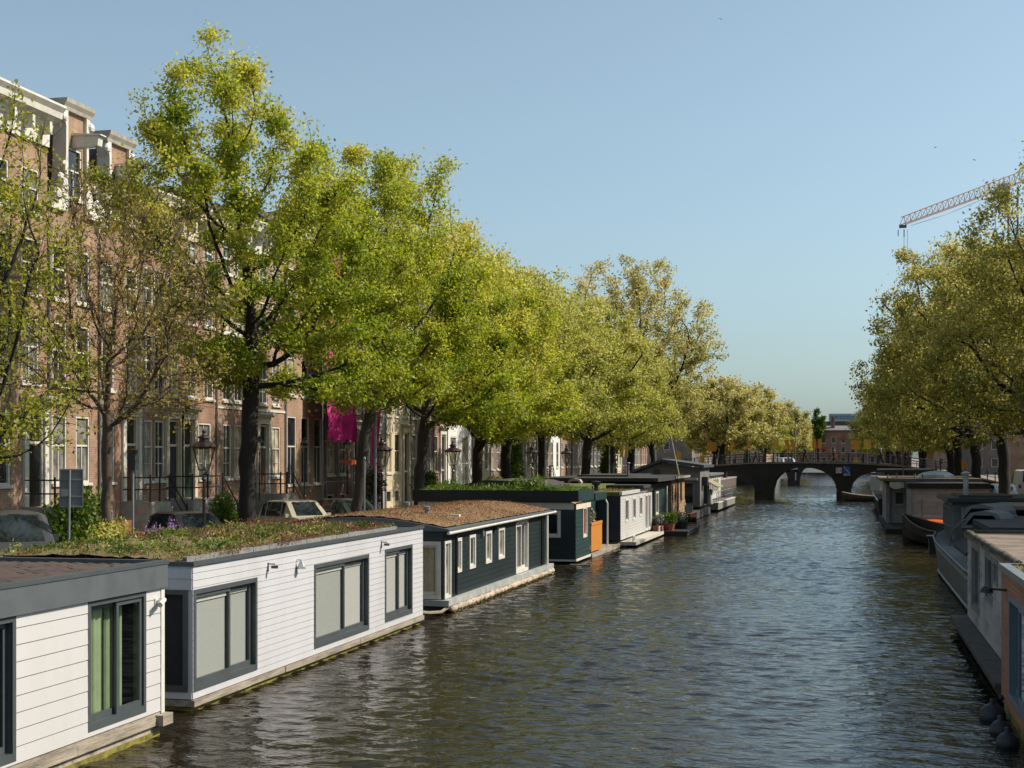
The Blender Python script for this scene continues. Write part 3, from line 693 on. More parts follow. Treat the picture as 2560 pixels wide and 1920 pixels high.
def build_houses():
    R4 = [(6., 8.35), (9.2, 11.2), (12.1, 13.7)]
    house('brown brick house at the left edge with a broad white cornice and large dark window', 35.6, 46.7, 15.3, 'a', [1.4, 3.6, 5.9, 8.1, 10.0], R4, (10.3,), ground=[(1.6, 1.2), (4, 1.2), (7.6, 2.3)], ww=1.1, style='wide')
    house('narrow brown house with a white scrolled neck gable, next to the broad cornice house', 46.7, 50.3, 12.6, 'a', [.85, 2.5], [(6., 8.35), (9.2, 11.2)], (), 'neck', neck=(1.15, 2.65), nh=3.7, ww=.95, stoop=False)
    house('narrow brown neck gable house, second of the pair, partly behind the tall bright tree', 50.3, 53.8, 12.4, 'b', [.8, 2.7], [(6., 8.35), (9.2, 11.0)], (2.65,), 'neck', neck=(.75, 2.35), nh=3.4, ww=.95)
    house('red brick house with two white door cases side by side and a long stoop railing', 53.8, 60.9, 13.6, 'b', [.55, 1.65, 2.9, 4.7, 6.4], [(6., 8.5), (9.3, 11.3), (12., 13.2)], (2.9, 4.3), ground=[(.55, .9), (1.65, .9), (6., 1.3)], ww=.98, trim=CREAM, style='bars')
    house('brown house with white sashes and one white door case beside the tall dark trunk', 60.9, 69.2, 14., 'a', [1.3, 2.6, 5.6, 7.2], [(6., 8.2), (9.2, 11.1), (12., 13.3)], (5.5,), ww=1., ground=[(1.3, .95), (2.6, .95), (7.2, 1.1)], style='bars')
    house('brown house with three tall dark ground floor windows and a white first floor balcony band', 69.2, 75., 14.6, 'a', [1., 2.9, 4.8], [(6.6, 8.6), (9.4, 11.3), (12., 13.3)], (), ww=1.1, ground=[(1., 1.2), (2.9, 1.2), (4.8, 1.2)], gv=(1.9, 5.5), stoop=False, basement=False)
    house('brown house covered by the pink scaffold sheet', 75., 81.2, 15.2, 'c', [1.1, 3., 5.], R4, (5.2,), ww=1.1, ground=[(1., 1.2), (3., 1.2)], style='bars', stoop=False)
    house('grey plastered house between the pink sheeted house and the cream stone one', 81.2, 85.6, 14.4, 'g', [.9, 2.2, 3.5], R4, (), ww=.85, stoop=False)
    house('cream stone house with a rusticated ground floor', 85.6, 90.9, 14.8, 'k', [.9, 2.6, 4.4], R4, (4.4,), ww=1., trim=CREAM, frame=CREAM, stoop=False)
    house('grey house with tall pale window frames right of the cream stone house', 90.9, 96.3, 13.8, 'd', [1., 2.7, 4.4], [(6., 8.35), (9.2, 11.2), (11.9, 13.)], (), ww=1.15, gv=(1.2, 4.9), stoop=False, basement=False)
    house('narrow red brown house with a white framed low door', 96.3, 99.8, 12.4, 'b', [.85, 2.6], [(6., 8.35), (9.2, 11.2)], (2.5,), 'neck', neck=(.6, 2.9), ww=.9, stoop=False)
    house('white plastered house with a dark many-paned entrance', 99.8, 107., 14.5, 'w', [1., 2.8, 4.6, 6.3], R4, (), ww=1., ground=[(1.9, 1.6), (5.3, 1.9)], gv=(.3, 4.9), style='bars', stoop=False, basement=False)
    sp = [('cream house with brown shop window behind the fourth elm', 'k', 5.6, 14.2, 'cornice'), ('grey brick house with white windows left of the green ivied house', 'd', 6.2, 14.6, 'cornice'),
          ('dark brick neck gable house beside the ivied front', 'c', 5.4, 12.6, 'neck'), ('cream house with tall windows behind the third and fourth lamps', 'k', 6., 13.9, 'cornice'), ('brown brick house with stone steps climbing to its door', 'a', 6.4, 14.8, 'cornice'),
          ('white house half hidden by the olive elms', 'w', 5.2, 13.6, 'cornice'), ('red brick house behind the brown timber houseboat', 'b', 6.4, 14.4, 'cornice'), ('grey neck gable house behind the olive elms', 'd', 5.6, 12.6, 'neck'),
          ('dark brick house in shade behind the grey gabled houseboat', 'e', 7.6, 14.6, 'cornice'), ('black brick corner house with white sashes at the left bridge ramp', 'e', 7.4, 14.4, 'cornice')]
    y = 107.
    for lab, bk, w, tp, gb in sp:
        nb = 3 if w > 5.3 else 2
        house(lab, y, y+w, tp, bk, [w*(k+.5)/nb for k in range(nb)], R4 if gb == 'cornice' else R4[:2], (w*.5/nb,) if bk in 'ka' else (), gb, ww=1.05, style='bars', stoop=bk in 'a')
        y += w
    y += 5
    sp2 = [('cream corner house just beyond the bridge on the left bank', 'k'), ('brown brick house second beyond the bridge on the left bank', 'a'), ('grey brick house third beyond the bridge on the left bank', 'd'), ('red brick house fourth beyond the bridge on the left bank', 'b'), ('white house fifth beyond the bridge on the left bank', 'w')]
    for lab, bk in sp2:
        house(lab, y, y+8.5, 14.2, bk, [1.2, 3.2, 5.3, 7.3], R4, (), ww=1.1, stoop=False, hoist=False); y += 8.5
    # right bank behind trees; near ones raised and first two added to shade boats
    sp3 = [('unseen dark brick house past the right edge, added to shade the right bank boats', 'c', 46, 8, 16.5), ('unseen tall brown brick house added behind the barge to shade the right bank boats', 'a', 54, 8, 17.), ('dark brick house behind the nearest right bank elm', 'c', 62, 9, 17.), ('brown house behind the right bank trees with a pale graffitied shop front', 'a', 84, 9, 16.5), ('grey house behind the thick dark trunk on the right bank', 'd', 106, 9, 16.), ('red house behind the white van on the right bank', 'b', 122, 9, 15.5),
           ('dark house behind the yellow signs on the right bank', 'c', 138, 9, 12.5), ('brick corner house at the right end of the bridge', 'a', 153, 9, 13), ('brown house beyond the bridge on the right bank', 'a', 184, 10, 12)]
    for lab, bk, yy, w, tp in sp3:
        house(lab, yy, yy+w, tp, bk, [w*(k+.5)/4 for k in range(4)], [(5.4, 7.4), (8.6, 10.4)]+([(11.8, 13.4)] if tp > 15 else []), (), x=19.2, sign=-1, ww=1.1, stoop=False, hoist=False, group='houses along the right quay')
# ------------------------------------------------------------------ houseboats
GREYP = mat('grey_frame_paint', (.065, .075, .078), .4, .10, 3)
GREYF = mat('grey_fascia', (.085, .095, .098), .55, .14, 1.6, .05)
WOODW = mat('weathered_timber', (.30, .25, .19), .85, .35, 5, .6, stretch=(1, .2, 1.6))
CONC = mat('hull_concrete', (.33, .29, .23), .9, .25, 3, .5, c2=(.15, .12, .07))
ALGAE = mat('algae', (.20, .17, .03), .6, .35, 5, .5, c2=(.09, .08, .02))
WSIDE = mat('white_boards', (.535, .515, .50), .45, .05, 1.1, c2=(.515, .495, .47), stretch=(1, .9, .3))
WSIDE2 = mat('white_boards_b', (.505, .495, .50), .45, .06, 1.1, c2=(.465, .455, .45), stretch=(1, .9, .3))
GLASS = glass_mat('window_glass')
DARKIN = mat('dark_interior', (.02, .02, .02), .9, .1, 3)
BLIND = mat('roller_blind', (.36, .365, .34), .8, .05, 8, stretch=(1, 1, 8))
BLINDW = mat('roller_blind_white', (.50, .485, .465), .8, .04, 8, stretch=(1, 1, 8))
DGREEN = mat('dark_green_boards', (.014, .024, .025), .42, .16, 2., spec=.5)
DGREEN2 = mat('green_boards', (.016, .042, .038), .45, .18, 2.)
BLACKP = mat('black_fascia', (.008, .008, .009), .45, .2, 2)
CREAMT = mat('cream_trim', (.66, .60, .50), .55, .08, 3)
BITUM = mat('roofing_felt', (.035, .031, .029), .85, .3, 2.5, .5)
def sliding(parent, F, u0, u1, v0, v1, fm, left, right, mid=.5, name='sliding_window', proud='left', fr=.09):
    """two leaf sliding window: frame > leaves with glass, blind or curtain behind"""
    a = MB(); ring(a, F, u0, u1, v0, v1, fr, -.16, .035, .12)
    w = a.build(name, fm, parent)
    um = u0+(u1-u0)*mid
    q = MB(); q.fquad(F, [(u0+.02, v0+.02, -.75), (u1-.02, v0+.02, -.75), (u1-.02, v1-.02, -.75), (u0+.02, v1-.02, -.75)])
    q.fquad(F, [(u0+.02, v0+.02, -.75), (u0+.02, v1-.02, -.75), (u0+.02, v1-.02, -.165), (u0+.02, v0+.02, -.165)]); q.fquad(F, [(u1-.02, v0+.02, -.75), (u1-.02, v1-.02, -.75), (u1-.02, v1-.02, -.165), (u1-.02, v0+.02, -.165)])
    q.fquad(F, [(u0+.02, v0+.02, -.75), (u0+.02, v0+.02, -.165), (u1-.02, v0+.02, -.165), (u1-.02, v0+.02, -.75)]); q.fquad(F, [(u0+.02, v1-.02, -.75), (u0+.02, v1-.02, -.165), (u1-.02, v1-.02, -.165), (u1-.02, v1-.02, -.75)])
    q.build('recess', DARKIN, w)
    for side, (a0, a1), beh in (('left', (u0+fr, um+.04), left), ('right', (um-.04, u1-fr), right)):
        n0, n1 = ((-.05, .0) if side == proud else (-.12, -.07))
        b0, b1 = v0+.122, v1-fr-.002
        q = MB(); ring(q, F, a0+.003, a1-.003, b0, b1, .075, n0, n1, .10); q.build('leaf', fm, w)
        q = MB(); nm = (n0+n1)/2; q.fquad(F, [(a0+.07, b0+.09, nm), (a1-.07, b0+.09, nm), (a1-.07, b1-.07, nm), (a0+.07, b1-.07, nm)]); q.build('pane', GLASS, w)
        if beh is None: continue
        kind, m = beh
        q = MB(); nb = n0-.03
        if kind == 'blind':
            q.fquad(F, [(a0+.05, b0+.08, nb), (a1-.05, b0+.08, nb), (a1-.05, b1-.11, nb), (a0+.05, b1-.11, nb)]); q.build('blind', m, w)
            q = MB(); q.fbox(F, a0+.08, a1-.08, b1-.16, b1-.085, nb+.002, nb+.03); q.build('blind_rail', WHITE, w)
        else:
            c0, c1 = (a0+.06, a1-.05) if kind == 'curtain' else (a0+.06, a0+(a1-a0)*.72)
            k = int((c1-c0)/.022); pts = []
            for i in range(k+1):
                u = c0+(c1-c0)*i/k; pts.append((u, -.26+.035*math.sin(i*.85+math.sin(i*.31)*1.3)))
            for (p, q_) in zip(pts[:-1], pts[1:]): q.fquad(F, [(p[0], v0+.1, p[1]), (q_[0], v0+.1, q_[1]), (q_[0], v1-.12, q_[1]), (p[0], v1-.12, p[1])])
            q.build('curtain', m, w, smooth=True)
    return w
def small_window(parent, F, u0, u1, v0, v1, fm, pane=None, fr=.08, name='window', dn=0.):
    if dn: F = ((F[0][0]+F[2][0]*dn, F[0][1]+F[2][1]*dn, F[0][2]), F[1], F[2])
    a = MB(); ring(a, F, u0, u1, v0, v1, fr, -.1, .045); w = a.build(name, fm, parent)
    q = MB(); ring(q, F, u0+fr+.002, u1-fr-.002, v0+fr+.002, v1-fr-.002, .05, -.06, -.01); q.build('sash', fm, w)
    q = MB(); q.fbox(F, u0+fr+.03, u1-fr-.03, v0+fr+.03, v1-fr-.03, -.05, -.04); q.build('pane', pane or PANES[1], w)
    return w
def planting(parent, area, n, size, m, seed, h=.12, clump=14, name='roof_plants', z=None, tint_c=.5, sig=.35):
    """low plants spread over a roof, denser in clumps"""
    rng = np.random.default_rng(seed); x0, x1, y0, y1 = area
    c = np.stack([rng.uniform(x0, x1, clump), rng.uniform(y0, y1, clump), rng.uniform(.3, 1., clump), rng.uniform(.05, .95, clump)], 1)
    w = rng.integers(0, clump, n)
    pos = np.stack([c[w, 0]+rng.normal(0, sig, n), c[w, 1]+rng.normal(0, sig*1.5, n), np.zeros(n)], 1)
    u = rng.uniform(size=n) < .45
    pos[u, 0] = rng.uniform(x0, x1, u.sum()); pos[u, 1] = rng.uniform(y0, y1, u.sum())
    pos[:, 0] = np.clip(pos[:, 0], x0, x1); pos[:, 1] = np.clip(pos[:, 1], y0, y1)
    hh = np.where(u, .25, c[w, 2])*h
    zz = z(pos[:, 0], pos[:, 1]) if callable(z) else z
    pos[:, 2] = zz+rng.uniform(0, 1, n)**1.4*hh
    o = leaf_mesh(name, pos, size, m, parent, up=-.7, tint=c[w, 3]*.8+.1, aspect=.4, seed=seed)
    o['kind'] = 'stuff'; return o
SEDUM = leaf_mat('sedum_leaf', [(0, (.15, .06, .04)), (.4, (.19, .095, .05)), (.6, (.23, .18, .05)), (.8, (.14, .20, .02)), (1, (.25, .29, .05))], .2, .7)
MOSS = mat('sedum_mat', (.15, .075, .035), .95, .45, 1.8, 1., c2=(.17, .14, .035), bscale=30)
MOSSG = mat('green_roof_mat', (.10, .12, .025), .95, .4, 2.5, 1., c2=(.11, .06, .03), bscale=30)
def bracket_lamp(parent, p, name='wall_lamp'):
    q = MB(); x, y, z = p
    q.tube([(x, y, z), (x+.16, y, z), (x+.16, y, z-.02)], .014, 5); q.box(x+.09, x+.22, y-.035, y+.035, z-.09, z-.03); q.tube([(x+.01, y, z+.03), (x+.01, y, z-.16)], .014, 5); q.build(name, GREYP, parent)
def build_left_boats():
    LB = 'houseboats moored along the left quay'
    # ---- white boat at the lower left with grey fascia
    X = -11.36
    t = thing('houseboat', 'white boarded houseboat in the lower left corner with grey fascia and green curtains', 'houseboat', (-13.8, 17, 0), LB)
    F = frame_x(X, 8., .40); E = 22.17
    O = [(7.6, 9.77, .06, 2.1), (11.71, 13.56, .09, 2.1)]
    q = MB(); cut_wall(q, F, E-8., 2.12, O, .16)
    planks(q, F, 0, E-8.-.10, .02, 2.12, .238, [(o[0]-.0, o[1]+.0, o[2], o[3]) for o in O], gap=.014, t1=.03, slant=.004)
    q.box(-16.2, X-.001, E-.02, E, .4, 2.52); q.box(-16.2, -16.18, 8, E, .4, 2.52)
    q.build('wall', WSIDE, t)
    q = MB(); q.fbox(F, E-8.-.098, E-8.+.02, -.02, 2.11, -.02, .045); q.build('corner_post', WHITE, t)
    q = MB(); q.box(X-.04, X+.085, 8, E+.06, 2.505, 2.90); q.box(-16.3, X-.042, E-.03, E+.06, 2.505, 2.90); q.build('fascia', GREYF, t)
    q = MB(); q.box(X-.08, X+.10, 8, E+.08, 2.902, 2.965); q.box(-16.3, X-.082, E-.06, E+.08, 2.902, 2.965); q.build('fascia_cap', GREYP, t)
    # shingle roof: overlapping courses of felt shingles
    q = MB(); rn = random.Random(3); xx = -16.25; zf = lambda x: 2.87+.0*(x)
    k = 0
    while xx < X-.1:
        x1 = min(xx+.24, X-.09); yy = 8.+(k % 2)*.25
        while yy < E-.07:
            y1 = min(yy+.5+rn.uniform(-.03, .03), E-.065); dz = rn.uniform(0, .012)
            q.quad((xx, yy, 2.905+dz), (x1, yy, 2.875+dz*.3), (x1, y1-.012, 2.875+dz*.3), (xx, y1-.012, 2.905+dz)); q.quad((xx, yy, 2.86), (xx, yy, 2.905+dz), (xx, y1-.012, 2.905+dz), (xx, y1-.012, 2.86))
            yy = y1
        xx = x1; k += 1
    q.quad((-16.25, 8, 2.858), (X-.09, 8, 2.858), (X-.09, E-.065, 2.858), (-16.25, E-.065, 2.858))
    q.build('roof', mat('brown_shingles', (.06, .038, .029), .95, .35, 2.2, .5, c2=(.036, .025, .021)), t)
    GC = mat('green_curtain', (.34, .43, .24), .8, .1, 3)
    sliding(t, F, O[1][0], O[1][1], O[1][2], O[1][3], GREYP, ('curtain', GC), ('half', GC), .52, proud='right', fr=.085)
    sliding(t, F, O[0][0], O[0][1], O[0][2], O[0][3], GREYP, None, None, .5, proud='left', fr=.085)
    q = MB(); q.box(-16.2, X-.03, 8, E-.03, -.4, .27); q.build('hull', CONC, t)
    q = MB(); q.box(X-.029, X-.006, 8, E-.05, -.3, .085); q.build('algae_line', ALGAE, t)
    q = MB()
    yy = 8.
    for L in (3.2, 3.0, 2.6, 2.6, 2.7): q.box(X-.03, X+.04, yy, min(yy+L-.01, E-.02), .20, .335); yy += L
    q.box(X-.03, X+.02, 8, E-.05, .34, .398); q.build('rubbing_strake', WOODW, t)
    q = MB(); q.box(X-.02, X+.16, E-.26, E+.10, .19, .37); q.build('mooring_block', WOODW, t)
    q = MB(); c = (X+.03, 21.93, 2.28)
    q.box(X+.02, X+.05, 21.85, 21.95, 2.20, 2.34); q.tube([(X+.05, 21.9, 2.3), (X+.16, 21.9, 2.3)], .018, 6); q.tube([(X+.13, 22.0, 2.31), (X+.19, 21.74, 2.25)], [.042, .045], 10); q.build('security_camera', WHITE, t)
    # ---- second white boat, sedum roof
    X = -11.80; Y0, Y1 = 24.22, 38.82
    t = thing('houseboat', 'long white houseboat with three grey sliding windows, drawn blinds and a planted sedum roof', 'houseboat', (-14.3, 31, 0), LB)
    F = frame_x(X, Y0, .24); H = 2.46
    O = [(.02, 2.92, .13, 2.02), (6.12, 9.90, .13, 2.04), (11.18, 13.58, .16, 2.07)]
    q = MB(); cut_wall(q, F, Y1-Y0, H, O, .16)
    planks(q, F, 0, Y1-Y0, .0, H, .137, O, gap=.009, t1=.022, slant=.004)
    G = frame_y(Y0, -16.4, .24); OW = [(1.9, 4.52, .13, 2.02)]
    cut_wall(q, G, 4.6, H, OW, .16); planks(q, G, 0, 4.6, 2.02, H, .137*1.5, (), gap=.01, t1=.022); planks(q, G, 0, 1.9, 0, 2.02, .2, (), gap=.01, t1=.022); planks(q, G, 1.9, 4.6, 0, .13, .13, (), t1=.022)
    q.box(-16.4, -16.38, Y0, Y1, .24, 2.7); q.box(-16.4, X, Y1-.02, Y1, .24, 2.7)
    q.build('wall', WSIDE2, t)
    B1, B2 = ('blind', BLIND), ('blind', BLINDW)
    sliding(t, F, *O[0], GREYP, B1, B1, .56); sliding(t, F, *O[1], GREYP, B1, B2, .54); sliding(t, F, *O[2], GREYP, B2, B2, .52)
    sliding(t, G, *OW[0], GREYP, None, ('blind', mat('blind_slats', (.34, .35, .35), .7, .1, 5)), .5, name='end_window')
    q = MB(); q.box(X-.02, X+.06, Y0-.05, Y1+.03, 2.702, 2.78); q.box(-16.45, X-.022, Y0-.05, Y0+.04, 2.702, 2.78); q.box(-16.45, X-.022, Y1-.05, Y1+.03, 2.702, 2.78); q.build('roof_edge', GREYP, t)
    q = MB(); q.box(-16.4, X-.021, Y0+.041, Y1-.051, 2.6, 2.735); q.build('roof', BITUM, t)
    q = MB(); rn = random.Random(5); y = Y0+.4
    while y < Y1-1.5:
        L = rn.uniform(.85, 1.1); q.box(X-.42, X-.30, y, min(y+L-.02, Y1-1.4), 2.737, 2.83+rn.uniform(-.01, .01)); y += L
    q.build('kerb_stones', mat('kerb_grey', (.2, .195, .185), .85, .2, 4, .3), t)
    q = MB(); n = 26; rn = random.Random(9)
    xs = [-16.3+(X-.44+16.3)*i/n for i in range(n+1)]; ys = [Y0+.12+(Y1-1.45-Y0-.12)*i/70 for i in range(71)]
    hz = [[2.76+.06*math.sin(i*.9+j*.31)*math.sin(j*.4)+rn.uniform(0, .05)+.09*math.sin(math.pi*i/n) for j in range(71)] for i in range(n+1)]
    for i in range(n):
        for j in range(70): q.quad((xs[i], ys[j], hz[i][j]), (xs[i+1], ys[j], hz[i+1][j]), (xs[i+1], ys[j+1], hz[i+1][j+1]), (xs[i], ys[j+1], hz[i][j+1]))
    q.build('sedum_bed', mat('sedum_bed', (.13, .085, .035), .95, .4, 2.5, 1., c2=(.12, .13, .03), bscale=30), t, smooth=True)
    SRED = leaf_mat('sedum_red_leaf', [(0, (.12, .045, .035)), (.5, (.20, .09, .055)), (.85, (.24, .15, .06)), (1, (.2, .2, .05))], .2, .7)
    planting(t, (-16.3, X-.34, Y0+.15, Y1-1.5), 34000, .05, SEDUM, 6, h=.13, clump=60, z=2.80, sig=.4)
    planting(t, (-16.3, X-.40, Y0+5.5, Y1-1.5), 24000, .06, SRED, 62, h=.20, clump=34, z=2.82, sig=.42, name='red_sedum')
    planting(t, (-16.0, X-.25, Y0+.2, Y0+6), 5000, .05, SRED, 63, h=.14, clump=12, z=2.80, sig=.25, name='red_sedum')
    planting(t, (-16.3, X-.5, Y0+.3, Y1-1.6), 700, .085, LF_OLIVE, 64, h=.30, clump=26, z=2.84, sig=.06, name='tall_stems')
    planting(t, (-16.3, X-.6, Y0+.3, Y1-2.5), 5000, .085, LF_SHRUB, 61, h=.22, clump=26, z=2.86, name='green_tufts', sig=.16)
    q = MB(); q.box(-16.35, X-.04, Y0+.05, Y1-.03, -.4, .10); q.build('hull', ALGAE, t)
    q = MB(); y = Y0-.02; rn = random.Random(2)
    while y < Y1:
        L = rn.uniform(1.8, 2.6); q.box(X-.06, X+.05+rn.uniform(-.012, .012), y, min(y+L-.012, Y1+.05), .10, .222); y += L
    q.box(-16.4, X-.062, Y0-.02, Y0+.06, .1, .222); q.build('rubbing_strake', WOODW, t)
    bracket_lamp(t, (X+.02, 27.7, 2.49)); bracket_lamp(t, (X+.02, 35.1, 2.52))
    q = MB(); q.lathe([(.10, -.17), (.085, -.12), (.03, 0), (.015, .02)], (X+.13, 29.3, 2.44), 10); q.tube([(X, 29.3, 2.47), (X+.12, 29.3, 2.46)], .014, 5); q.build('cone_lamp', mat('steel', (.55, .53, .5), .3, .1, metal=1), t)
    # ---- dark green boat with arched moss roof
    X = -11.88; Y0, Y1 = 41.25, 56.6; XB = -17.25
    t = thing('houseboat', 'dark green boarded houseboat with an arched red-brown moss roof and narrow white windows', 'houseboat', (-14.5, 49, 0), LB)
    F = frame_x(X, Y0, .42); H = 2.12
    q = MB(); O = [(.06, .76, .02, 1.76), (1.35, 2.0, .7, 1.78), (2.95, 3.72, .7, 1.80), (5.05, 5.88, .72, 1.82), (6.85, 7.75, .74, 1.84), (9.55, 11.6, .02, 1.92)]
    cut_wall(q, F, Y1-Y0, H, O, .12); planks(q, F, 0, Y1-Y0, 0, H, .165, [(o[0]-.0, o[1]+.0, o[2], o[3]) for o in O], gap=.012, t1=.025, slant=.014)
    G = frame_y(Y0, XB, .42); OW = [(3.2, 5.30, .02, 1.76)]
    cut_wall(q, G, XB*-1+X, H, OW, .12); planks(q, G, 0, 3.2, 0, H, .165, (), t1=.025); planks(q, G, 3.2, X-XB, 1.76, H, .165, (), t1=.025)
    q.box(XB, XB+.02, Y0, Y1, .42, 2.54); q.box(XB, X, Y1-.02, Y1, .42, 2.54)
    q.build('wall', DGREEN, t)
    q = MB(); nar = 14; arch = [(XB-.15+(X+.25-XB+.15)*i/nar, 2.56+.34*math.sin(math.pi*i/nar)) for i in range(nar+1)]
    q.prism(arch+[(X+.25, 2.50), (XB-.15, 2.50)], Y0-.25, Y1+.12, 'y'); q.build('roof', GREYF, t)
    zr = lambda x: 2.575+.34*np.sin(np.pi*np.clip((x-XB+.15)/(X+.25-XB+.15), 0, 1))
    q = MB(); rn = random.Random(4); nx, ny = 40, 60
    gx = [XB-.02+(X+.12-XB+.02)*i/nx for i in range(nx+1)]; gy = [Y0-.12+(Y1+.05-Y0+.12)*i/ny for i in range(ny+1)]
    gz = [[float(zr(x))+rn.uniform(0.01, .045) for _ in gy] for x in gx]
    for i in range(nx):
        for j in range(ny): q.quad((gx[i], gy[j], gz[i][j]), (gx[i+1], gy[j], gz[i+1][j]), (gx[i+1], gy[j+1], gz[i+1][j+1]), (gx[i], gy[j+1], gz[i][j+1]))
    q.build('moss_layer', mat('red_moss', (.19, .095, .045), .97, .3, 2.0, 1., c2=(.20, .16, .065), bscale=26), t, smooth=True)
    planting(t, (XB, X+.08, Y0-.1, Y1), 26000, .05, leaf_mat('red_sedum', [(0, (.16, .05, .025)), (.5, (.23, .12, .055)), (.85, (.26, .20, .08)), (1, (.2, .2, .04))], .15, .8), 8, h=.07, clump=70, z=lambda x, y: zr(x)+.02, sig=.5)
    q = MB()
    for (x, y) in ((-13.4, 44.6), (-14.9, 47.2)): z = float(zr(x)); q.lathe([(.07, 0), (.07, .14), (.12, .15), (.13, .26), (.02, .28)], (x, y, z), 8)
    q.build('roof_vent', ZINC, t)
    q = MB(); q.box(-12.8, -12.5, 45.3, 45.5, float(zr(-12.6)), float(zr(-12.6))+.09); q.build('vent_cap', WHITE, t)
    q = MB(); q.tube([(X+.22, Y0-.2, 2.44), (X+.22, Y1+.5, 2.50)], .05, 8); q.build('gutter', WHITE, t)
    for i, o in enumerate(O[1:5]): small_window(t, F, *o, WHITE, PANES[2] if i != 1 else PANES[1], fr=.10)
    CC = mat('cream_curtain', (.62, .52, .33), .8, .15, 3)
    small_window(t, F, *O[0], WHITE, PANES[2], fr=.08, name='corner_window'); sliding(t, F, *O[5], WHITE, ('curtain', BLINDW), ('curtain', BLINDW), .5, name='terrace_door', fr=.10)
    sliding(t, G, *OW[0], CREAMT, ('curtain', CC), ('curtain', CC), .5, name='end_window', fr=.12)
    q = MB(); q.fbox(F, 9.6, 11.55, 1.93, 2.02, .03, .06); q.build('door_head', WHITE, t)
    q = MB(); q.tube([(X+.2, 42.35, 2.42), (X+.1, 42.4, 2.3), (X+.09, 42.42, .48)], .045, 8); q.tube([(X+.09, 55.05, 2.4), (X+.09, 55.05, .45)], .045, 8); q.build('downpipe', BLACKP, t)
    q = MB(); q.tube([(X+.13, 55.75, 2.45), (X+.13, 55.75, .45)], .075, 8); q.build('white_pipe', CREAMT, t)
    q = MB(); q.box(X+.02, X+.10, 45.72, 45.88, 2.1, 2.32); q.build('wall_lamp', ZINC, t); q = MB(); q.box(X+.02, X+.16, 47.38, 47.62, 2.22, 2.36); q.build('wall_lamp', BLACKP, t)
    q = MB(); q.box(XB, X+.22, Y0-.15, Y1+.15, .24, .418); q.build('walkway', mat('walkway_grey', (.34, .35, .33), .7, .2, 3, .2), t)
    q = MB(); q.box(XB+.1, X+.0, Y0+.02, Y1, -.4, .238); q.build('hull', mat('hull_dark', (.05, .045, .035), .8, .3, 4), t)
    rn = random.Random(8); pts = []; y = Y0+.15; rad = []
    while y < Y1+.1: pts.append((X+.19+rn.uniform(-.015, .015), y, .13+rn.uniform(-.02, .02))); rad.append(.10+rn.uniform(-.02, .025)); y += .16
    q = MB(); q.tube(pts, rad, 8); q.build('mooring_roll', mat('worn_canvas', (.42, .33, .25), .95, .35, 5, .8, c2=(.22, .17, .11)), t, smooth=True)
    pos = np.array([[X+.22+rn.uniform(-.02, .05), rn.uniform(Y0+.2, Y1), rn.uniform(-.02, .09)] for _ in range(3500)]); o = leaf_mesh('waterline_weed', pos, .08, leaf_mat('weed', [(0, (.05, .045, .01)), (1, (.15, .14, .03))], .2), t, up=.6); o['kind'] = 'stuff'
    q = MB(); q.tube([(X+.12, Y0+.2, .2), (X+.1, Y0-.6, .12), (-11.85, Y0-1.6, .2), (-11.85, 38.9, .3)], .05, 6)
    tag(q.build('mooring_rope', mat('rope', (.30, .24, .17), .95, .3, 20, .9), None, (X, 40, .1)), 'thick mooring rope slung between the white sedum-roofed and dark green houseboats', 'rope')
    # ---- taller green boat with black fascia
    Y0, Y1 = 61.9, 66.0; X = -11.75; XB = -19.0
    t = thing('houseboat', 'dark green houseboat with a black roof fascia, cream band and a grassy roof', 'houseboat', (-15, 66, 0), LB)
    F = frame_x(X, Y0, .22); G = frame_y(Y0, XB, .22)
    q = MB(); O = [(1.75, 2.75, .85, 2.25)]; cut_wall(q, F, 3.6, 2.46, O, .12); planks(q, F, 0, 3.6, 0, 2.46, .2, O, gap=.014, t1=.03, slant=.018)
    q.build('side_wall', DGREEN2, t)
    q = MB(); OE = [(4.4, 6.6, .95, 2.15)]; cut_wall(q, G, X-XB, 2.46, OE, .12); planks(q, G, 0, X-XB, 0, 2.46, .2, OE, gap=.014, t1=.03); q.quad((XB, Y0, .22), (XB, 84., .22), (XB, 84., 2.6), (XB, Y0, 2.6))
    q.box(XB, X-1.2, 84., 84.1, .2, 2.6); q.build('end_wall', DGREEN, t)
    q = MB(); q.box(XB, X-.05, Y0-.06, Y0-.035, 2.42, 2.72); q.box(X+.035, X+.06, Y0-.06, Y0+3.6, 2.42, 2.72); q.build('cream_band', CREAMT, t)
    q = MB(); q.box(XB-.2, X+.18, Y0-.25, Y0-.1, 2.76, 3.26); q.build('fascia', BLACKP, t)
    q = MB(); q.box(X+.05, X+.18, Y0-.098, Y0+3.75, 2.76, 3.26); q.box(X-1.6, X+.048, Y0+3.6, Y0+3.75, 2.76, 3.26); q.build('green_fascia', DGREEN2, t)
    q = MB(); q.box(XB-.2, X+.045, Y0-.095, Y0+3.59, 2.9, 3.22); q.box(XB-.2, X-1.65, Y0+3.6, 85., 2.9, 3.2); q.build('roof', MOSSG, t)
    q = MB(); q.prism([(XB+.2, 3.22), (-13.2, 3.22), (-14.6, 3.62), (-16.4, 3.68)], Y0+2.2, Y0+9., 'y'); q.build('skylight_ridge', mat('felt_ridge', (.05, .035, .03), .8, .3, 3), t)
    planting(t, (XB, X+.03, Y0, Y0+3.5), 9000, .09, LF_SHRUB, 13, h=.22, clump=24, z=3.23)
    planting(t, (-17.6, -13, Y0+.2, Y0+1.6), 1600, .16, LF_SHRUB, 14, h=.75, clump=5, z=3.23, name='roof_tufts', sig=.22)
    WR = mat('red_window_frame', (.15, .012, .014), .45, .15, 3)
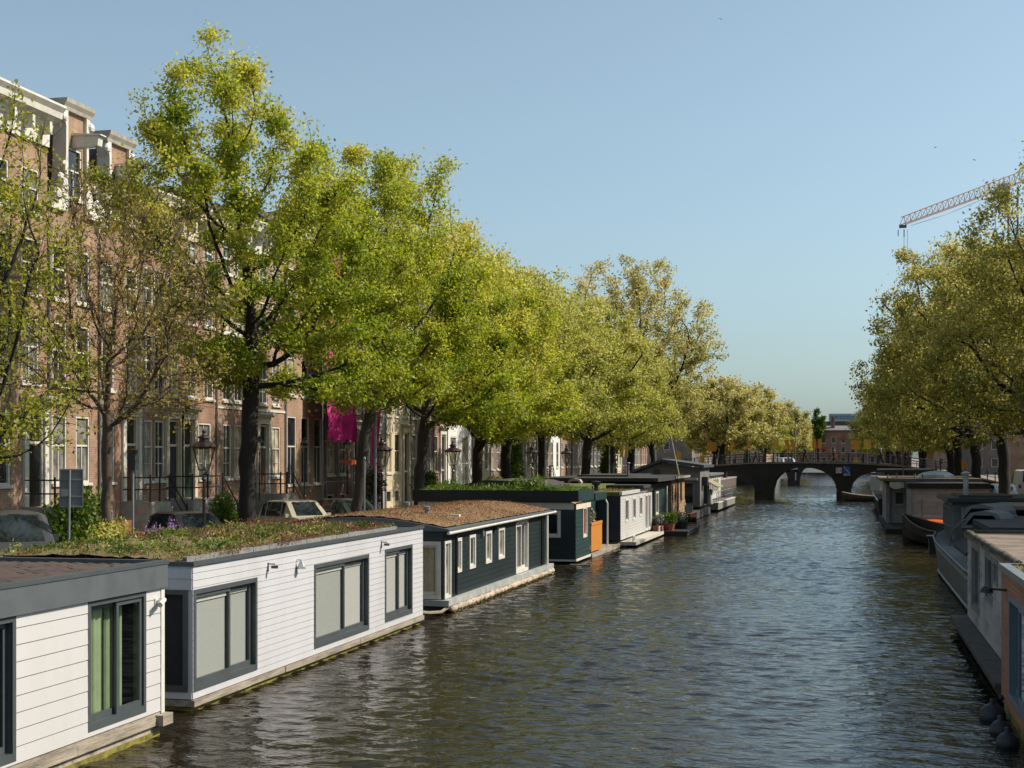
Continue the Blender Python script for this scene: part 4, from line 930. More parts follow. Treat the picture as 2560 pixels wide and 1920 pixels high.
    small_window(t, F, *O[0], WHITE, mat('red_curtain', (.22, .03, .03), .6, .2, 4), fr=.1, name='red_window')
    w = small_window(t, G, *OE[0], CREAMT, PANES[0], fr=.12, name='end_window'); q = MB()
    for a in (5.0, 5.25, 5.5, 5.72): q.fbox(G, a, a+.16, 1.15, 1.95, -.038, -.034)
    q.build('curtain', BLINDW, w)
    q = MB(); q.box(XB+.3, X-.1, Y0+.25, 84, -.4, .15); q.build('hull', mat('hull_black', (.012, .012, .012), .8, .3, 4), t)
    q = MB(); q.box(X-.15, X+.06, Y0, Y0+3.6, .12, .218); q.box(XB, X-.152, Y0-.03, Y0+.1, .12, .2); q.build('base_board', CREAMT, t)
    # recessed middle part with orange doors
    q = MB(); W2 = frame_x(X-1.1, Y0+3.6, .22); planks(q, W2, 0, 9., 0, 2.5, .25, (), gap=.01, t1=.03); q.quad((X-1.1, Y0+3.6, .22), (X-1.1, Y0+12.4, .22), (X-1.1, Y0+12.4, 2.72), (X-1.1, Y0+3.6, 2.72)); q.build('recessed_wall', DGREEN2, t)
    q = MB(); q.box(X-1.3, X-.25, Y0+6.6, Y0+9.9, 2.62, 2.98); q.build('canopy', DGREEN2, t)
    OR = mat('orange_stain', (.55, .21, .035), .5, .12, 3, .2, stretch=(1, 4, .4))
    q = MB(); D = frame_x(X+.05, Y0+3.75, .3)
    for i in range(5): q.fbox(D, i*.60, i*.60+.59, .0, 1.20, -.04, .0)
    q.fbox(D, 0, 3., 1.22, 1.36, -.05, .02); q.build('storage_doors', OR, t)
    q = MB(); q.fbox(D, 0.1, 2.6, 2.0, 2.5, -1.0, -.95); q.build('slatted_screen', mat('cedar', (.48, .27, .12), .6, .2, 4), t)
    q = MB(); q.box(X-1.3, X+.12, Y0+3.6, Y0+12.4, .02, .22); q.build('deck', WOODW, t)
    q = MB(); q.tube([(X-.3, Y0+9.8, 2.6), (X-.2, Y0+9.8, 2.4), (X-.2, Y0+9.8, .25)], .05, 7); q.build('white_pipe', WHITE, t)
    q = MB(); q.tube([(X-.4, Y0+3.9, .2), (X-.4, Y0+3.9, 2.7)], .05, 6); q.build('porch_post', mat('brown_post', (.10, .045, .03), .6, .2), t)
    pos = blob_points((X-.35, Y0+5.2, 1.75), (.35, .9, .6), 1300, 15); p = leaf_mesh('climbing_plant', pos, .13, leaf_mat('pale_plant', [(0, (.05, .06, .03)), (1, (.42, .40, .30))], .2), None, (X-.35, Y0+5.2, 1.1)); tag(p, 'pale flowering plant behind the orange doors of the green houseboat', 'plant')
    # ---- white boat with navy end
    X = -11.55; Y0, Y1 = 73.4, 85.6; XB = -17.6
    t = thing('houseboat', 'small white boarded houseboat with navy end wall, blue-grey door and mossy flat roof', 'houseboat', (-14.5, 80, 0), LB)
    F = frame_x(X, Y0, .42); O = [(1.55, 2.75, .85, 2.1), (4.3, 5.4, .85, 2.1), (6.9, 8.0, .95, 2.1), (9.2, 10.2, .05, 2.15), (10.5, 11.5, .05, 2.15)]
    q = MB(); cut_wall(q, F, Y1-Y0, 2.32, O, .12); planks(q, F, 0, Y1-Y0, 0, 2.32, .15, O, gap=.012, t1=.025); q.box(XB, X, Y1-.02, Y1, .4, 2.7); q.box(XB, XB+.02, Y0, Y1, .4, 2.7); q.build('wall', WSIDE, t)
    G = frame_y(Y0, XB, .42); q = MB(); planks(q, G, 0, X-XB, 0, 2.3, .16, (), t1=.03); q.box(XB, X, Y0, Y0+.02, .4, 2.7); q.build('end_wall', mat('navy_boards', (.012, .015, .028), .5, .2, 2), t)
    q = MB(); q.box(X-.05, X+.10, Y0-.05, Y1+.05, 2.76, 2.94); q.build('fascia', WSIDE, t)
    q = MB(); q.box(XB, X-.052, Y0-.05, Y1, 2.72, 2.92); q.build('roof', MOSSG, t)
    planting(t, (XB+.2, X-.1, Y0, Y1), 7000, .08, SEDUM, 17, h=.10, clump=40, z=2.92, sig=.8)
    for o in O[:3]: small_window(t, F, *o, WHITE, PANES[1], fr=.1)
    for o in O[3:]: small_window(t, F, *o, WHITE, mat('blue_grey_door', (.17, .22, .27), .5, .1), fr=.1, name='door')
    q = MB(); q.box(XB, X+.75, Y0+.6, Y1+3., .12, .30); q.build('deck', mat('pale_deck', (.50, .46, .38), .8, .2, 3, .3), t)
    q = MB(); q.box(XB, X+.2, Y0+.4, Y1, -.4, .118); q.build('hull', mat('hull_black', (.012, .012, .012), .8, .3, 4), t)
    q = MB(); q.lathe([(.12, 0), (.12, .3), (.24, .36), (.26, .5), (.08, .56)], (-13.2, Y0+2.2, 2.92), 10); q.build('roof_vent', BLACKP, t)
    q = MB()
    for y in (Y0+1.1, Y1-.6): q.tube([(X+.55, y-.22, .3), (X+.55, y-.18, .58), (X+.55, y+.18, .58), (X+.55, y+.22, .3)], .06, 8)
    q.build('mooring_bracket', WHITE, t)
    # ---- dark green cabin with white windows, black flat roof behind
    X = -11.45; Y0, Y1 = 86., 91.2; XB = -17.2
    t = thing('houseboat', 'dark green cabin boat with a low black felt roof, white window and white corner pipe', 'houseboat', (-14.5, 88, 0), LB)
    F = frame_x(X, Y0, .35); O = [(.5, 1.8, .85, 2.3)]
    q = MB(); cut_wall(q, F, Y1-Y0, 2.6, O, .12); planks(q, F, 0, Y1-Y0, 0, 2.6, .2, O, t1=.03); q.box(XB, X-.01, Y0, Y0+.02, .3, 2.95); q.box(XB, X-.01, Y1-.02, Y1, .3, 2.95); q.build('wall', DGREEN2, t)
    small_window(t, F, *O[0], WHITE, PANES[1], fr=.12)
    q = MB(); q.box(XB-.8, X+.2, Y0-6., Y1+.4, 2.98, 3.16); q.build('roof', BITUM, t)
    q = MB(); q.tube([(X+.12, Y1-.2, 2.95), (X+.12, Y1-.2, .4)], .08, 7); q.build('white_pipe', WHITE, t)
    q = MB(); q.box(XB, X+.1, Y0, Y1, -.3, .35); q.build('hull', mat('hull_black', (.012, .012, .012), .8, .3, 4), t)
    q = MB(); q.tube([(-13.4, 88.3, 3.16), (-13.4, 88.3, 4.35)], .075, 8); q.lathe([(.11, 0), (.15, .05), (.11, .1)], (-13.4, 88.3, 4.33), 8); q.build('flue', ZINC, t)
    # ---- brown timber boat
    X = -11.2; Y0, Y1 = 92.2, 100.; XB = -17.8
    t = thing('houseboat', 'brown timber houseboat with tall narrow windows and a flat dark roof', 'houseboat', (-14.5, 96, 0), LB)
    F = frame_x(X, Y0, .5); O = [(.4, 1.1, 1.25, 2.5), (2.1, 2.7, 1.4, 2.5), (4.9, 6.1, 1.15, 2.6)]
    BT = mat('brown_timber', (.30, .19, .10), .8, .3, 3, .4, c2=(.16, .09, .05), stretch=(1, .3, 1.5))
    q = MB(); cut_wall(q, F, Y1-Y0, 2.75, O, .12); planks(q, F, 0, Y1-Y0, 0, 2.75, .22, O, t1=.03); q.box(XB, X-.01, Y0, Y0+.02, .4, 3.2); q.box(XB, X-.01, Y1-.02, Y1, .4, 3.2); q.build('wall', BT, t)
    for o in O: small_window(t, F, *o, mat('brown_frame', (.2, .1, .05), .6, .2), PANES[1], fr=.1)
    q = MB(); q.box(XB-.4, X+.35, Y0-9, Y1+.4, 3.30, 3.52); q.box(XB+1, -13.4, Y0-3, Y1-1, 3.52, 3.62); q.build('roof', BITUM, t)
    q = MB(); q.box(X+.352, X+.40, Y0-.5, Y1+.4, 3.36, 3.50); q.build('roof_edge', WOODW, t)
    q = MB(); q.tube([(X+.1, Y0+3.2, 3.2), (X+.1, Y0+3.2, .6)], .06, 7); q.build('downpipe', mat('brown_post', (.10, .045, .03), .6, .2), t)
    q = MB(); q.box(XB, X+.12, Y0, Y1, -.3, .5); q.build('hull', mat('hull_black', (.012, .012, .012), .8, .3, 4), t)
    # ---- grey gabled houseboat facing the camera
    Y0, Y1 = 112., 119.5; X0, X1 = -17.2, -11.3
    t = thing('houseboat', 'grey gabled houseboat facing the water with big dark glass doors and a corrugated deck rail', 'houseboat', (-14, 116, 0), LB)
    GW = mat('grey_boards', (.17, .16, .15), .7, .12, 2)
    q = MB(); q.prism([(X0, .9), (X1, .9), (X1, 3.9), (-14.3, 4.35), (X0, 3.2)], Y0, Y0+.2, 'y'); q.box(X1-.2, X1, Y0+.2, Y1, .9, 3.85); q.box(X0, X0+.2, Y0+.2, Y1, .9, 3.2); q.box(X0, X1, Y1, Y1+.2, .9, 3.4); q.build('wall', GW, t)
    q = MB(); q.prism([(X0-1.3, 2.8), (-14.3, 4.4), (X1+.35, 3.95), (X1+.35, 4.15), (-14.3, 4.62), (X0-1.3, 3.0)], Y0-.6, Y1+.4, 'y'); q.build('roof', mat('slate_roof', (.06, .068, .075), .6, .2, 3), t)
    G = frame_y(Y0, X0, .9)
    small_window(t, G, 1.9, 3.7, .1, 1.95, GW, PANES[0], fr=.12, name='glass_door', dn=.1); small_window(t, G, 3.75, 5.5, .1, 1.95, GW, PANES[0], fr=.12, name='glass_door', dn=.1)
    q = MB(); q.fbox(G, 1.6, 5.7, 2.05, 2.25, .002, .25); q.build('shelf', mat('pale_shelf', (.42, .40, .36), .7, .1), t)
    q = MB(); q.prism([(X1-.02, 2.9), (X1+1.0, 2.35), (X1+1.0, 2.28), (X1-.02, 2.8)], 116.5, 121.5, 'y'); q.build('side_awning', mat('khaki_canvas', (.27, .23, .13), .8, .2, 3), t)
    q = MB(); q.box(X1+.01, X1+.45, 113.2, 114.2, 2.5, 3.2); q.box(X1+.01, X1+.3, 115., 115.4, 1.0, 2.9); q.build('equipment_box', mat('dark_box', (.03, .03, .03), .5, .2), t)
    q = MB(); q.box(X1+.01, X1+.35, 117.2, 118.8, .9, 2.1); q.build('side_cupboard', mat('pale_shelf', (.42, .40, .36), .7, .1), t)
    q = MB(); n = 16; c = (X0+2.5, Y0-.03, 3.55); q.tube([(c[0]+.22*math.cos(2*math.pi*i/n), c[1], c[2]+.22*math.sin(2*math.pi*i/n)) for i in range(n+1)], .05, 6); q.tube([(c[0]-.2, c[1], c[2]), (c[0]+.2, c[1], c[2])], .025, 5); q.tube([(c[0], c[1], c[2]-.2), (c[0], c[1], c[2]+.2)], .025, 5); q.build('wheel_ornament', mat('wheel_brown', (.07, .055, .045), .6, .2), t)
    q = MB(); y = Y0-5.2; px = -16.9
    while px < -11.4: q.box(px, px+.17, y, y+.05+(.03 if int(px*5.5) % 2 else 0), .25, 1.15); px += .18
    q.build('deck_rail', mat('corrugated_grey', (.24, .25, .26), .5, .15, 3), t)
    q = MB(); q.box(-17., -11.2, y+.06, Y1, .05, .62); q.build('deck', mat('hull_grey_dark', (.05, .05, .052), .7, .2), t)
    q = MB(); q.tube([(-11.9, Y0-4.6, .9), (-13.0, Y0-5.0, 6.4)], [.06, .035], 7); tag(q.build('spar', mat('pale_spar', (.50, .44, .36), .6, .15), None, (-11.9, Y0-4.6, .9)), 'pale wooden spar leaning up over the grey gabled houseboat deck', 'spar')
    pos = blob_points((-13, Y0-4.9, 1.35), (1.3, .3, .35), 500, 25); tag(leaf_mesh('deck_plants', pos, .14, LF_SHRUB, None, (-13, Y0-4.9, .8)), 'low plants behind the corrugated rail of the grey gabled houseboat', 'plant')
    # ---- boat beyond it with pale windows and deck rail
    Y0, Y1 = 127., 141.; X = -11.2
    t = thing('houseboat', 'pale low houseboat with a row of white windows left of the bridge pier', 'houseboat', (-13.5, 133, 0), LB)
    F = frame_x(X-1., Y0, .9); q = MB(); O = [(k*1.9+.5, k*1.9+1.7, .5, 1.9) for k in range(6)]; cut_wall(q, F, Y1-Y0, 2.2, O, .12); q.box(-16.5, X-1.01, Y0, Y0+.1, .9, 3.1); q.build('wall', mat('pale_grey_boards', (.46, .45, .42), .7, .1), t)
    for o in O: small_window(t, F, *o, WHITE, PANES[1], fr=.12)
    q = MB(); q.box(-16.8, X-.7, Y0-.3, Y1, 3.1, 3.28); q.build('roof', ZINC, t)
    q = MB(); q.box(-16.5, X+.25, Y0-3, Y1+2., .2, .75); q.build('hull', mat('hull_grey', (.20, .19, .17), .8, .2), t)
    q = MB(); q.box(X-.1, X+.3, Y0-3, Y1+2., .76, .84); q.build('deck_edge', mat('pale_deck', (.50, .46, .38), .8, .2, 3, .3), t)
    q = MB()
    for k in range(12): q.tube([(X+.1, Y0-2.5+k*1.5, .84), (X+.1, Y0-2.5+k*1.5, 1.75)], .03, 5)
    q.tube([(X+.1, Y0-2.5, 1.75), (X+.1, Y0+14., 1.75)], .03, 5); q.tube([(X+.1, Y0-2.5, 1.3), (X+.1, Y0+14., 1.3)], .02, 5); q.build('railing', ZINC, t)
    # small things round the boats
    q = hull_mesh(3.6, 1.3, .55, .28); o = q.build('dinghy', [mat('dinghy_navy', (.012, .014, .02), .4, .2), mat('dinghy_rim', (.33, .12, .07), .5, .2)], None, (0, 0, 0), smooth=False); o.location = (-12.6, 104.5, -.12); o.rotation_euler = (0, 0, R(8)); tag(o, 'small navy rowing boat with a reddish gunwale and pink flag by the corrugated rail', 'rowing boat')
    f = MB(); f.box(-.22, .22, -.008, .008, -.13, .13); fo = f.build('flag', mat('flag_pink', (.75, .25, .28), .7, .2, 9)); fo.parent = o; fo.location = (1.55, -.3, .62)
    # floating planter raft
    t = thing('planter_raft', 'black floating raft carrying plant tubs beside the brown timber houseboat', 'raft', (-10.2, 89.5, 0))
    q = MB(); q.box(-11.1, -9.4, 85.6, 92.4, .02, .22); q.box(-11.1, -9.35, 85.5, 92.5, .22, .30); q.build('platform', mat('raft_black', (.02, .02, .02), .7, .2), t)
    for i, (x, y, w, m, lab) in enumerate(((-10.7, 86.3, .5, 'tub_red', 'red brick coloured plant tub on the floating raft, nearest'), (-10.2, 88.6, .55, 'tub_black', 'black plant tub in the middle of the floating raft'), (-10.4, 90.8, .45, 'tub_grey', 'grey plant tub at the far end of the floating raft'))):
        pt = thing('plant_tub', lab, 'plant tub', (x, y, .3), 'tubs on the raft')
        q = MB(); q.lathe([(w*.8, 0), (w, .42), (w*.93, .42), (w*.9, .34)], (x, y, .3), 10); q.build('tub', mat(m, ((.22, .06, .04), (.015, .015, .015), (.2, .2, .2))[i], .7, .2), pt)
        leaf_mesh('foliage', blob_points((x, y, 1.0), (.7, .8, .45), 700, 30+i), .13, LF_SHRUB if i != 1 else leaf_mat('pale_plant', [(0, (.05, .06, .03)), (1, (.42, .40, .30))], .2), pt)
    t = thing('flower_box', 'dark red flower box with silvery plants on the small white houseboat deck', 'flower box', (-11.2, 86.4, .3)); q = MB(); q.box(-11.4, -10.85, 85., 87.6, .3, .62); q.build('box', mat('tub_red', (.22, .06, .04), .7, .2), t)
    leaf_mesh('foliage', blob_points((-11.1, 86.3, .95), (.5, 1.5, .4), 1100, 41), .12, leaf_mat('silver_plant', [(0, (.07, .09, .06)), (1, (.28, .3, .24))], .2), t)
    q = hull_mesh(1.6, .8, .3, .1); o = q.build('upturned_boat', [mat('pale_canvas', (.40, .35, .31), .6, .15), mat('pale_canvas', (.4, .35, .31), .6)], None, (0, 0, 0)); o.location = (-15.4, 84.6, 3.5); o.rotation_euler = (R(180), 0, R(75)); o.scale = (2, 1.3, 1.1); tag(o, 'pale upturned canvas covered dinghy lying on the black felt roof', 'dinghy')
    q = MB(); q.box(-13., -9.3, -.08, .08, -.02, .05); o = q.build('floating_plank', WOODW, None, (0, 0, 0)); o.location = (1.1, 61.2, .0); o.scale = (.25, 1, 1); o.location.x = -8.6; tag(o, 'pale plank floating on the water by the dark green houseboat with the black fascia', 'plank')
def hull_mesh(L, W, H, rise, n=12, rim=.06, fine=1.7):
    """open boat hull along x, bow at +x"""
    q = MB(); rings = []
    for i in range(n+1):
        f = i/n; x = -L/2+L*f; w = W/2*max(.04, (1-max(0, (f-.35)/.65)**fine))*(.86+.14*min(1, f/.25)); z = H+rise*(max(0, f-.4)/.6)**2
        k = .25*(max(0, f-.6)/.4)
        rings.append([(x, -w, z), (x, -w*.96, z*.6+k*.3), (x, -w*.74, z*.22+k*.5), (x, 0, k*.5), (x, w*.74, z*.22+k*.5), (x, w*.96, z*.6+k*.3), (x, w, z), (x, w-rim, z), (x, w*.6-rim*.5, .16+k), (x, -w*.6+rim*.5, .16+k), (x, -w+rim, z)])
    q.loft(rings)
    q.cur = 1
    for s in (0, 6):
        q.tube([(r[s][0], r[s][1], r[s][2]+.01) for r in rings], rim*.7, 5)
    q.cur = 0
    return q
# ------------------------------------------------------------------ right bank boats
def build_right_boats():
    RB = 'houseboats moored along the right quay'
    CED = mat('cedar_boards', (.34, .155, .085), .6, .2, 2.5, .2, stretch=(1, .3, 2))
    # brown-orange boarded boat at the lower right
    X = 2.8; E = 27.9
    t = thing('houseboat', 'orange-brown boarded houseboat at the lower right corner with a blue-grey glass door', 'houseboat', (5, 20, 0), RB)
    F = frame_x(X, 8., .22, -1); O = [(12.6, 18.55, .22, 2.08)]
    q = MB(); cut_wall(q, F, E-8, 2.4, O, .14); planks(q, F, 0, E-8, 0, 2.4, .082, O, gap=.008, t1=.022, slant=.004); q.box(X+.001, 7.6, E-.02, E, .22, 2.6); q.build('wall', CED, t)
    sliding(t, F, O[0][0], O[0][1], O[0][2], O[0][3], mat('blue_grey_frame', (.13, .17, .20), .45, .1), None, None, .8, name='glass_door', fr=.12)
    q = MB(); q.box(X-.06, X+.12, 8, E+.05, 2.622, 2.74); q.box(X+.121, 7.6, E-.1, E+.05, 2.622, 2.74); q.build('roof_edge', ZINC, t)
    q = MB(); q.box(X+.121, 7.6, 8, E-.101, 2.5, 2.70); q.build('roof', MOSSG, t)
    planting(t, (X+.2, 7.4, 15, E-.2), 9000, .08, SEDUM, 51, h=.12, clump=40, z=2.70, sig=.5)
    q = MB(); q.box(X+.03, 7.6, 8, E, -.4, .218); q.build('hull', ALGAE, t)
    q = MB(); q.tube([(X-.02, 26.95, 2.32), (X-.34, 27.0, 2.34)], .022, 6); q.lathe([(.05, .05), (.10, .0), (.12, -.07), (.02, -.08)], (X-.36, 27.0, 2.34), 10); q.build('wall_lamp', BLACKP, t)
    q = MB(); q.lathe([(.02, -.06), (.06, 0), (.02, .06)], (X-.08, 27.3, .32), 8); q.build('bollard', BLACKP, t)
    fm = mat('fender_grey', (.022, .026, .03), .5, .25, 5)
    fend = None
    for i, (y, r, lab) in enumerate(((26.9, .24, 'largest dark ball fender on the water by the brown boarded wall'), (25.5, .19, 'middle bluish ball fender floating by the brown boarded wall'), (24.4, .19, 'ball fender cut by the right edge of the photo'))):
        q = MB(); pr = [(.01, -r)]+[(r*math.sin(math.pi*k/9), -r*math.cos(math.pi*k/9)) for k in range(1, 9)]+[(.05, r), (.05, r+.07), (.01, r+.08)]
        q.lathe(pr, (X-.27, y, .05), 14); o = q.build('ball_fender', fm, None, (X-.27, y, .05), smooth=True); tag(o, lab, 'fender', 'ball fenders along the brown houseboat')
    # old white boarded boat
    X = 3.15; Y0, Y1 = 28.3, 40.
    t = thing('houseboat', 'worn white boarded houseboat with a brown felt roof and rolled mossy edge', 'houseboat', (5.4, 34, 0), RB)
    F = frame_x(X, Y0, .48, -1); H = 2.1
    OLD = mat('worn_white_boards', (.40, .385, .36), .75, .2, 1.2, .2, c2=(.26, .235, .20), stretch=(1, .5, 2))
    O = [(8.1, 10.3, .35, 2.02), (4.9, 6.6, .92, 2.02), (3.75, 4.6, 1.45, 2.02)]
    q = MB(); cut_wall(q, F, Y1-Y0, H, O, .12); planks(q, F, 0, Y1-Y0, 0, H, .19, O, gap=.016, t1=.03, slant=.012); q.box(X+.001, 7.8, Y1-.03, Y1, .48, 2.6); q.box(X+.001, 7.8, Y0, Y0+.03, .48, 2.6); q.build('wall', OLD, t)
    for i, o in enumerate(O): small_window(t, F, *o, mat('old_frame', (.22, .21, .2), .7, .2), PANES[0] if i else PANES[1], fr=.1)
    q = MB(); q.box(X-.1, 7.9, Y0-.1, Y1+.2, 2.585, 2.68); rn = random.Random(6)
    q.build('roof', mat('brown_felt', (.20, .15, .11), .95, .3, 1.2, .5, c2=(.12, .09, .065)), t)
    pts = []; rad = []; y = Y0-.1
    while y < Y1+.2: pts.append((X-.03+rn.uniform(-.02, .02), y, 2.70+rn.uniform(-.015, .015))); rad.append(.075+rn.uniform(-.018, .02)); y += .2
    q = MB(); q.tube(pts, rad, 7); q.tube([(X+.05, Y1+.15, 2.70), (7.8, Y1+.15, 2.70)], .07, 7); q.build('roof_edge_roll', mat('moss_roll', (.09, .075, .05), .95, .35, 6, .8), t, smooth=True)
    q = MB(); q.box(X-.45, X, Y0, Y1+.3, .34, .44); q.build('walkway', mat('dark_walkway', (.09, .075, .06), .9, .3, 4, .4), t)
    q = MB(); q.box(X+.05, 7.8, Y0, Y1+.1, -.4, .479); q.box(X-.3, X+.049, Y0, Y1, .05, .33); q.build('hull', mat('hull_black', (.012, .012, .012), .8, .3, 4), t)
    # barge with grey hull
    Y0, Y1 = 41.5, 66.
    t = thing('barge', 'old grey-white steel barge with a black roofed deckhouse and canvas, behind the worn white houseboat', 'barge', (5.6, 54, 0), RB)
    HUL = mat('barge_grey', (.145, .148, .148), .6, .25, 1.6, .2, c2=(.13, .11, .095))
    q = MB(); rings = []
    for i in range(19):
        f = i/18; y = Y0+(Y1-Y0)*f; w = 2.35*(1-max(0, (f-.72)/.28)**2.6*.95)*(1-max(0, (.08-f)/.08)**2*.4); xc = 5.75; z = 1.35+.7*max(0, (f-.6)/.4)**2
        rings.append([(xc-w, y, z), (xc-w*.97, y, z-.18), (xc-w, y, z-.24), (xc-w*.92, y, .05), (xc-w*.8, y, -.5), (xc+w*.8, y, -.5), (xc+w, y, z)])
    q.loft(rings); q.build('hull', HUL, t)
    q = MB(); q.tube([(r[0][0]-.02, r[0][1], r[0][2]) for r in rings], .06, 6); q.tube([(r[3][0]-.03, r[3][1], .12) for r in rings], .05, 5); q.build('rubbing_rail', BLACKP, t)
    q = MB(); Fg = frame_x(4.0, 57.5, 1.5, -1); G = frame_y(57.5, 4., 1.5)
    PG = mat('deckhouse_panels', (.12, .117, .11), .7, .2, 2)
    q.box(4., 7., 57.5, 63.2, 1.5, 3.0); q.build('deckhouse', PG, t)
    q = MB()
    for k in range(5): q.fbox(Fg, .2+k*1.12, .3+k*1.12, 0, 1.5, .0, .05)
    q.fbox(Fg, 0, 5.7, 1.38, 1.5, .052, .10); q.build('deckhouse_frame', mat('old_frame', (.22, .21, .2), .7, .2), t)
    for k in range(4): small_window(t, Fg, .42+k*1.12, 1.18+k*1.12, .5, 1.3, mat('old_frame', (.22, .21, .2), .7, .2), PANES[0], fr=.06, dn=.1)
    for k in range(3): small_window(t, G, .25+k*.9, .95+k*.9, .5, 1.3, mat('old_frame', (.22, .21, .2), .7, .2), PANES[0], fr=.06, dn=.1)
    q = MB(); q.box(3.7, 7.3, 57., 63.6, 3.002, 3.16); q.box(4.2, 6.2, 58, 62, 3.162, 3.25); q.build('deckhouse_roof', BLACKP, t)
    q = MB(); q.tube([(4.5, 58.5, 3.16), (4.5, 58.5, 4.05)], .10, 8); q.lathe([(.17, 0), (.19, .06), (.02, .14)], (4.5, 58.5, 4.05), 8); q.build('flue', mat('pale_flue', (.36, .33, .30), .5, .2), t)
    CAN = mat('dark_canvas', (.016, .018, .022), .8, .3, 3, .3)
    q = MB(); q.box(4.1, 7.6, 42.6, 50.4, 1.35, 2.58); q.build('cabin', CAN, t)
    q = MB(); q.box(3.9, 8.2, 42.2, 50.8, 2.582, 2.74); q.build('cabin_roof', BITUM, t)
    G2 = frame_y(42.6, 4.1, 1.4); small_window(t, G2, 1.3, 3.2, .25, 1.0, WHITE, PANES[2], fr=.1, name='cabin_window', dn=.1)
    q = MB(); q.prism([(3.9, 1.4), (5.2, 2.5), (6.8, 2.5), (7.6, 1.4)], 51., 57.2, 'y'); q.build('canvas_cover', CAN, t)
    q = MB(); q.tube([(3.7, 55.5, 1.4), (3.75, 55.0, 2.0), (4.2, 54.2, 2.5)], .03, 6); q.build('davit', ZINC, t)
    q = MB(); q.box(5.6, 8.8, 52.4, 57., 2.9, 3.02); q.box(8.0, 8.7, 52, 57, 1.4, 2.9); q.build('awning', mat('brown_felt', (.20, .15, .11), .95, .3, 1.2, .5, c2=(.12, .09, .065)), t)
    DG = mat('dinghy_grey', (.11, .118, .125), .5, .12, 3)
    for i, (loc, rz, L, lab) in enumerate((((5.0, 51.4, 3.16), R(62), 2.9, 'upper upturned pale grey dinghy on the barge cabin roof'), ((4.7, 48.9, 3.02), R(66), 2.4, 'lower upturned pale grey dinghy beside the black cabin of the barge'))):
        q = hull_mesh(L, 1.35, .42, .12); o = q.build('dinghy', [DG, WOODW], None, (0, 0, 0), smooth=False); o.location = loc; o.rotation_euler = (R(180), 0, rz); tag(o, lab, 'dinghy', 'dinghies stored upside down')
    # dark wooden sloop with bow to the canal
    q = hull_mesh(9., 2.9, .95, .75, 16, .09); o = q.build('sloop', [mat('sloop_black', (.016, .014, .013), .6, .3, 2), mat('sloop_rim', (.07, .05, .04), .6, .2)], None, (0, 0, 0)); o.location = (5.4, 79., -.15); o.rotation_euler = (0, 0, R(122)); tag(o, 'dark wooden sloop with a raised bow moored in front of the pink-grey houseboat', 'boat')
    q = MB(); q.lathe([(.01, -.015), (.16, -.015), (.16, .015), (.01, .015)], (0, 0, 0), 12)
    q2 = MB(); q2.box(3.9, 6., 72.9, 73.9, .0, .75); q2.box(3.8, 6.1, 72.8, 74., .75, .86); tb = thing('work_float', 'black work float with a round pink mark, lying by the dark sloop', 'float', (5, 73.4, 0)); q2.build('body', mat('float_black', (.012, .012, .02), .6, .2), tb)
    q3 = MB(); n = 12; q3.quad(*[(4.35+.13*math.cos(2*math.pi*i/n), 72.795-.0, .5+.17*math.sin(2*math.pi*i/n)) for i in range(n)]); q3.build('pink_mark', mat('pink_paint', (.6, .16, .3), .6, .15), tb)
    # pink-grey houseboat
    t = thing('houseboat', 'pink-grey boarded houseboat facing the camera with a torn white awning strip and flat dark roof', 'houseboat', (5.5, 98, 0), RB)
    PB = mat('pink_grey_boards', (.40, .34, .325), .7, .12, 1.5); GB = mat('grey_old_boards', (.33, .31, .29), .75, .15, 1.5)
    G = frame_y(92., 3.85, .3); q = MB(); planks(q, G, 0, 4.6, 0, 2.5, .2, (), t1=.03); q.box(3.85, 8.4, 92., 100, .3, 2.8); q.build('front_wall', PB, t)
    q = MB(); q.box(3.6, 8.5, 91.7, 100, 2.802, 3.14); q.build('dark_roof_band', CAN, t)
    G3 = frame_y(100., 2.55, .3); q = MB(); q.box(2.55, 8.4, 100., 112, .3, 2.95); q.build('rear_wall', GB, t)
    for a in ((3.55, 3.845, 91.85, 92.1), (2.5, 2.75, 99.75, 99.995)):
        q = MB(); q.box(*a, .3, 2.8); q.build('corner_post', GB, t)
    small_window(t, G3, .45, 1.25, 1.15, 2.2, GB, PANES[1], fr=.1, dn=.1); F3 = frame_x(3.85, 92., .3, -1); small_window(t, F3, 1., 2.4, .2, 2.2, GB, PANES[0], fr=.1, dn=.1)
    q = MB(); q.box(2.1, 8.6, 98., 112.5, 3.16, 3.34); q.build('roof', mat('brown_felt', (.20, .15, .11), .95, .3, 1.2, .5, c2=(.12, .09, .065)), t)
    q = MB(); rn = random.Random(12); xs = [2.7+i*.25 for i in range(11)]; zz = [2.78-.16*abs(math.sin(i*.9)) for i in range(11)]
    for i in range(10): q.quad((xs[i], 97.9, 3.1), (xs[i+1], 97.9, 3.1), (xs[i+1], 97.86, zz[i+1]), (xs[i], 97.86, zz[i]))
    q.build('torn_awning', mat('torn_canvas', (.55, .52, .42), .8, .2, 6), t)
    q = MB(); q.box(2.3, 8.6, 91.3, 112.5, -.3, .299); q.build('hull', mat('hull_black', (.012, .012, .012), .8, .3, 4), t)
    q = MB(); q.lathe([(1.3, 0), (1.2, .18), (.9, .34), (.4, .44), (.02, .47)], (6.0, 104., 3.34), 16); q.build('skylight_dome', mat('dome', (.35, .40, .43), .3, .1), t)
    q = MB()
    for (x, z) in ((2.6, 99.), (3.3, 103.), (4.4, 100.), (5.0, 102.)): q.tube([(x, z, 3.3), (x, z, 3.62)], .05, 6)
    q.build('vent_pipe', WOODW, t)
    # railing and kayak before it
    tr = thing('deck_railing', 'grey wooden railing in front of the pink-grey houseboat', 'railing', (5, 89.5, .5))
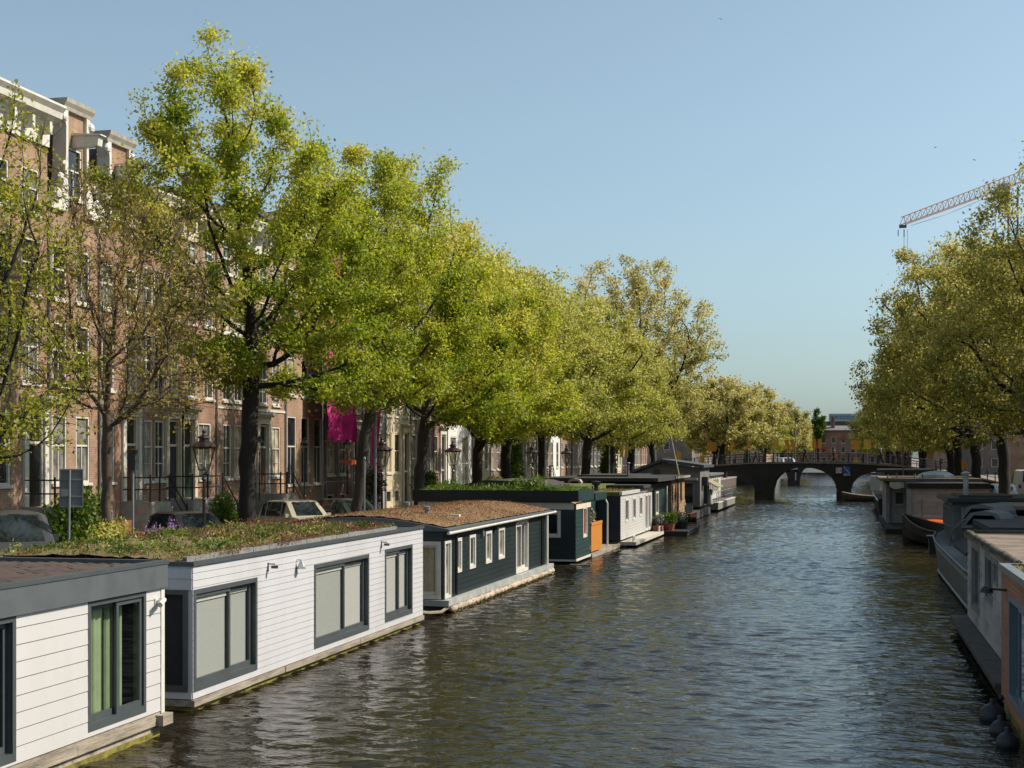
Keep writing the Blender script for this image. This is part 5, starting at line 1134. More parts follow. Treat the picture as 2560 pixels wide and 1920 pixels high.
    q = MB(); q.box(3.8, 7.5, 89.4, 89.5, 1.05, 1.2); q.box(3.8, 7.5, 89.4, 89.5, 1.95, 2.15); q.build('rail', mat('grey_old_boards', (.33, .31, .29), .75, .15), tr)
    for x in (4.35, 5.75, 7.2):
        q = MB(); q.box(x-.07, x+.07, 89.3, 89.398, .3, 2.25); q.build('post', WOODW, tr)
    q = MB(); q.box(3.7, 7.6, 88.4, 91., .15, .42); tag(q.build('jetty', mat('dark_walkway', (.09, .075, .06), .9, .3, 4, .4), None, (5.5, 89.6, .15)), 'low dark jetty carrying the orange kayak in front of the pink-grey houseboat', 'jetty')
    for i, (x, c, lab) in enumerate(((5.0, (.75, .13, .02), 'orange-red kayak lying on the jetty behind the railing'), (6.35, (.8, .35, .05), 'yellow-orange kayak behind the orange-red one on the jetty'))):
        q = MB(); rings = []
        for k in range(11):
            f = k/10; w = .33*math.sin(math.pi*min(max(f, .03), .97))**.7; rings.append([(x-1.15+2.3*f, 88.8+i*.5+w*math.cos(a)*1.2, .72+(.3*math.sin(a)*(w/.33))+.12*(2*f-1)**2) for a in [2*math.pi*j/8 for j in range(8)]])
        q.loft(rings); tag(q.build('kayak', mat('kayak_%d' % i, c, .4, .08), None, (x, 88.8+i*.5, .43), smooth=True), lab, 'kayak', 'kayaks on the jetty')
    # dark ship with wheelhouse
    t = thing('barge', 'black hulled barge with pale stripe and a glazed wheelhouse near the right bridge arch', 'barge', (5, 132, 0), RB)
    q = MB(); rings = []
    for i in range(15):
        f = i/14; y = 116.+30*f; w = 2.3*(1-max(0, (f-.75)/.25)**2.4*.95); xc = 4.6; z = 1.5+1.1*max(0, (f-.6)/.4)**2
        rings.append([(xc-w, y, z), (xc-w*.93, y, .1), (xc-w*.8, y, -.4), (xc+w*.8, y, -.4), (xc+w, y, z)])
    q.loft(rings); q.build('hull', mat('hull_black', (.012, .012, .012), .8, .3, 4), t)
    q = MB(); q.tube([(r[0][0]-.03, r[0][1], r[0][2]-.12) for r in rings], .07, 5); q.build('stripe', CREAMT, t)
    q = MB(); q.box(3., 6.6, 124., 130., 1.3, 2.0); q.box(3.0, 3.12, 124, 130, 2., 3.6); q.box(6.5, 6.6, 124, 130, 2., 3.6); q.box(4.7, 4.85, 124, 124.1, 2, 3.6); q.build('wheelhouse', mat('wheelhouse_dark', (.03, .03, .032), .5, .2), t)
    q = MB(); q.box(3.13, 6.49, 124.02, 124.06, 2.0, 3.5); q.build('pane', PANES[1], t)
    q = MB(); q.box(2.5, 7., 123.4, 131., 3.602, 3.75); q.build('wheelhouse_roof', mat('slate_roof', (.06, .068, .075), .6, .2, 3), t)
    q = MB(); q.box(2.1, 2.9, 138., 141., 1.6, 3.0); q.build('white_locker', WHITE, t)
    q = MB(); q.tube([(4.4, 121., 1.5), (4.4, 121., 6.4)], .06, 7); q.tube([(3.6, 121., 5.0), (5.2, 121., 5.05)], .025, 5); q.build('mast', mat('mast_brown', (.24, .11, .06), .5, .2), t)
    q = hull_mesh(6., 2., .7, .4); o = q.build('sloop', [mat('sloop_brown', (.10, .06, .045), .5, .2), mat('sloop_rim2', (.4, .33, .26), .6, .2)], None, (0, 0, 0)); o.location = (2.3, 158.5, -.1); o.rotation_euler = (0, 0, R(170)); tag(o, 'brown open sloop lying just before the right bridge arch', 'boat')
def build_bridge(label, Y, near, sign=False, seg=1.65, z_add=0.):
    XC = -5.; hw = 4.4
    BB = brick_mat('bridge_brick', (.048, .036, .03), (.034, .027, .023), (.05, .043, .036)); ST = mat('bridge_stone', (.26, .215, .18), .85, .25, 3, .4)
    t = thing('arch_bridge', label, 'bridge', (XC, Y, 0))
    def dz(x):
        a = abs(x-XC)
        for (a0, z0), (a1, z1) in zip(((0, 4.25), (6, 4.17), (11, 3.85), (17, 3.0), (24, 1.46), (40, 1.42)), ((6, 4.17), (11, 3.85), (17, 3.0), (24, 1.46), (40, 1.42), (90, 1.42))):
            if a <= a1: return z0+(z1-z0)*(a-a0)/(a1-a0)+z_add*max(0, 1-a/20)
        return 1.42
    arches = [(-8.5, -1.2, .9, 3.62), (-16.4, -10.3, .9, 3.15), (.3, 6.4, .9, 3.15)]
    def az(x):
        for a, b, s, c in arches:
            if a < x < b:
                u = (x-(a+b)/2)/((b-a)/2); return s+(c-s)*math.sqrt(max(0, 1-abs(u)**2.2))
        return -1.
    xs = sorted(set([XC-24+i*.4 for i in range(121)]+[a for q in arches for a in (q[0]+1e-4, q[1]-1e-4)]+[a for q in arches for a in q[:2]]))
    y0, y1 = Y, Y+2*hw
    q = MB()
    for a, b in zip(xs[:-1], xs[1:]):
        m = (a+b)/2
        la, lb = (az(a+1e-5), az(b-1e-5)) if az(m) > -1 else (-1, -1)
        for y in (y0, y1): q.quad((a, y, la), (b, y, lb), (b, y, dz(b)-.16), (a, y, dz(a)-.16))
        if az(m) > -1: q.quad((a, y0, la), (b, y0, lb), (b, y1, lb), (a, y1, la))
    for a, b, s, c in arches:
        for x in (a, b): q.quad((x, y0, -1), (x, y1, -1), (x, y1, s), (x, y0, s))
    q.build('arch_wall', BB, t)
    for x0, x1 in ((-10.3, -8.5), (-1.2, .3)):
        q = MB(); xm = (x0+x1)/2
        q.prism([(x0-.08, y0-.02), (x0+.1, y0-.55), (xm, y0-.75), (x1-.1, y0-.55), (x1+.08, y0-.02)], -1, 1.0, 'z'); q.build('pier', mat('pier_stone', (.04, .033, .028), .9, .3, 2, .4), t)
    for yy in (y0-.08, y1-.12):
        q = MB()
        for a, b in zip(xs[:-1], xs[1:]):
            q.quad((a, yy, dz(a)-.156), (b, yy, dz(b)-.156), (b, yy, dz(b)+.02), (a, yy, dz(a)+.02)); q.quad((a, yy, dz(a)+.02), (b, yy, dz(b)+.02), (b, yy+.2, dz(b)+.02), (a, yy+.2, dz(a)+.02)); q.quad((a, yy+.2, dz(a)-.156), (b, yy+.2, dz(b)-.156), (b, yy+.2, dz(b)+.02), (a, yy+.2, dz(a)+.02))
        q.build('coping', ST, t)
    q = MB()
    for a, b in zip(xs[:-1], xs[1:]): q.quad((a, y0+.12, dz(a)-.02), (b, y0+.12, dz(b)-.02), (b, y1-.12, dz(b)-.02), (a, y1-.12, dz(a)-.02))
    q.build('deck', mat('bridge_deck', (.12, .10, .09), .9, .2, 2), t)
    # arch rings, a header course standing proud
    q = MB()
    for a, b, s, c in arches:
        n = 28; p = []
        for i in range(n+1):
            x = a+(b-a)*i/n; u = (x-(a+b)/2)/((b-a)/2); z = s+(c-s)*math.sqrt(max(0, 1-abs(u)**2.2)); p.append((x, z))
        for i in range(n):
            (xa, za), (xb, zb) = p[i], p[i+1]; dx, dzz = xb-xa, zb-za; L = math.hypot(dx, dzz); nx, nz = -dzz/L*.3, dx/L*.3
            q.quad((xa, y0-.02, za), (xb, y0-.02, zb), (xb+nx, y0-.02, zb+nz), (xa+nx, y0-.02, za+nz))
    q.build('arch_ring', mat('arch_ring_brick', (.055, .041, .034), .9, .3, 6), t)
    if near: rng_y = (y0+.02, y1-.02)
    else: rng_y = (y0+.02,)
    for yy in rng_y:
        q = MB(); px = [XC-23+i*seg for i in range(int(46/seg)+1)]
        for h in (.42, .72, 1.02): q.tube([(x, yy, dz(x)+h) for x in px], .032 if h > 1 else .022, 5)
        rl = q.build('railing', IRON, t)
        pm = None
        for x in px:
            if pm is None:
                k = MB(); k.box(-.055, .055, -.055, .055, 0, 1.06); k.lathe([(.07, 0), (.09, .03), (.02, .1)], (0, 0, 1.06), 6); po = k.build('post', IRON); pm = po.data; bpy.data.objects.remove(po)
            o = bpy.data.objects.new('post', pm); COL.objects.link(o); o.parent = rl; o.location = Vector((x, yy, dz(x)))-Vector(WORLD[t.name])
    return dz
def text_mesh(txt, size, m, parent, loc, rot, name='lettering', ext=.004):
    cu = bpy.data.curves.new(name, 'FONT'); cu.body = txt; cu.size = size; cu.extrude = ext; cu.align_x = 'CENTER'; cu.align_y = 'CENTER'; cu.materials.append(m)
    tmp = bpy.data.objects.new('tmp', cu); COL.objects.link(tmp); bpy.context.view_layer.update()
    me = bpy.data.meshes.new_from_object(tmp.evaluated_get(bpy.context.evaluated_depsgraph_get())); bpy.data.objects.remove(tmp)
    o = bpy.data.objects.new(name, me); COL.objects.link(o); o.parent = parent; o.location = loc; o.rotation_euler = rot; return o
def person(label, loc, rz, coat, legs, skin=(.45, .30, .22), hair=(.03, .02, .015), stride=.32, name='person', h=1.78, hat=None, arm_fwd=.2, coat_len=.5):
    """one skinned body: trunk, limbs, palms and fingers grown from a stick skeleton"""
    t = thing(name, label, 'person', loc); s = h/1.78
    V = []; E = []; Rr = []
    def v(x, y, z, r): V.append((x*s, y*s, z*s)); Rr.append(r*s); return len(V)-1
    def e(a, b): E.append((a, b))
    pel = v(0, 0, .95, .135); w = v(0, 0, 1.12, .125); ch = v(0, .0, 1.32, .15); nk0 = v(0, 0, 1.47, .075); nk = v(0, .01, 1.54, .055); hd = v(0, .03, 1.63, .088); top = v(0, .02, 1.72, .078)
    for a, b in ((pel, w), (w, ch), (ch, nk0), (nk0, nk), (nk, hd), (hd, top)): e(a, b)
    for sd, f in ((-1, 1), (1, -1)):
        hp = v(sd*.09, 0, .9, .10); kn = v(sd*.10, f*stride*.45+.04, .50, .065); an = v(sd*.10, f*stride, .09+(.05 if f < 0 else 0), .045); to = v(sd*.11, f*stride+.17, .04, .035)
        for a, b in ((pel, hp), (hp, kn), (kn, an), (an, to)): e(a, b)
        sh = v(sd*.19, 0, 1.42, .065); el = v(sd*.25, -f*arm_fwd*.5-.03, 1.14, .048); wr = v(sd*.25, -f*arm_fwd+.06, .90, .034); pa = v(sd*.25, -f*arm_fwd+.09, .82, .038)
        for a, b in ((ch, sh), (sh, el), (el, wr), (wr, pa)): e(a, b)
        for k, (dx, L) in enumerate(((-.028, .085), (-.01, .095), (.01, .09), (.028, .07))):
            k1 = v(sd*.25+dx*.2, -f*arm_fwd+.09+dx, .78, .010); k2 = v(sd*.24+dx*.2, -f*arm_fwd+.10+dx, .78-L, .008); e(pa, k1); e(k1, k2)
        th = v(sd*.235, -f*arm_fwd+.135, .80, .011); th2 = v(sd*.225, -f*arm_fwd+.15, .755, .009); e(pa, th); e(th, th2)
    me = bpy.data.meshes.new('body'); me.from_pydata(V, E, []); o = bpy.data.objects.new('body', me); COL.objects.link(o); o.parent = t
    md = o.modifiers.new('skin', 'SKIN'); md.use_smooth_shade = True
    for i, sv in enumerate(me.skin_vertices[0].data): sv.radius = (Rr[i], Rr[i])
    me.skin_vertices[0].data[pel].use_root = True
    sb = o.modifiers.new('sub', 'SUBSURF'); sb.levels = 1; sb.render_levels = 1
    me.materials.append(mat('skin_'+name+str(int(skin[0]*100)), skin, .55, .08))
    def part(nm, rings, m):
        q = MB(); q.loft([[(x*s, y*s, z*s) for x, y, z in r] for r in rings]); ob = q.build(nm, m, None, (0, 0, 0), smooth=True); ob.parent = t; return ob
    def oval(cx, cy, z, a, b, n=12): return [(cx+a*math.cos(2*math.pi*j/n), cy+b*math.sin(2*math.pi*j/n), z) for j in range(n)]
    cm = mat('cloth_'+label[:14].replace(' ', '_'), coat, .9, .15, 6)
    part('coat', [oval(0, 0, 1.03-coat_len, .23, .24), oval(0, 0, .95, .20, .17), oval(0, 0, 1.15, .185, .145), oval(0, 0, 1.36, .215, .15), oval(0, 0, 1.46, .16, .11), oval(0, .005, 1.50, .075, .075)], cm)
    for sd, f in ((-1, 1), (1, -1)):
        q = MB(); q.tube([(sd*.18*s, 0, 1.42*s), (sd*.25*s, (-f*arm_fwd*.5-.03)*s, 1.14*s), (sd*.25*s, (-f*arm_fwd+.05)*s, .92*s)], [.085*s, .067*s, .055*s], 8); ob = q.build('sleeve', cm, None, (0, 0, 0), smooth=True); ob.parent = t
        q = MB(); q.tube([(sd*.09*s, 0, .92*s), (sd*.10*s, (f*stride*.45+.04)*s, .50*s), (sd*.10*s, f*stride*s, .13*s)], [.118*s, .086*s, .07*s], 8); ob = q.build('trouser_leg', mat('trousers_'+label[:14].replace(' ', '_'), legs, .85, .15, 6), None, (0, 0, 0), smooth=True); ob.parent = t
        q = MB(); q.loft([[(sd*.10*s+a*s, (f*stride+b)*s, z*s) for a, z in ((-.045, .0), (.045, .0), (.04, .07+c), (-.04, .07+c))] for b, c in ((-.07, .04), (.06, .03), (.2, -.02))]); ob = q.build('shoe', BLACKP, None, (0, 0, 0)); ob.parent = t
    hm = mat('hair_'+str(int(hair[0]*1000)), hair, .7, .2)
    part('hair' if hat is None else 'hat', [oval(0, .0, 1.60, .085, .075), oval(0, -.005, 1.66, .098, .10), oval(0, .0, 1.73, .09, .098), oval(0, .01, 1.79, .045, .05)], hm if hat is None else mat('hat_cloth', hat, .8, .1))
    q = MB()
    for sx in (-.033, .033): q.lathe([(.001, -.012), (.012, 0), (.001, .012)], (sx*s, .118*s, 1.655*s), 6)
    ob = q.build('eyes', mat('eye_dark', (.02, .015, .012), .3, .1), None, (0, 0, 0)); ob.parent = t
    q = MB(); q.loft([[(-.012*s, .112*s, 1.655*s), (.012*s, .112*s, 1.655*s), (0, .12*s, 1.66*s)], [(-.017*s, .115*s, 1.615*s), (.017*s, .115*s, 1.615*s), (0, .143*s, 1.617*s)]]); q.box(-.025*s, .025*s, .10*s, .118*s, 1.582*s, 1.59*s); ob = q.build('nose_and_mouth', mat('lips', (.36, .2, .16), .6, .1), None, (0, 0, 0)); ob.parent = t
    t.rotation_euler = (0, 0, rz); return t
VEH = {}
def vehicle(label, loc, rz, paint, kind='car', name='parked_car', cat='car', group='cars parked along the quays', length=4.3, height=1.5, width=1.75):
    """nose towards +x; the cross sections are lofted along the length"""
    t = thing(name, label, cat, loc, group); L, H, W = length, height, width
    if kind == 'van': prof = [(-.5, .38, .60, .60), (-.49, .28, .985, .55), (-.30, .26, 1., .55), (.10, .26, 1., .55), (.20, .26, .985, .55), (.335, .26, .60, .56), (.44, .26, .52, .50), (.49, .28, .44, .42), (.5, .36, .40, .40)]
    else: prof = [(-.5, .38, .56, .56), (-.485, .26, .68, .56), (-.40, .22, .90, .58), (-.30, .22, .985, .58), (.02, .22, 1., .58), (.08, .22, .97, .585), (.24, .22, .62, .58), (.36, .22, .585, .54), (.47, .26, .50, .46), (.5, .36, .42, .42)]
    q = MB(); rings = []
    for f, b, tp, belt in prof:
        x = f*L; w = W/2*(1-.22*max(0, abs(f)-.4)/.1*.6); zt = tp*H; zb = b*H*.7; bl = min(belt*H*1.0, zt-.005)
        tw = w*(.80 if zt > bl+.15 else .93)
        r = [(x, -w*.9, zb), (x, -w, zb+.12), (x, -w, bl*.8), (x, -w*.97, bl), (x, -tw, zt-.06*(zt-bl)), (x, -tw*.8, zt), (x, tw*.8, zt), (x, tw, zt-.06*(zt-bl)), (x, w*.97, bl), (x, w, bl*.8), (x, w, zb+.12), (x, w*.9, zb)]
        rings.append(r)
    q.loft(rings)
    pm = mat('paint_'+label[:18].replace(' ', '_'), paint, .3, .06, 1.2, spec=.6)
    o = q.build('body', pm, None, (0, 0, 0), smooth=False); o.parent = t; bv = o.modifiers.new('bevel', 'BEVEL'); bv.width = .03; bv.segments = 2; bv.limit_method = 'ANGLE'; bv.angle_limit = R(25)
    gm = pane_mat('car_glass', (.015, .02, .022), .04)
    def between(k, a, b, eps=.012):
        """glass laid on the loft faces between ring points a..b of rings k and k+1"""
        A, B, C, D = (Vector(rings[k][a]), Vector(rings[k+1][a]), Vector(rings[k+1][b]), Vector(rings[k][b]))
        n = (B-A).cross(D-A); n.normalize(); c = (A+B+C+D)/4
        out = c-Vector((c.x*.8, 0, H*.5));  n = n if n.dot(out) > 0 else -n
        return [tuple(c+(p-c)*.9+n*eps) for p in (A, B, C, D)]
    kk = range(len(prof)-1)
    ws = 4 if kind == 'van' else 5
    q = MB(); q.quad(*between(ws, 5, 6)); q.build('windscreen', gm, None, (0, 0, 0)).parent = t
    q = MB(); q.quad(*between(1, 5, 6)) if kind != 'van' else q.quad(*between(0, 5, 6)); q.build('rear_window', gm, None, (0, 0, 0)).parent = t
    for a, b in ((3, 4), (7, 8)):
        for k in ((3, 4) if kind == 'van' else (2, 3, 4)):
            q = MB(); q.quad(*between(k, a, b)); q.build('side_window', gm, None, (0, 0, 0)).parent = t
    for sx in (-.31, .32):
        for sy in (-1, 1):
            q = MB(); r = .31
            q.tube([(sx*L, sy*(W/2-.20), r), (sx*L, sy*(W/2+.01), r)], r, 18); o = q.build('wheel', mat('tyre', (.012, .012, .012), .85, .2), None, (0, 0, 0)); o.parent = t
            k = MB(); k.tube([(sx*L, sy*(W/2+.0), r), (sx*L, sy*(W/2+.025), r)], r*.62, 12); kr = k.build('rim', mat('rim_alloy', (.35, .35, .36), .35, .1, metal=.8), None, (0, 0, 0)); kr.parent = o
    for sy in (-1, 1):
        q = MB(); q.box(L*.47, L*.497, sy*W*.30, sy*W*.42, H*.40, H*.48); q.build('headlight', mat('lamp_glass', (.6, .6, .58), .15, .05), None, (0, 0, 0)).parent = t
        q = MB(); q.box(-L*.503, -L*.48, sy*W*.34, sy*W*.44, H*.42, H*.54); q.build('tail_light', mat('tail_red', (.35, .01, .01), .25, .1), None, (0, 0, 0)).parent = t
        q = MB(); q.box(L*.17, L*.20, sy*W*.50, sy*W*.58, H*.60, H*.69); q.build('mirror', pm, None, (0, 0, 0)).parent = t
    t.rotation_euler = (0, 0, rz); return t
def build_street():
    # ---- crowned street lamps
    LAMPR = mat('lamp_redbrown', (.022, .010, .009), .4, .25, 4)
    def lamp_proto(loc, label):
        t = thing('street_lamp', label, 'street lamp', loc, 'crowned lamps along the quay'); x, y, z = loc
        q = MB(); q.lathe([(.17, 0), (.17, .18), (.13, .24), (.11, .75), (.13, .8), (.08, .9), (.055, 1.0), (.05, 1.9), (.065, 1.95), (.045, 2.0), (.045, 2.55), (.09, 2.6), (.05, 2.66), (.035, 2.75)], loc, 10); q.build('post', LAMPR, t)
        q = MB(); q.tube([(x-.13, y, z+2.86), (x, y, z+2.7), (x+.13, y, z+2.86)], .018, 5); q.tube([(x, y-.13, z+2.86), (x, y, z+2.7), (x, y+.13, z+2.86)], .018, 5)
        r0, r1, z0, z1 = .18, .38, 2.9, 3.60
        for k in range(6):
            a = 2*math.pi*k/6; q.tube([(x+r0*math.cos(a), y+r0*math.sin(a), z+z0), (x+r1*math.cos(a), y+r1*math.sin(a), z+z1)], .014, 4)
        for r, zz, rr in ((r0, z0, .022), (r1, z1, .024)): q.tube([(x+r*math.cos(2*math.pi*k/6), y+r*math.sin(2*math.pi*k/6), z+zz) for k in range(7)], rr, 5)
        fr = q.build('lantern_frame', IRON, t)
        q = MB(); q.loft([[(x+r*.96*math.cos(2*math.pi*k/6), y+r*.96*math.sin(2*math.pi*k/6), z+zz) for k in range(6)] for r, zz in ((r0, z0), (r1, z1))], caps=False); q.build('lantern_glass', glass_mat('lantern_glass', (.80, .79, .74)), fr)
        q = MB(); q.lathe([(.02, 0), (.06, .06), (.055, .22), (.02, .3)], (x, y, z+2.95), 8); q.build('burner', mat('burner_white', (.6, .58, .52), .4, .1), fr)
        q = MB(); q.lathe([(.42, 0), (.44, .04), (.30, .17), (.16, .22), (.15, .30), (.20, .32), (.18, .37), (.08, .41), (.05, .47), (.07, .53), (.01, .6)], (x, y, z+3.60), 12)
        for k in range(10):
            a = 2*math.pi*k/10; q.tube([(x+.42*math.cos(a), y+.42*math.sin(a), z+3.63), (x+.47*math.cos(a), y+.47*math.sin(a), z+3.73)], [.03, .006], 4)
        q.build('crown', LAMPR, t); return t
    l0 = lamp_proto((-20., 41.9, QL+.02), 'crowned street lamp left of the tall bright tree, largest of its kind')
    for y, lab in ((59.7, 'crowned street lamp beside the leaning trunk, in front of the cream stone house'), (71.3, 'crowned street lamp in front of the white plastered house'), (90.3, 'crowned street lamp behind the grassy boat roof, left of a taller pale pole'), (102., 'crowned street lamp right of the pale pole, before the ivied front')):
        copy_tree(l0, (-20., y, QL+.02), .3, lab)
    # small lanterns on posts by the stoops
    def stoop_lantern(loc, label):
        t = thing('stoop_lantern', label, 'lantern', loc, 'small lanterns at the stoops'); x, y, z = loc
        q = MB(); q.lathe([(.06, 0), (.04, .1), (.03, 2.2), (.05, 2.24), (.02, 2.3)], loc, 8); q.build('post', IRON, t)
        q = MB(); q.loft([[(x+r*math.cos(2*math.pi*k/4+.78), y+r*math.sin(2*math.pi*k/4+.78), z+zz) for k in range(4)] for r, zz in ((.11, 2.3), (.21, 2.75))], caps=False); q.build('glass', glass_mat('lantern_glass'), t)
        q = MB(); q.lathe([(.24, 0), (.12, .14), (.06, .16), (.07, .24), (.01, .3)], (x, y, z+2.75), 8); q.build('cap', IRON, t); return t
    s0 = stoop_lantern((-27., 62.5, QL+1.3), 'small dark lantern on a post right of the paired door cases')
    for y, lab in ((68.2, 'small dark lantern on a post right of the tall tree trunk'), (74.6, 'small dark lantern on a grey post before the three tall dark windows'), (103.5, 'small lantern on a bracket post between two tree trunks')):
        copy_tree(s0, (-27., y, QL+1.3), 0, lab)
    # ---- sign back and poles
    t = thing('traffic_sign', 'back of a tall grey traffic sign on a thin pole above the sedum roof', 'traffic sign', (-19.7, 33.3, QL)); Zn = mat('galvanised', (.24, .25, .26), .5, .12, 4, metal=.4)
    q = MB(); q.tube([(-19.7, 33.3, QL-.0), (-19.68, 33.32, 4.4)], .03, 7); q.build('pole', Zn, t)
    q = MB(); c = Vector((-19.68, 33.40, 3.92)); U = Vector((.86, .5, 0)); 
    def bx(q, u0, u1, v0, v1, n0, n1): q.fbox(((c.x, c.y, c.z), (U.x, U.y, 0), (U.y, -U.x, 0)), u0, u1, v0, v1, n0, n1)
    bx(q, -.30, .30, -.50, .50, -.02, .0); bx(q, -.30, -.27, -.50, .50, .002, .05); bx(q, .27, .30, -.5, .5, .002, .05); bx(q, -.268, .268, .46, .5, .002, .05); bx(q, -.268, .268, -.5, -.46, .002, .05); bx(q, -.268, .268, .2, .24, .002, .045); bx(q, -.268, .268, -.24, -.2, .002, .045)
    q.build('sign_plate', mat('sign_back_grey', (.15, .155, .16), .5, .1, 3), t)
    t = thing('signal_pole', 'thin grey pole with a small dark box at its top beside the small brownish tree', 'pole', (-19.8, 36.9, QL)); q = MB(); q.tube([(-19.8, 36.9, QL), (-19.8, 36.9, 4.55)], .035, 7); q.build('pole', Zn, t)
    q = MB(); q.box(-19.9, -19.68, 36.8, 37., 4.35, 4.85); q.lathe([(.1, 0), (.12, .08), (.02, .14)], (-19.74, 36.86, 4.85), 8); q.build('signal_box', mat('dark_box', (.03, .03, .03), .5, .2), t)
    for (x, y, h, r, m, lab) in ((-19.6, 56.2, 3.2, .04, Zn, 'pale short pole next to the leaning tree trunk'), (-19.7, 57.9, 4.9, .06, Zn, 'pale grey pole between the leaning trunk and the second crowned lamp'), (-19.9, 94., 5.6, .07, Zn, 'tall pale grey pole between the fourth and fifth crowned lamps'), (-20, 121., 4.6, .06, Zn, 'pale pole behind the brown timber houseboat roof'), (-20, 103.5, 5.2, .05, LAMPR, 'thin leaning dark pole right of the fifth crowned lamp')):
        q = MB(); q.tube([(x, y, QL), (x+(.1 if m is LAMPR else .01), y, QL+h)], r, 7); q.lathe([(r, 0), (r*1.6, .04), (r*1.2, .12), (.01, .16)], (x+(.1 if m is LAMPR else .01), y, QL+h), 7); tag(q.build('pole', m, None, (x, y, QL)), lab, 'pole')
    YL = mat('yellow_flag', (.72, .42, .03), .7, .1, 5)
    for i, (dx, lab) in enumerate(((-.16, 'left one of two narrow yellow flags on the brown houseboat roof'), (.16, 'right one of two narrow yellow flags on the brown houseboat roof'))):
        q = MB(); q.tube([(-15.3+dx, 99., 3.52), (-15.3+dx, 99., 5.6)], .02, 5); t = thing('flag', lab, 'flag', (-15.3+dx, 99, 3.52), 'narrow yellow flags'); q.build('staff', WOODW, t)
        q = MB(); q.box(-15.3+dx-.11, -15.3+dx+.11, 98.985, 99.015, 4.75, 5.6); q.build('cloth', YL, t)
    # ---- pink scaffold sheet and banner
    PK = mat('pink_sheet', (.62, .015, .22), .65, .18, 1.2, .5, bscale=5)
    t = thing('scaffold_sheet', 'bright pink sheeting hung on scaffolding over a house front', 'sheeting', (-27.2, 74.6, 5.6))
    q = MB(); n, m_ = 34, 40; rn = random.Random(21); y0, y1 = 72.2, 76.9
    def fold(i, j): return -27.3+.16*math.sin(i*.55+.4*math.sin(j*.3))+.06*math.sin(j*.8+i*.2)
    for i in range(n):
        for j in range(m_):
            P_ = lambda a, b: (fold(a, b), y0+(y1-y0)*a/n, 5.7+13.5*b/m_+.15*math.sin(a*.5)*(b == 0))
            q.quad(P_(i, j), P_(i+1, j), P_(i+1, j+1), P_(i, j+1))
    q.build('sheet', PK, t, smooth=True)
    q = MB()
    for yy in (72.1, 74.5, 77.0):
        q.tube([(-27.5, yy, QL+.12), (-27.5, yy, 19.2)], .03, 5)
    for zz in (3.4, 5.6, 7.6, 9.6, 11.6, 13.6, 15.6, 17.6): q.tube([(-27.5, 72., zz), (-27.5, 77.1, zz)], .03, 5)
    q.build('scaffold_tubes', ZINC, t)
    q = MB(); n = 20
    for j in range(n): a = lambda k: (-26.3+.05*math.sin(k*.7), 0, 2.4+8.8*k/n); p, r = a(j), a(j+1); q.quad((p[0], 76.7, p[2]), (p[0]+.03, 78.0, p[2]), (r[0]+.03, 78.0, r[2]), (r[0], 76.7, r[2]))
    tb = thing('banner', 'long narrow pink banner hanging to the pavement right of the leaning tree trunk', 'banner', (-26.3, 77.3, QL)); q.build('cloth', PK, tb, smooth=True)
    q = MB(); q.tube([(-26.33, 76.6, QL+.12), (-26.33, 76.6, 11.4)], .04, 6); q.build('pole', ZINC, tb)
    q = MB(); q.box(-27.0, -26.4, 73.6, 76.4, 4.35, 4.6); tag(q.build('shop_sign', mat('orange_red_sign', (.5, .09, .03), .5, .1), None, (-26.8, 75, 4.35)), 'orange-red beam of a shop sign under the pink sheeting', 'sign')
    # ---- vehicles
    vehicle('dark grey people carrier with a dusty roof parked on the quay at the left edge', (-21.6, 33.6, QL), R(-48), (.05, .05, .048), 'van', 'parked_van', 'van', length=4.6, height=1.88, width=1.85)
    vehicle('cream car with a black side window parked behind the white houseboat roof', (-21.4, 53.4, QL), R(-40), (.40, .36, .27), 'car', length=4.2, height=1.62, width=1.75)
    vehicle('dark car mostly hidden behind the wisteria at the quay edge', (-21.5, 44.0, QL), R(-40), (.02, .02, .022), 'car')
    vehicle('dark green car behind the leaning tree trunk', (-21.5, 59.8, QL), R(-38), (.02, .035, .03), 'car')
    vehicle('purple-red car beyond the grassy roof edge, before the white plastered house', (-21.6, 74.8, QL), R(-70), (.09, .015, .035), 'car')
    vehicle('dark blue car behind the tree with two trunks', (-21.6, 88.5, QL), R(-60), (.02, .03, .06), 'car')
    vehicle('grey car parked before the fifth crowned lamp', (-21.6, 99., QL), R(-60), (.12, .125, .13), 'car')
    vehicle('white delivery van parked under the right bank trees', (13.4, 116., QL), R(90), (.62, .60, .56), 'van', 'parked_van', 'van', length=5.4, height=2.4, width=2.0)
    vehicle('white car with its roof catching light beyond the domed roof on the right bank', (10.4, 105., QL), R(95), (.5, .52, .54), 'car')
    vehicle('white van crossing the bridge, seen through the railing', (-7.6, 182., 2.9), R(-70), (.68, .67, .66), 'van', 'parked_van', 'van', 'vehicles on the bridge', 4.4, 1.85, 1.8)
    # ---- bicycles
    def bicycle(loc, rz, label, m):
        t = thing('bicycle', label, 'bicycle', loc, 'bicycles left on the quay')
        for sx in (-.52, .52):
            q = MB(); q.tube([(sx+.33*math.cos(2*math.pi*k/16), 0, .34+.33*math.sin(2*math.pi*k/16)) for k in range(17)], .02, 5)
            for k in range(8): a = math.pi*k/8; q.tube([(sx+.32*math.cos(a), 0, .34+.32*math.sin(a)), (sx-.32*math.cos(a), 0, .34-.32*math.sin(a))], .004, 3)
            q.build('wheel', mat('tyre', (.012, .012, .012), .85, .2), None, (0, 0, 0)).parent = t
        q = MB()
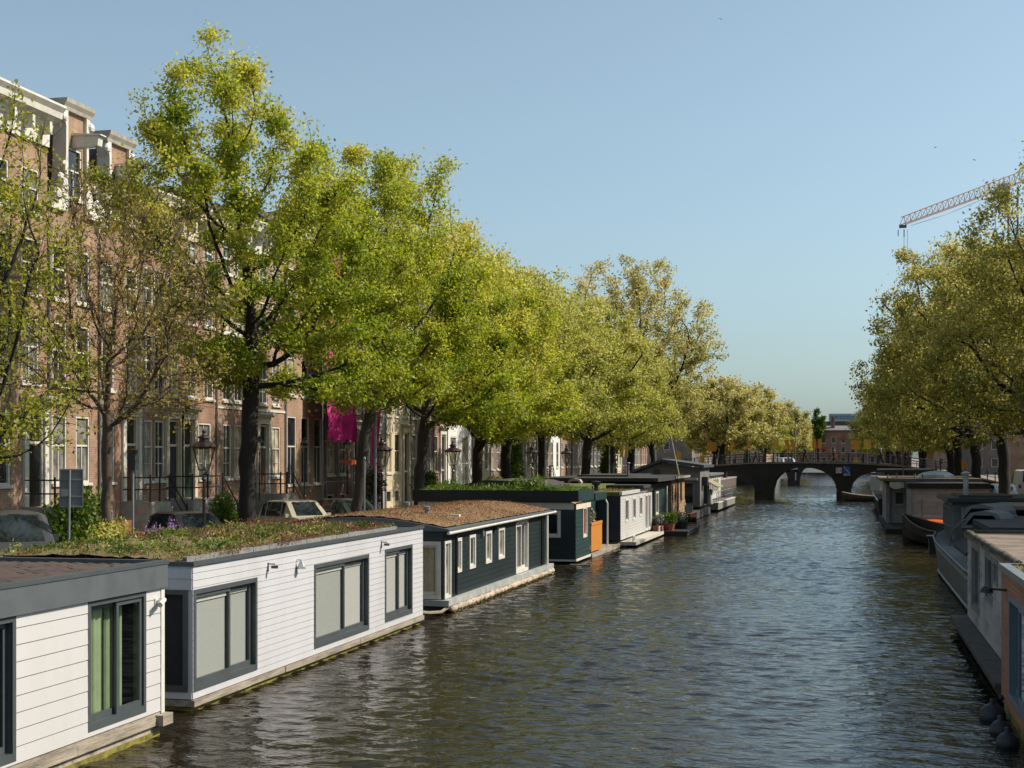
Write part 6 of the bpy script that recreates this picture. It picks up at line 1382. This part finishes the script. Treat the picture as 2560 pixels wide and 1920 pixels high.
        for a, b in (((-.52, .34), (-.08, .30)), ((-.08, .30), (-.22, .88)), ((-.22, .80), (.34, .84)), ((-.08, .30), (.36, .74)), ((-.52, .34), (-.2, .78)), ((.52, .34), (.34, .95))): q.tube([(a[0], 0, a[1]), (b[0], 0, b[1])], .017, 5)
        q.build('frame', m, None, (0, 0, 0)).parent = t
        q = MB(); q.tube([(.22, -.3, 1.02), (.36, -.2, 1.05), (.34, 0, .98), (.36, .2, 1.05), (.22, .3, 1.02)], .014, 5); q.build('handlebar', ZINC, None, (0, 0, 0)).parent = t
        q = MB(); q.loft([[(-.36, -.09, .92), (-.36, .09, .92), (-.36, 0, .88)], [(-.05, -.02, .93), (-.05, .02, .93), (-.05, 0, .9)]]); q.build('saddle', BLACKP, None, (0, 0, 0)).parent = t
        t.rotation_euler = (0, 0, rz); return t
    b0 = bicycle((-26.2, 57.5, QL+.13), R(80), 'black bicycle leaning below the stoop of the paired doors', IRON)
    for (x, y, z, rz, lab) in ((-26.4, 70.2, QL+.13, 95, 'black bicycle by the stoop right of the tall tree trunk'), (-20.6, 113.2, QL, 60, 'black bicycle at the quay edge behind the olive elm'), (-20.4, 118., QL, 75, 'black bicycle next to the pale pole behind the brown houseboat'), (-16.5, 164.7, 3.15, 8, 'bicycle leaning on the left part of the bridge railing'), (-14., 164.7, 3.5, 5, 'bicycle on the bridge railing left of the trunk'), (-9., 164.75, 4.06, 4, 'bicycle on the bridge railing over the left pier'),
                           (5.4, 164.7, 3.9, -4, 'bicycle on the bridge railing right of the walking person'), (11.5, 150, QL, 85, 'bicycle standing under the yellow sign post on the right bank'), (10.2, 126., QL, 80, 'bicycle by the thick dark trunk on the right bank'), (10.2, 108.5, QL, 100, 'bicycle against a trunk on the right bank')):
        copy_tree(b0, (x, y, z), R(rz), lab)
    # ---- shrubs and plants on the left quay
    def shrub(label, c, r, n, size, m=LF_SHRUB, seed=1, woody=True):
        t = thing('shrub', label, 'shrub', (c[0], c[1], QL)); leaf_mesh('foliage', blob_points(c, r, n, seed, lumps=9), size, m, t, seed=seed)
        if woody:
            q = MB(); rn = random.Random(seed)
            for k in range(7): q.tube([(c[0]+rn.uniform(-.2, .2), c[1]+rn.uniform(-.2, .2), QL), (c[0]+rn.uniform(-.5, .5)*r[0], c[1]+rn.uniform(-.5, .5)*r[1], c[2]+rn.uniform(-.2, .4)*r[2])], [.03, .01], 4)
            q.build('stem', BARK_D, t)
        return t
    shrub('bright green shrub behind the traffic sign at the foot of the small brownish tree', (-22.2, 37.6, 2.6), (1.1, 1.7, 1.3), 5200, .16, seed=71)
    shrub('low bush of mixed leaves beside the wisteria', (-19.9, 36.0, 2.25), (.6, 1.3, .8), 2600, .13, LF_OLIVE, 72)
    shrub('small green climbing bush left of the tall tree trunk', (-21.5, 46.8, 2.6), (.8, 1.0, 1.3), 2600, .15, seed=73)
    shrub('grey-green bush in front of the pink sheeted house', (-25.8, 74.6, 3.1), (.9, 1.2, 1.3), 2400, .18, leaf_mat('grey_shrub', [(0, (.03, .04, .02)), (.6, (.09, .10, .05)), (1, (.2, .2, .13))], .2), 74)
    shrub('dark rounded bush left of the second straight trunk, before the grey house', (-25.4, 84.5, 3.0), (1., 1.2, 1.2), 2200, .2, seed=75)
    shrub('tall light green climber on the front behind the fourth lamp', (-27.6, 118., 5.5), (.7, 1.8, 4.0), 4200, .25, seed=76)
    shrub('dense ivy mass at the foot of the olive elms', (-21., 127.5, 4.2), (1.2, 2.0, 2.6), 4200, .26, seed=77)
    shrub('bush with yellow leaves on the quay behind the grassy roof', (-20.2, 80.5, 2.7), (.8, 1.6, .9), 2600, .2, LF_OLIVE, 78)
    shrub('low green bush on the quay left of the yellow-leaved bush', (-20.2, 70.0, 2.9), (.9, 1.8, .7), 2400, .18, seed=79)
    shrub('green bush at the quay edge behind the grey gabled houseboat', (-19., 132., 2.4), (1.4, 3., 1.2), 2600, .3, seed=80)
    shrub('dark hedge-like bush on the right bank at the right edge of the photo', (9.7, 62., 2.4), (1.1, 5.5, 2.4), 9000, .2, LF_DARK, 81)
    t = thing('wisteria', 'wisteria with hanging purple flowers beside the low bush at the quay edge', 'plant', (-19.8, 38.6, QL))
    leaf_mesh('foliage', blob_points((-19.7, 38.8, 2.15), (.7, 1.9, .75), 2600, 82, lumps=8), .12, leaf_mat('wisteria_leaf', [(0, (.07, .07, .02)), (.5, (.2, .13, .06)), (1, (.2, .2, .05))], .3), t)
    rn = np.random.default_rng(83); cl = np.stack([rn.uniform(-20.0, -19.2, 16), rn.uniform(37.2, 40.3, 16), rn.uniform(1.9, 2.75, 16)], 1); w = rn.integers(0, 16, 900)
    leaf_mesh('flowers', cl[w]+rn.normal(0, .05, (900, 3))*np.array((1, 1, 2.6)), .06, leaf_mat('wisteria_flower', [(0, (.22, .10, .32)), (1, (.48, .34, .58))], .3), t)
    q = MB(); q.tube([(-19.8, 38.6, QL), (-19.7, 38.4, 2.0), (-19.8, 39.3, 2.5)], .04, 5); q.build('stem', BARK, t)
    rn = np.random.default_rng(84); pos = np.stack([rn.uniform(-20.4, -19.6, 700), rn.uniform(90., 95.5, 700), QL+.5+rn.uniform(0, .9, 700)], 1)
    tag(leaf_mesh('flower_bed', pos, .16, leaf_mat('wisteria_flower', [(0, (.22, .10, .32)), (1, (.48, .34, .58))], .3), None, (-20, 92.5, QL)), 'strip of purple flowers behind the skylight ridge of the green houseboat roof', 'flowers', kind='stuff')
    q = MB(); q.box(-26.9, -25.7, 40.2, 42., QL+.12, QL+1.2); q.box(-27., -25.6, 40.1, 42.1, QL+1.2, QL+1.32); tag(q.build('planter', mat('pale_planter', (.42, .42, .40), .7, .1), None, (-26.3, 41, QL+.12)), 'pale square planter before the house at the left edge', 'planter')
    t = thing('bench', 'small brown wooden bench by the white door case of the house at the left edge', 'bench', (-25.6, 47.6, QL+.12)); WB = mat('bench_brown', (.22, .08, .03), .6, .2)
    q = MB(); q.box(-25.9, -25.4, 47., 48.3, QL+.52, QL+.57); q.build('seat', WB, t)
    q = MB(); q.box(-25.95, -25.9, 47., 48.3, QL+.6, QL+1.0); q.build('backrest', WB, t)
    for a in ((-25.9, 47.05), (-25.45, 47.05), (-25.9, 48.2), (-25.45, 48.2)):
        q = MB(); q.box(a[0], a[0]+.05, a[1], a[1]+.06, QL+.12, QL+.519); q.build('leg', WB, t)

def build_far():
    dz = build_bridge('dark brick three-arched bridge with iron railings crossing the canal', 164., True)
    build_bridge('second, more distant arched bridge seen through the middle arch', 256., False)
    # signs on the bridge face
    t = thing('height_sign', 'white square sign with red border reading 7,5 on the bridge face', 'sign', (-1.02, 163.9, 3.3)); y = 163.86
    q = MB(); q.box(-1.38, -.62, y, y+.05, 2.95, 3.68); q.build('plate', mat('sign_red', (.5, .03, .03), .5, .05), t)
    q = MB(); q.box(-1.31, -.69, y-.008, y-.001, 3.02, 3.61); q.build('panel', mat('sign_white', (.75, .74, .70), .5, .05), t)
    text_mesh('7,5', .50, BLACKP, t, (.02, -.06, .0), (R(90), 0, 0))
    t = thing('fairway_sign', 'blue sign with a white diagonal line on the bridge face', 'sign', (-.15, 163.9, 3.2))
    q = MB(); q.box(-.52, .24, y, y+.05, 2.95, 3.75); q.build('panel', mat('sign_blue', (.015, .12, .42), .5, .05), t)
    q = MB(); q.quad((-.50, y-.006, 3.70), (-.44, y-.006, 3.73), (.22, y-.006, 3.00), (.16, y-.006, 2.97)); q.build('diagonal', mat('sign_white', (.75, .74, .70), .5, .05), t)
    q = MB(); q.box(-.52, .24, y, y+.05, 2.72, 2.945); q.build('lower_plate', mat('sign_pale', (.42, .42, .38), .6, .1), t)
    # orange-yellow boards on poles along and behind the bridge
    OB = mat('orange_board', (.58, .24, .012), .6, .2, 2); YB = mat('yellow_board', (.62, .36, .02), .6, .2, 2)
    def P(X, Y, D): # a point at distance D along the canal
        return X, D, Y
    bl = [(-15.3, 164.6, 6.0, 1.1, 1.25, 0, OB, 'orange board low on the left ramp of the bridge'), (-15.9, 160.2, 4.5, .55, 1.1, 0, YB, 'small yellow board left of the grey gabled houseboat roof'),
          (-13.6, 172., 6.1, .5, 1.25, .4, OB, 'narrow orange board against the round elm at the left of the bridge'), (-11.6, 172., 6.25, .45, 1.25, .5, OB, 'second narrow orange board against the round elm'), (-8.4, 172., 6.35, .85, 1.25, 0, YB, 'bright yellow board over the left pier of the bridge'),
          (-7.0, 172.2, 6.25, .55, 1.35, -.3, OB, 'left one of the tilted pair of orange boards'), (-6.35, 172.2, 6.25, .55, 1.35, -.3, OB, 'right one of the tilted pair of orange boards'), (-3.9, 172., 6.4, .52, 1.3, 0, OB, 'left half of the orange board pair in front of the far brick building'), (-3.25, 172., 6.4, .52, 1.3, 0, OB, 'right half of the orange board pair in front of the far brick building'),
          (.9, 172., 6.25, 1.1, 1.3, 0, OB, 'broad dark orange board above the blue sign'), (2.2, 172., 6.3, .95, 1.35, 0, YB, 'yellow-orange board right of the broad dark orange one'), (-5.3, 190., 4.6, .6, .7, 0, YB, 'low yellow board behind the person walking in the middle of the bridge'), (-1.7, 190., 4.65, .8, .75, 0, YB, 'low yellow board behind the railing under the far brick building'), (1.0, 190., 4.4, .8, .85, 0, YB, 'low yellow board behind the railing right of the blue sign'),
          (8.6, 158., 5.2, .5, 1.5, 0, YB, 'bright yellow sign on a pale post at the right end of the bridge'), (11.2, 150., 4.0, .95, 1.0, 0, OB, 'yellow-orange board under the right bank trees'), (-17.4, 150., 4.9, .45, 1.1, 0, YB, 'orange flag beside the pale spar')]
    for x, y, z, w, h, tilt, m, lab in bl:
        w *= .88; h *= .86
        base = dz(x) if 163 < y < 175 else QL
        t = thing('sign_board', lab, 'sign', (x, y, base), 'yellow and orange boards on poles')
        q = MB(); q.tube([(x, y+.05, base), (x, y+.05, z+h*.3)], .03, 6); q.build('pole', ZINC, t)
        q = MB(); s = math.sin(tilt); q.quad(*[(x+u+v*s, y+d, z+v) for u, v, d in ((-w/2, -h/2, 0), (w/2, -h/2, 0), (w/2, h/2, 0), (-w/2, h/2, 0))]); q.quad(*[(x+u+v*s, y+.03, z+v) for u, v in ((-w/2, -h/2), (w/2, -h/2), (w/2, h/2), (-w/2, h/2))])
        q.prism([(x-w/2-h/2*s, z-h/2), (x+w/2-h/2*s, z-h/2), (x+w/2+h/2*s, z+h/2), (x-w/2+h/2*s, z+h/2)], y+.001, y+.029, 'y'); q.build('board', m, t)
    person('person in a long dark coat walking along the middle of the bridge', (-4.75, 165.3, dz(-4.75)), R(80), (.012, .012, .014), (.02, .02, .025), h=1.86, coat_len=.45)
    person('person in dark clothes with a pale cap walking on the right of the bridge', (3.6, 165.0, dz(3.6)), R(-100), (.02, .022, .025), (.02, .02, .022), h=1.8, hat=(.6, .5, .48), coat_len=.2, stride=.38)
    person('small figure in a blue-black jacket left of the white van on the bridge', (-10.6, 170.6, dz(-10.6)), R(60), (.02, .025, .045), (.02, .02, .022), h=1.7, coat_len=.15)
    person('figure in a dark red jacket right of the middle walker on the bridge', (-1.6, 171., dz(-1.6)), R(-80), (.16, .02, .02), (.03, .03, .04), h=1.7, coat_len=.15)
    person('person in a dark jacket standing under the right bank trees', (12.4, 101., QL), R(10), (.03, .03, .05), (.03, .03, .035), h=1.75, coat_len=.15)
    # ---- end of the canal: brick building with red awnings
    t = thing('far_building', 'long brown brick building with red awnings closing the far end of the canal', 'building', (0, 478, QL)); F = frame_y(478, -22, QL)
    fw = BR['b']; q = MB(); O = []
    for k in range(13):
        for v in (1.6, 5.0, 8.2): O.append((1.2+k*3.1, 2.5+k*3.1, v, v+2.))
    cut_wall(q, F, 42, 12.1, O, .2); q.box(-22, 20, 478.2, 490, QL, QL+12.09); q.build('wall', fw, t)
    for i, o in enumerate(O): win_obj(t, F, *o, 'plain', WHITE, PANES[1])
    q = MB(); RA = mat('red_awning', (.55, .03, .03), .7, .1)
    for i, o in enumerate(O):
        if (i*7) % 5 < 2 and i % 3: 
            q = MB(); q.prism([(478-.02, QL+o[3]), (478-.9, QL+o[3]-.75), (478-.9, QL+o[3]-.85), (478-.02, QL+o[3]-.1)], -22+o[0]-.1, -22+o[1]+.1, 'x'); q.build('awning', RA, t)
    q = MB(); q.prism([(477.4, QL+12.1), (477.4, QL+12.5), (482, QL+14.), (490, QL+14.), (490, QL+12.1)], -22.3, 20.3, 'x'); rf = q.build('roof', mat('roof_pinkgrey', (.20, .16, .15), .7, .15), t)
    for x in (-7.3, -5.2, -4.6):
        q = MB(); q.box(x-.35, x+.35, 479.5, 480.6, QL+12.5, QL+(17. if x > -6 else 15.4)); q.build('chimney', BR['b'], rf)
    t = thing('far_building', 'flat dark building behind the far brick building', 'building', (0, 560, QL)); F = frame_y(560, -22, QL); q = MB(); q.box(-22, 20, 560, 590, QL, 18.8); q.build('wall', mat('dark_block', (.035, .04, .05), .6, .2, .3), t)
    q = MB()
    for k in range(10):
        q = MB(); q.fbox(F, 1.5+k*4., 3.6+k*4., 12.5, 15.5, .002, .05); q.build('window', PANES[1], t)
    t = thing('office_tower', 'pale blue-grey glass tower top showing behind the right bank trees', 'building', (4, 700, QL)); q = MB(); q.box(-9, 16, 700, 730, QL, 26.); q.build('wall', mat('tower_blue', (.26, .33, .38), .4, .06, .2), t)
    F = frame_y(700, -9, QL)
    for k in range(7):
        q = MB(); q.fbox(F, .5, 24.5, 2.+k*3.3, 3.9+k*3.3, .002, .1); q.build('window_band', pane_mat('tower_glass', (.10, .15, .19), .1), t)
    # distant city blocks along both sides so that nothing ends in the open
    for (x0, x1, y0, h, c, lab) in ((-75, -32, 300, 13, 'd', 'distant grey brick block left of the canal end'), (-70, -24, 420, 14, 'a', 'distant brown block beyond the left bank elms'), (24, 75, 300, 13, 'c', 'distant dark brick block right of the canal end'), (24, 75, 420, 14, 'a', 'distant brown block beyond the right bank elms')):
        t = thing('far_building', lab, 'building', ((x0+x1)/2, y0, QL)); q = MB(); F = frame_y(y0, x0, QL); n = int((x1-x0)/3); O = [(1+k*3, 2.3+k*3, v, v+1.8) for k in range(n-1) for v in (1.5, 5, 8.5)]
        cut_wall(q, F, x1-x0, h, O, .2); q.box(x0, x1, y0+.25, y0+60, QL, QL+h-.01); q.build('wall', BR[c], t)
        for o in O: win_obj(t, F, *o, 'plain', WHITE, PANES[1], sill=False)
        q = MB(); q.box(x0-.3, x1+.3, y0-.3, y0+60, QL+h, QL+h+.5); q.build('roof', ROOFT, t)
    # street lamp beyond the bridge
    q = MB(); q.tube([(-7.6, 215., 1.4), (-7.6, 215., 10.2)], .09, 6); q.tube([(-7.6, 215, 10.1), (-6.9, 215, 10.35)], .07, 6); tag(q.build('lamp_post', ZINC, None, (-7.6, 215., 1.4)), 'tall thin lamp post in front of the greener far elm', 'lamp post')

def build_crane():
    c, s = math.cos(R(13.29)), math.sin(R(13.29))
    def P(X, Y, f):
        r = (X-1280)/3555; u = (1145-Y)/3555; return Vector(((r*c-s)*f, (r*s+c)*f, 4.7+u*f))
    t = thing('tower_crane', 'orange and dark tower crane with a lattice jib rising above the right bank trees', 'crane', tuple(P(2530, 1120, 330)))
    tip = P(2256, 562, 300); root = P(2700, 402, 342); d = (root-tip); L = d.length; d.normalize(); side = d.cross(Vector((0, 0, 1))).normalized(); up = side.cross(d).normalized()
    def lattice(a, b, w, h0, h1, n, m, nm, rr=.11):
        q = MB(); L_ = (b-a).length; dd = (b-a).normalized(); A = []
        for i in range(n+1):
            f = i/n; p = a+dd*L_*f; h = h0+(h1-h0)*f; A.append((p+side*w/2, p-side*w/2, p+up*h))
        for k in range(3): q.tube([x[k] for x in A], rr*1.3, 5)
        for i in range(n):
            mtop = (A[i][2]+A[i+1][2])/2
            for k in (0, 1): q.tube([A[i][k], mtop], rr*.6, 4); q.tube([mtop, A[i+1][k]], rr*.6, 4)
            q.tube([A[i][0], A[i+1][1]], rr*.6, 4)
        return q.build(nm, m, t)
    OC = mat('crane_orange', (.24, .10, .06), .5, .15); DC = mat('crane_dark', (.07, .085, .11), .5, .15)
    mid = tip+d*(L*.62)
    lattice(tip, mid, 1.6, 1.6, 2.3, 22, OC, 'jib', .085); lattice(mid, root, 1.7, 2.4, 2.6, 12, DC, 'jib_root', .09)
    mx = P(2532, 470, 322); q = MB()
    w = 1.0
    for a, b in ((-w, -w), (w, -w), (w, w), (-w, w)): q.tube([(mx.x+a, mx.y+b, 2), (mx.x+a, mx.y+b, mx.z+.4)], .13, 5)
    z = 2.
    while z < mx.z-2.2:
        for (a, b), (e, f) in (((-w, -w), (w, -w)), ((w, -w), (w, w)), ((w, w), (-w, w)), ((-w, w), (-w, -w))): q.tube([(mx.x+a, mx.y+b, z), (mx.x+e, mx.y+f, z+2.4)], .09, 4)
        z += 2.4
    q.build('mast', DC, t)
    q = MB(); q.box(mx.x-3.4, mx.x-1.2, mx.y-1.4, mx.y+1.4, mx.z-1.5, mx.z+.9); q.build('cab', mat('cab_pale', (.5, .46, .42), .5, .1), t)
    q = MB(); q.box(tip.x-.7, tip.x+.8, tip.y-.6, tip.y+.6, tip.z-.6, tip.z-.1); q.tube([tip+Vector((.3, 0, -1)), tip+Vector((.3, 0, -2.6))], .12, 5); q.tube([tip+Vector((-.9, 0, -1)), tip+Vector((-.9, 0, -2.4))], .1, 5); q.build('trolley', DC, t)
    q = MB()
    for k in (.3, 1.0): q.tube([tip+Vector((k, 0, -1)), tip+Vector((k, 0, -21))], .05, 4)
    q.box(tip.x+.2, tip.x+1.1, tip.y-.3, tip.y+.3, tip.z-22, tip.z-21); q.tube([tip+d*3+Vector((0, 0, -.8)), tip+d*16+Vector((0, 0, -1.2)), mid+Vector((0, 0, -.3))], .05, 4); q.build('hoist_cable', mat('cable_grey', (.25, .27, .29), .5, .1), t)
    # birds
    def bird(X, Y, f, sp, rz, lab):
        p = P(X, Y, f); t = thing('bird', lab, 'bird', tuple(p), 'birds in the sky'); m = mat('bird_dark', (.02, .02, .022), .8, .2)
        q = MB(); q.loft([[(x, r*math.cos(a), r*math.sin(a)) for a in [2*math.pi*j/8 for j in range(8)]] for x, r in ((-.26, .01), (-.16, .04), (-.05, .07), (.08, .065), (.15, .04), (.2, .042), (.24, .02), (.29, .004))])
        q.quad((-.22, -.02, 0), (-.42, -.09, .0), (-.42, .09, .0), (-.22, .02, 0)); o = q.build('body', m, None, (0, 0, 0), smooth=True); o.parent = t
        for s_ in (-1, 1):
            q = MB(); q.loft([[(.09, 0, .02), (-.08, 0, .02), (-.08, 0, .03), (.09, 0, .035)], [(.12, s_*.28, .02+sp), (-.05, s_*.3, .02+sp), (-.05, s_*.3, .03+sp), (.12, s_*.28, .035+sp)], [(-.02, s_*.58, .0+sp*.5), (-.10, s_*.58, .0+sp*.5), (-.1, s_*.58, .008+sp*.5), (-.02, s_*.58, .01+sp*.5)]]); o = q.build('wing', m, None, (0, 0, 0)); o.parent = t
        t.rotation_euler = (R(10), 0, rz)
    bird(1801, 48, 300, .05, R(100), 'dark bird gliding high near the top of the photo'); bird(2338, 369, 360, .2, R(40), 'small bird flying left of the round dark one'); bird(2435, 400, 330, .1, R(150), 'dark bird above the crane jib')
# ------------------------------------------------------------------ light, sky, camera
SUN_EL, SUN_AZ = R(42), R(20)        # azimuth measured from +x (right bank) towards +y (up the canal)
def build_light():
    w = bpy.data.worlds.new('World'); scene.world = w; w.use_nodes = True; nt = w.node_tree
    bg = nt.nodes['Background']; sk = nt.nodes.new('ShaderNodeTexSky'); sk.sky_type = 'NISHITA'; sk.sun_disc = False
    sk.sun_elevation = SUN_EL; sk.sun_rotation = R(90)-SUN_AZ; sk.altitude = 0; sk.air_density = 1.0; sk.dust_density = 1.8; sk.ozone_density = 1.6
    hs = nt.nodes.new('ShaderNodeHueSaturation'); hs.inputs['Saturation'].default_value = .60; hs.inputs['Value'].default_value = 1.
    nt.links.new(sk.outputs[0], hs.inputs['Color']); tn = nt.nodes.new('ShaderNodeMix'); tn.data_type = 'RGBA'; tn.blend_type = 'MULTIPLY'; tn.inputs[0].default_value = 1; tn.inputs[7].default_value = (.765, .93, .975, 1)
    nt.links.new(hs.outputs[0], tn.inputs[6]); nt.links.new(tn.outputs[2], bg.inputs[0]); bg.inputs[1].default_value = .104
    l = bpy.data.lights.new('sun', 'SUN'); l.energy = 4.0; l.angle = R(.53); l.color = (1., .905, .785)
    o = bpy.data.objects.new('sun', l); COL.objects.link(o)
    d = Vector((math.cos(SUN_EL)*math.cos(SUN_AZ), math.cos(SUN_EL)*math.sin(SUN_AZ), math.sin(SUN_EL)))
    o.rotation_euler = d.to_track_quat('Z', 'Y').to_euler(); o.location = (30, 30, 60)
    cam = bpy.data.cameras.new('camera'); cam.lens = 50; cam.sensor_width = 36; cam.shift_y = .0723; cam.clip_end = 8000; cam.clip_start = .5
    c = bpy.data.objects.new('camera', cam); COL.objects.link(c); c.location = (0, 0, 4.7); c.rotation_euler = (R(90), 0, math.atan(840/3555)); scene.camera = c
    vs = scene.view_settings; vs.view_transform = 'Standard'; vs.look = 'None'; vs.exposure = .55; vs.gamma = 1
    scene.cycles.max_bounces = 8; scene.cycles.diffuse_bounces = 4; scene.cycles.glossy_bounces = 3; scene.cycles.transmission_bounces = 4; scene.cycles.transparent_max_bounces = 8
    scene.cycles.use_denoising = True; scene.cycles.caustics_reflective = False; scene.cycles.caustics_refractive = False; scene.cycles.sample_clamp_indirect = 4
build_setting(); build_trees(); build_houses(); build_left_boats(); build_right_boats(); build_street(); build_far(); build_crane(); build_light()
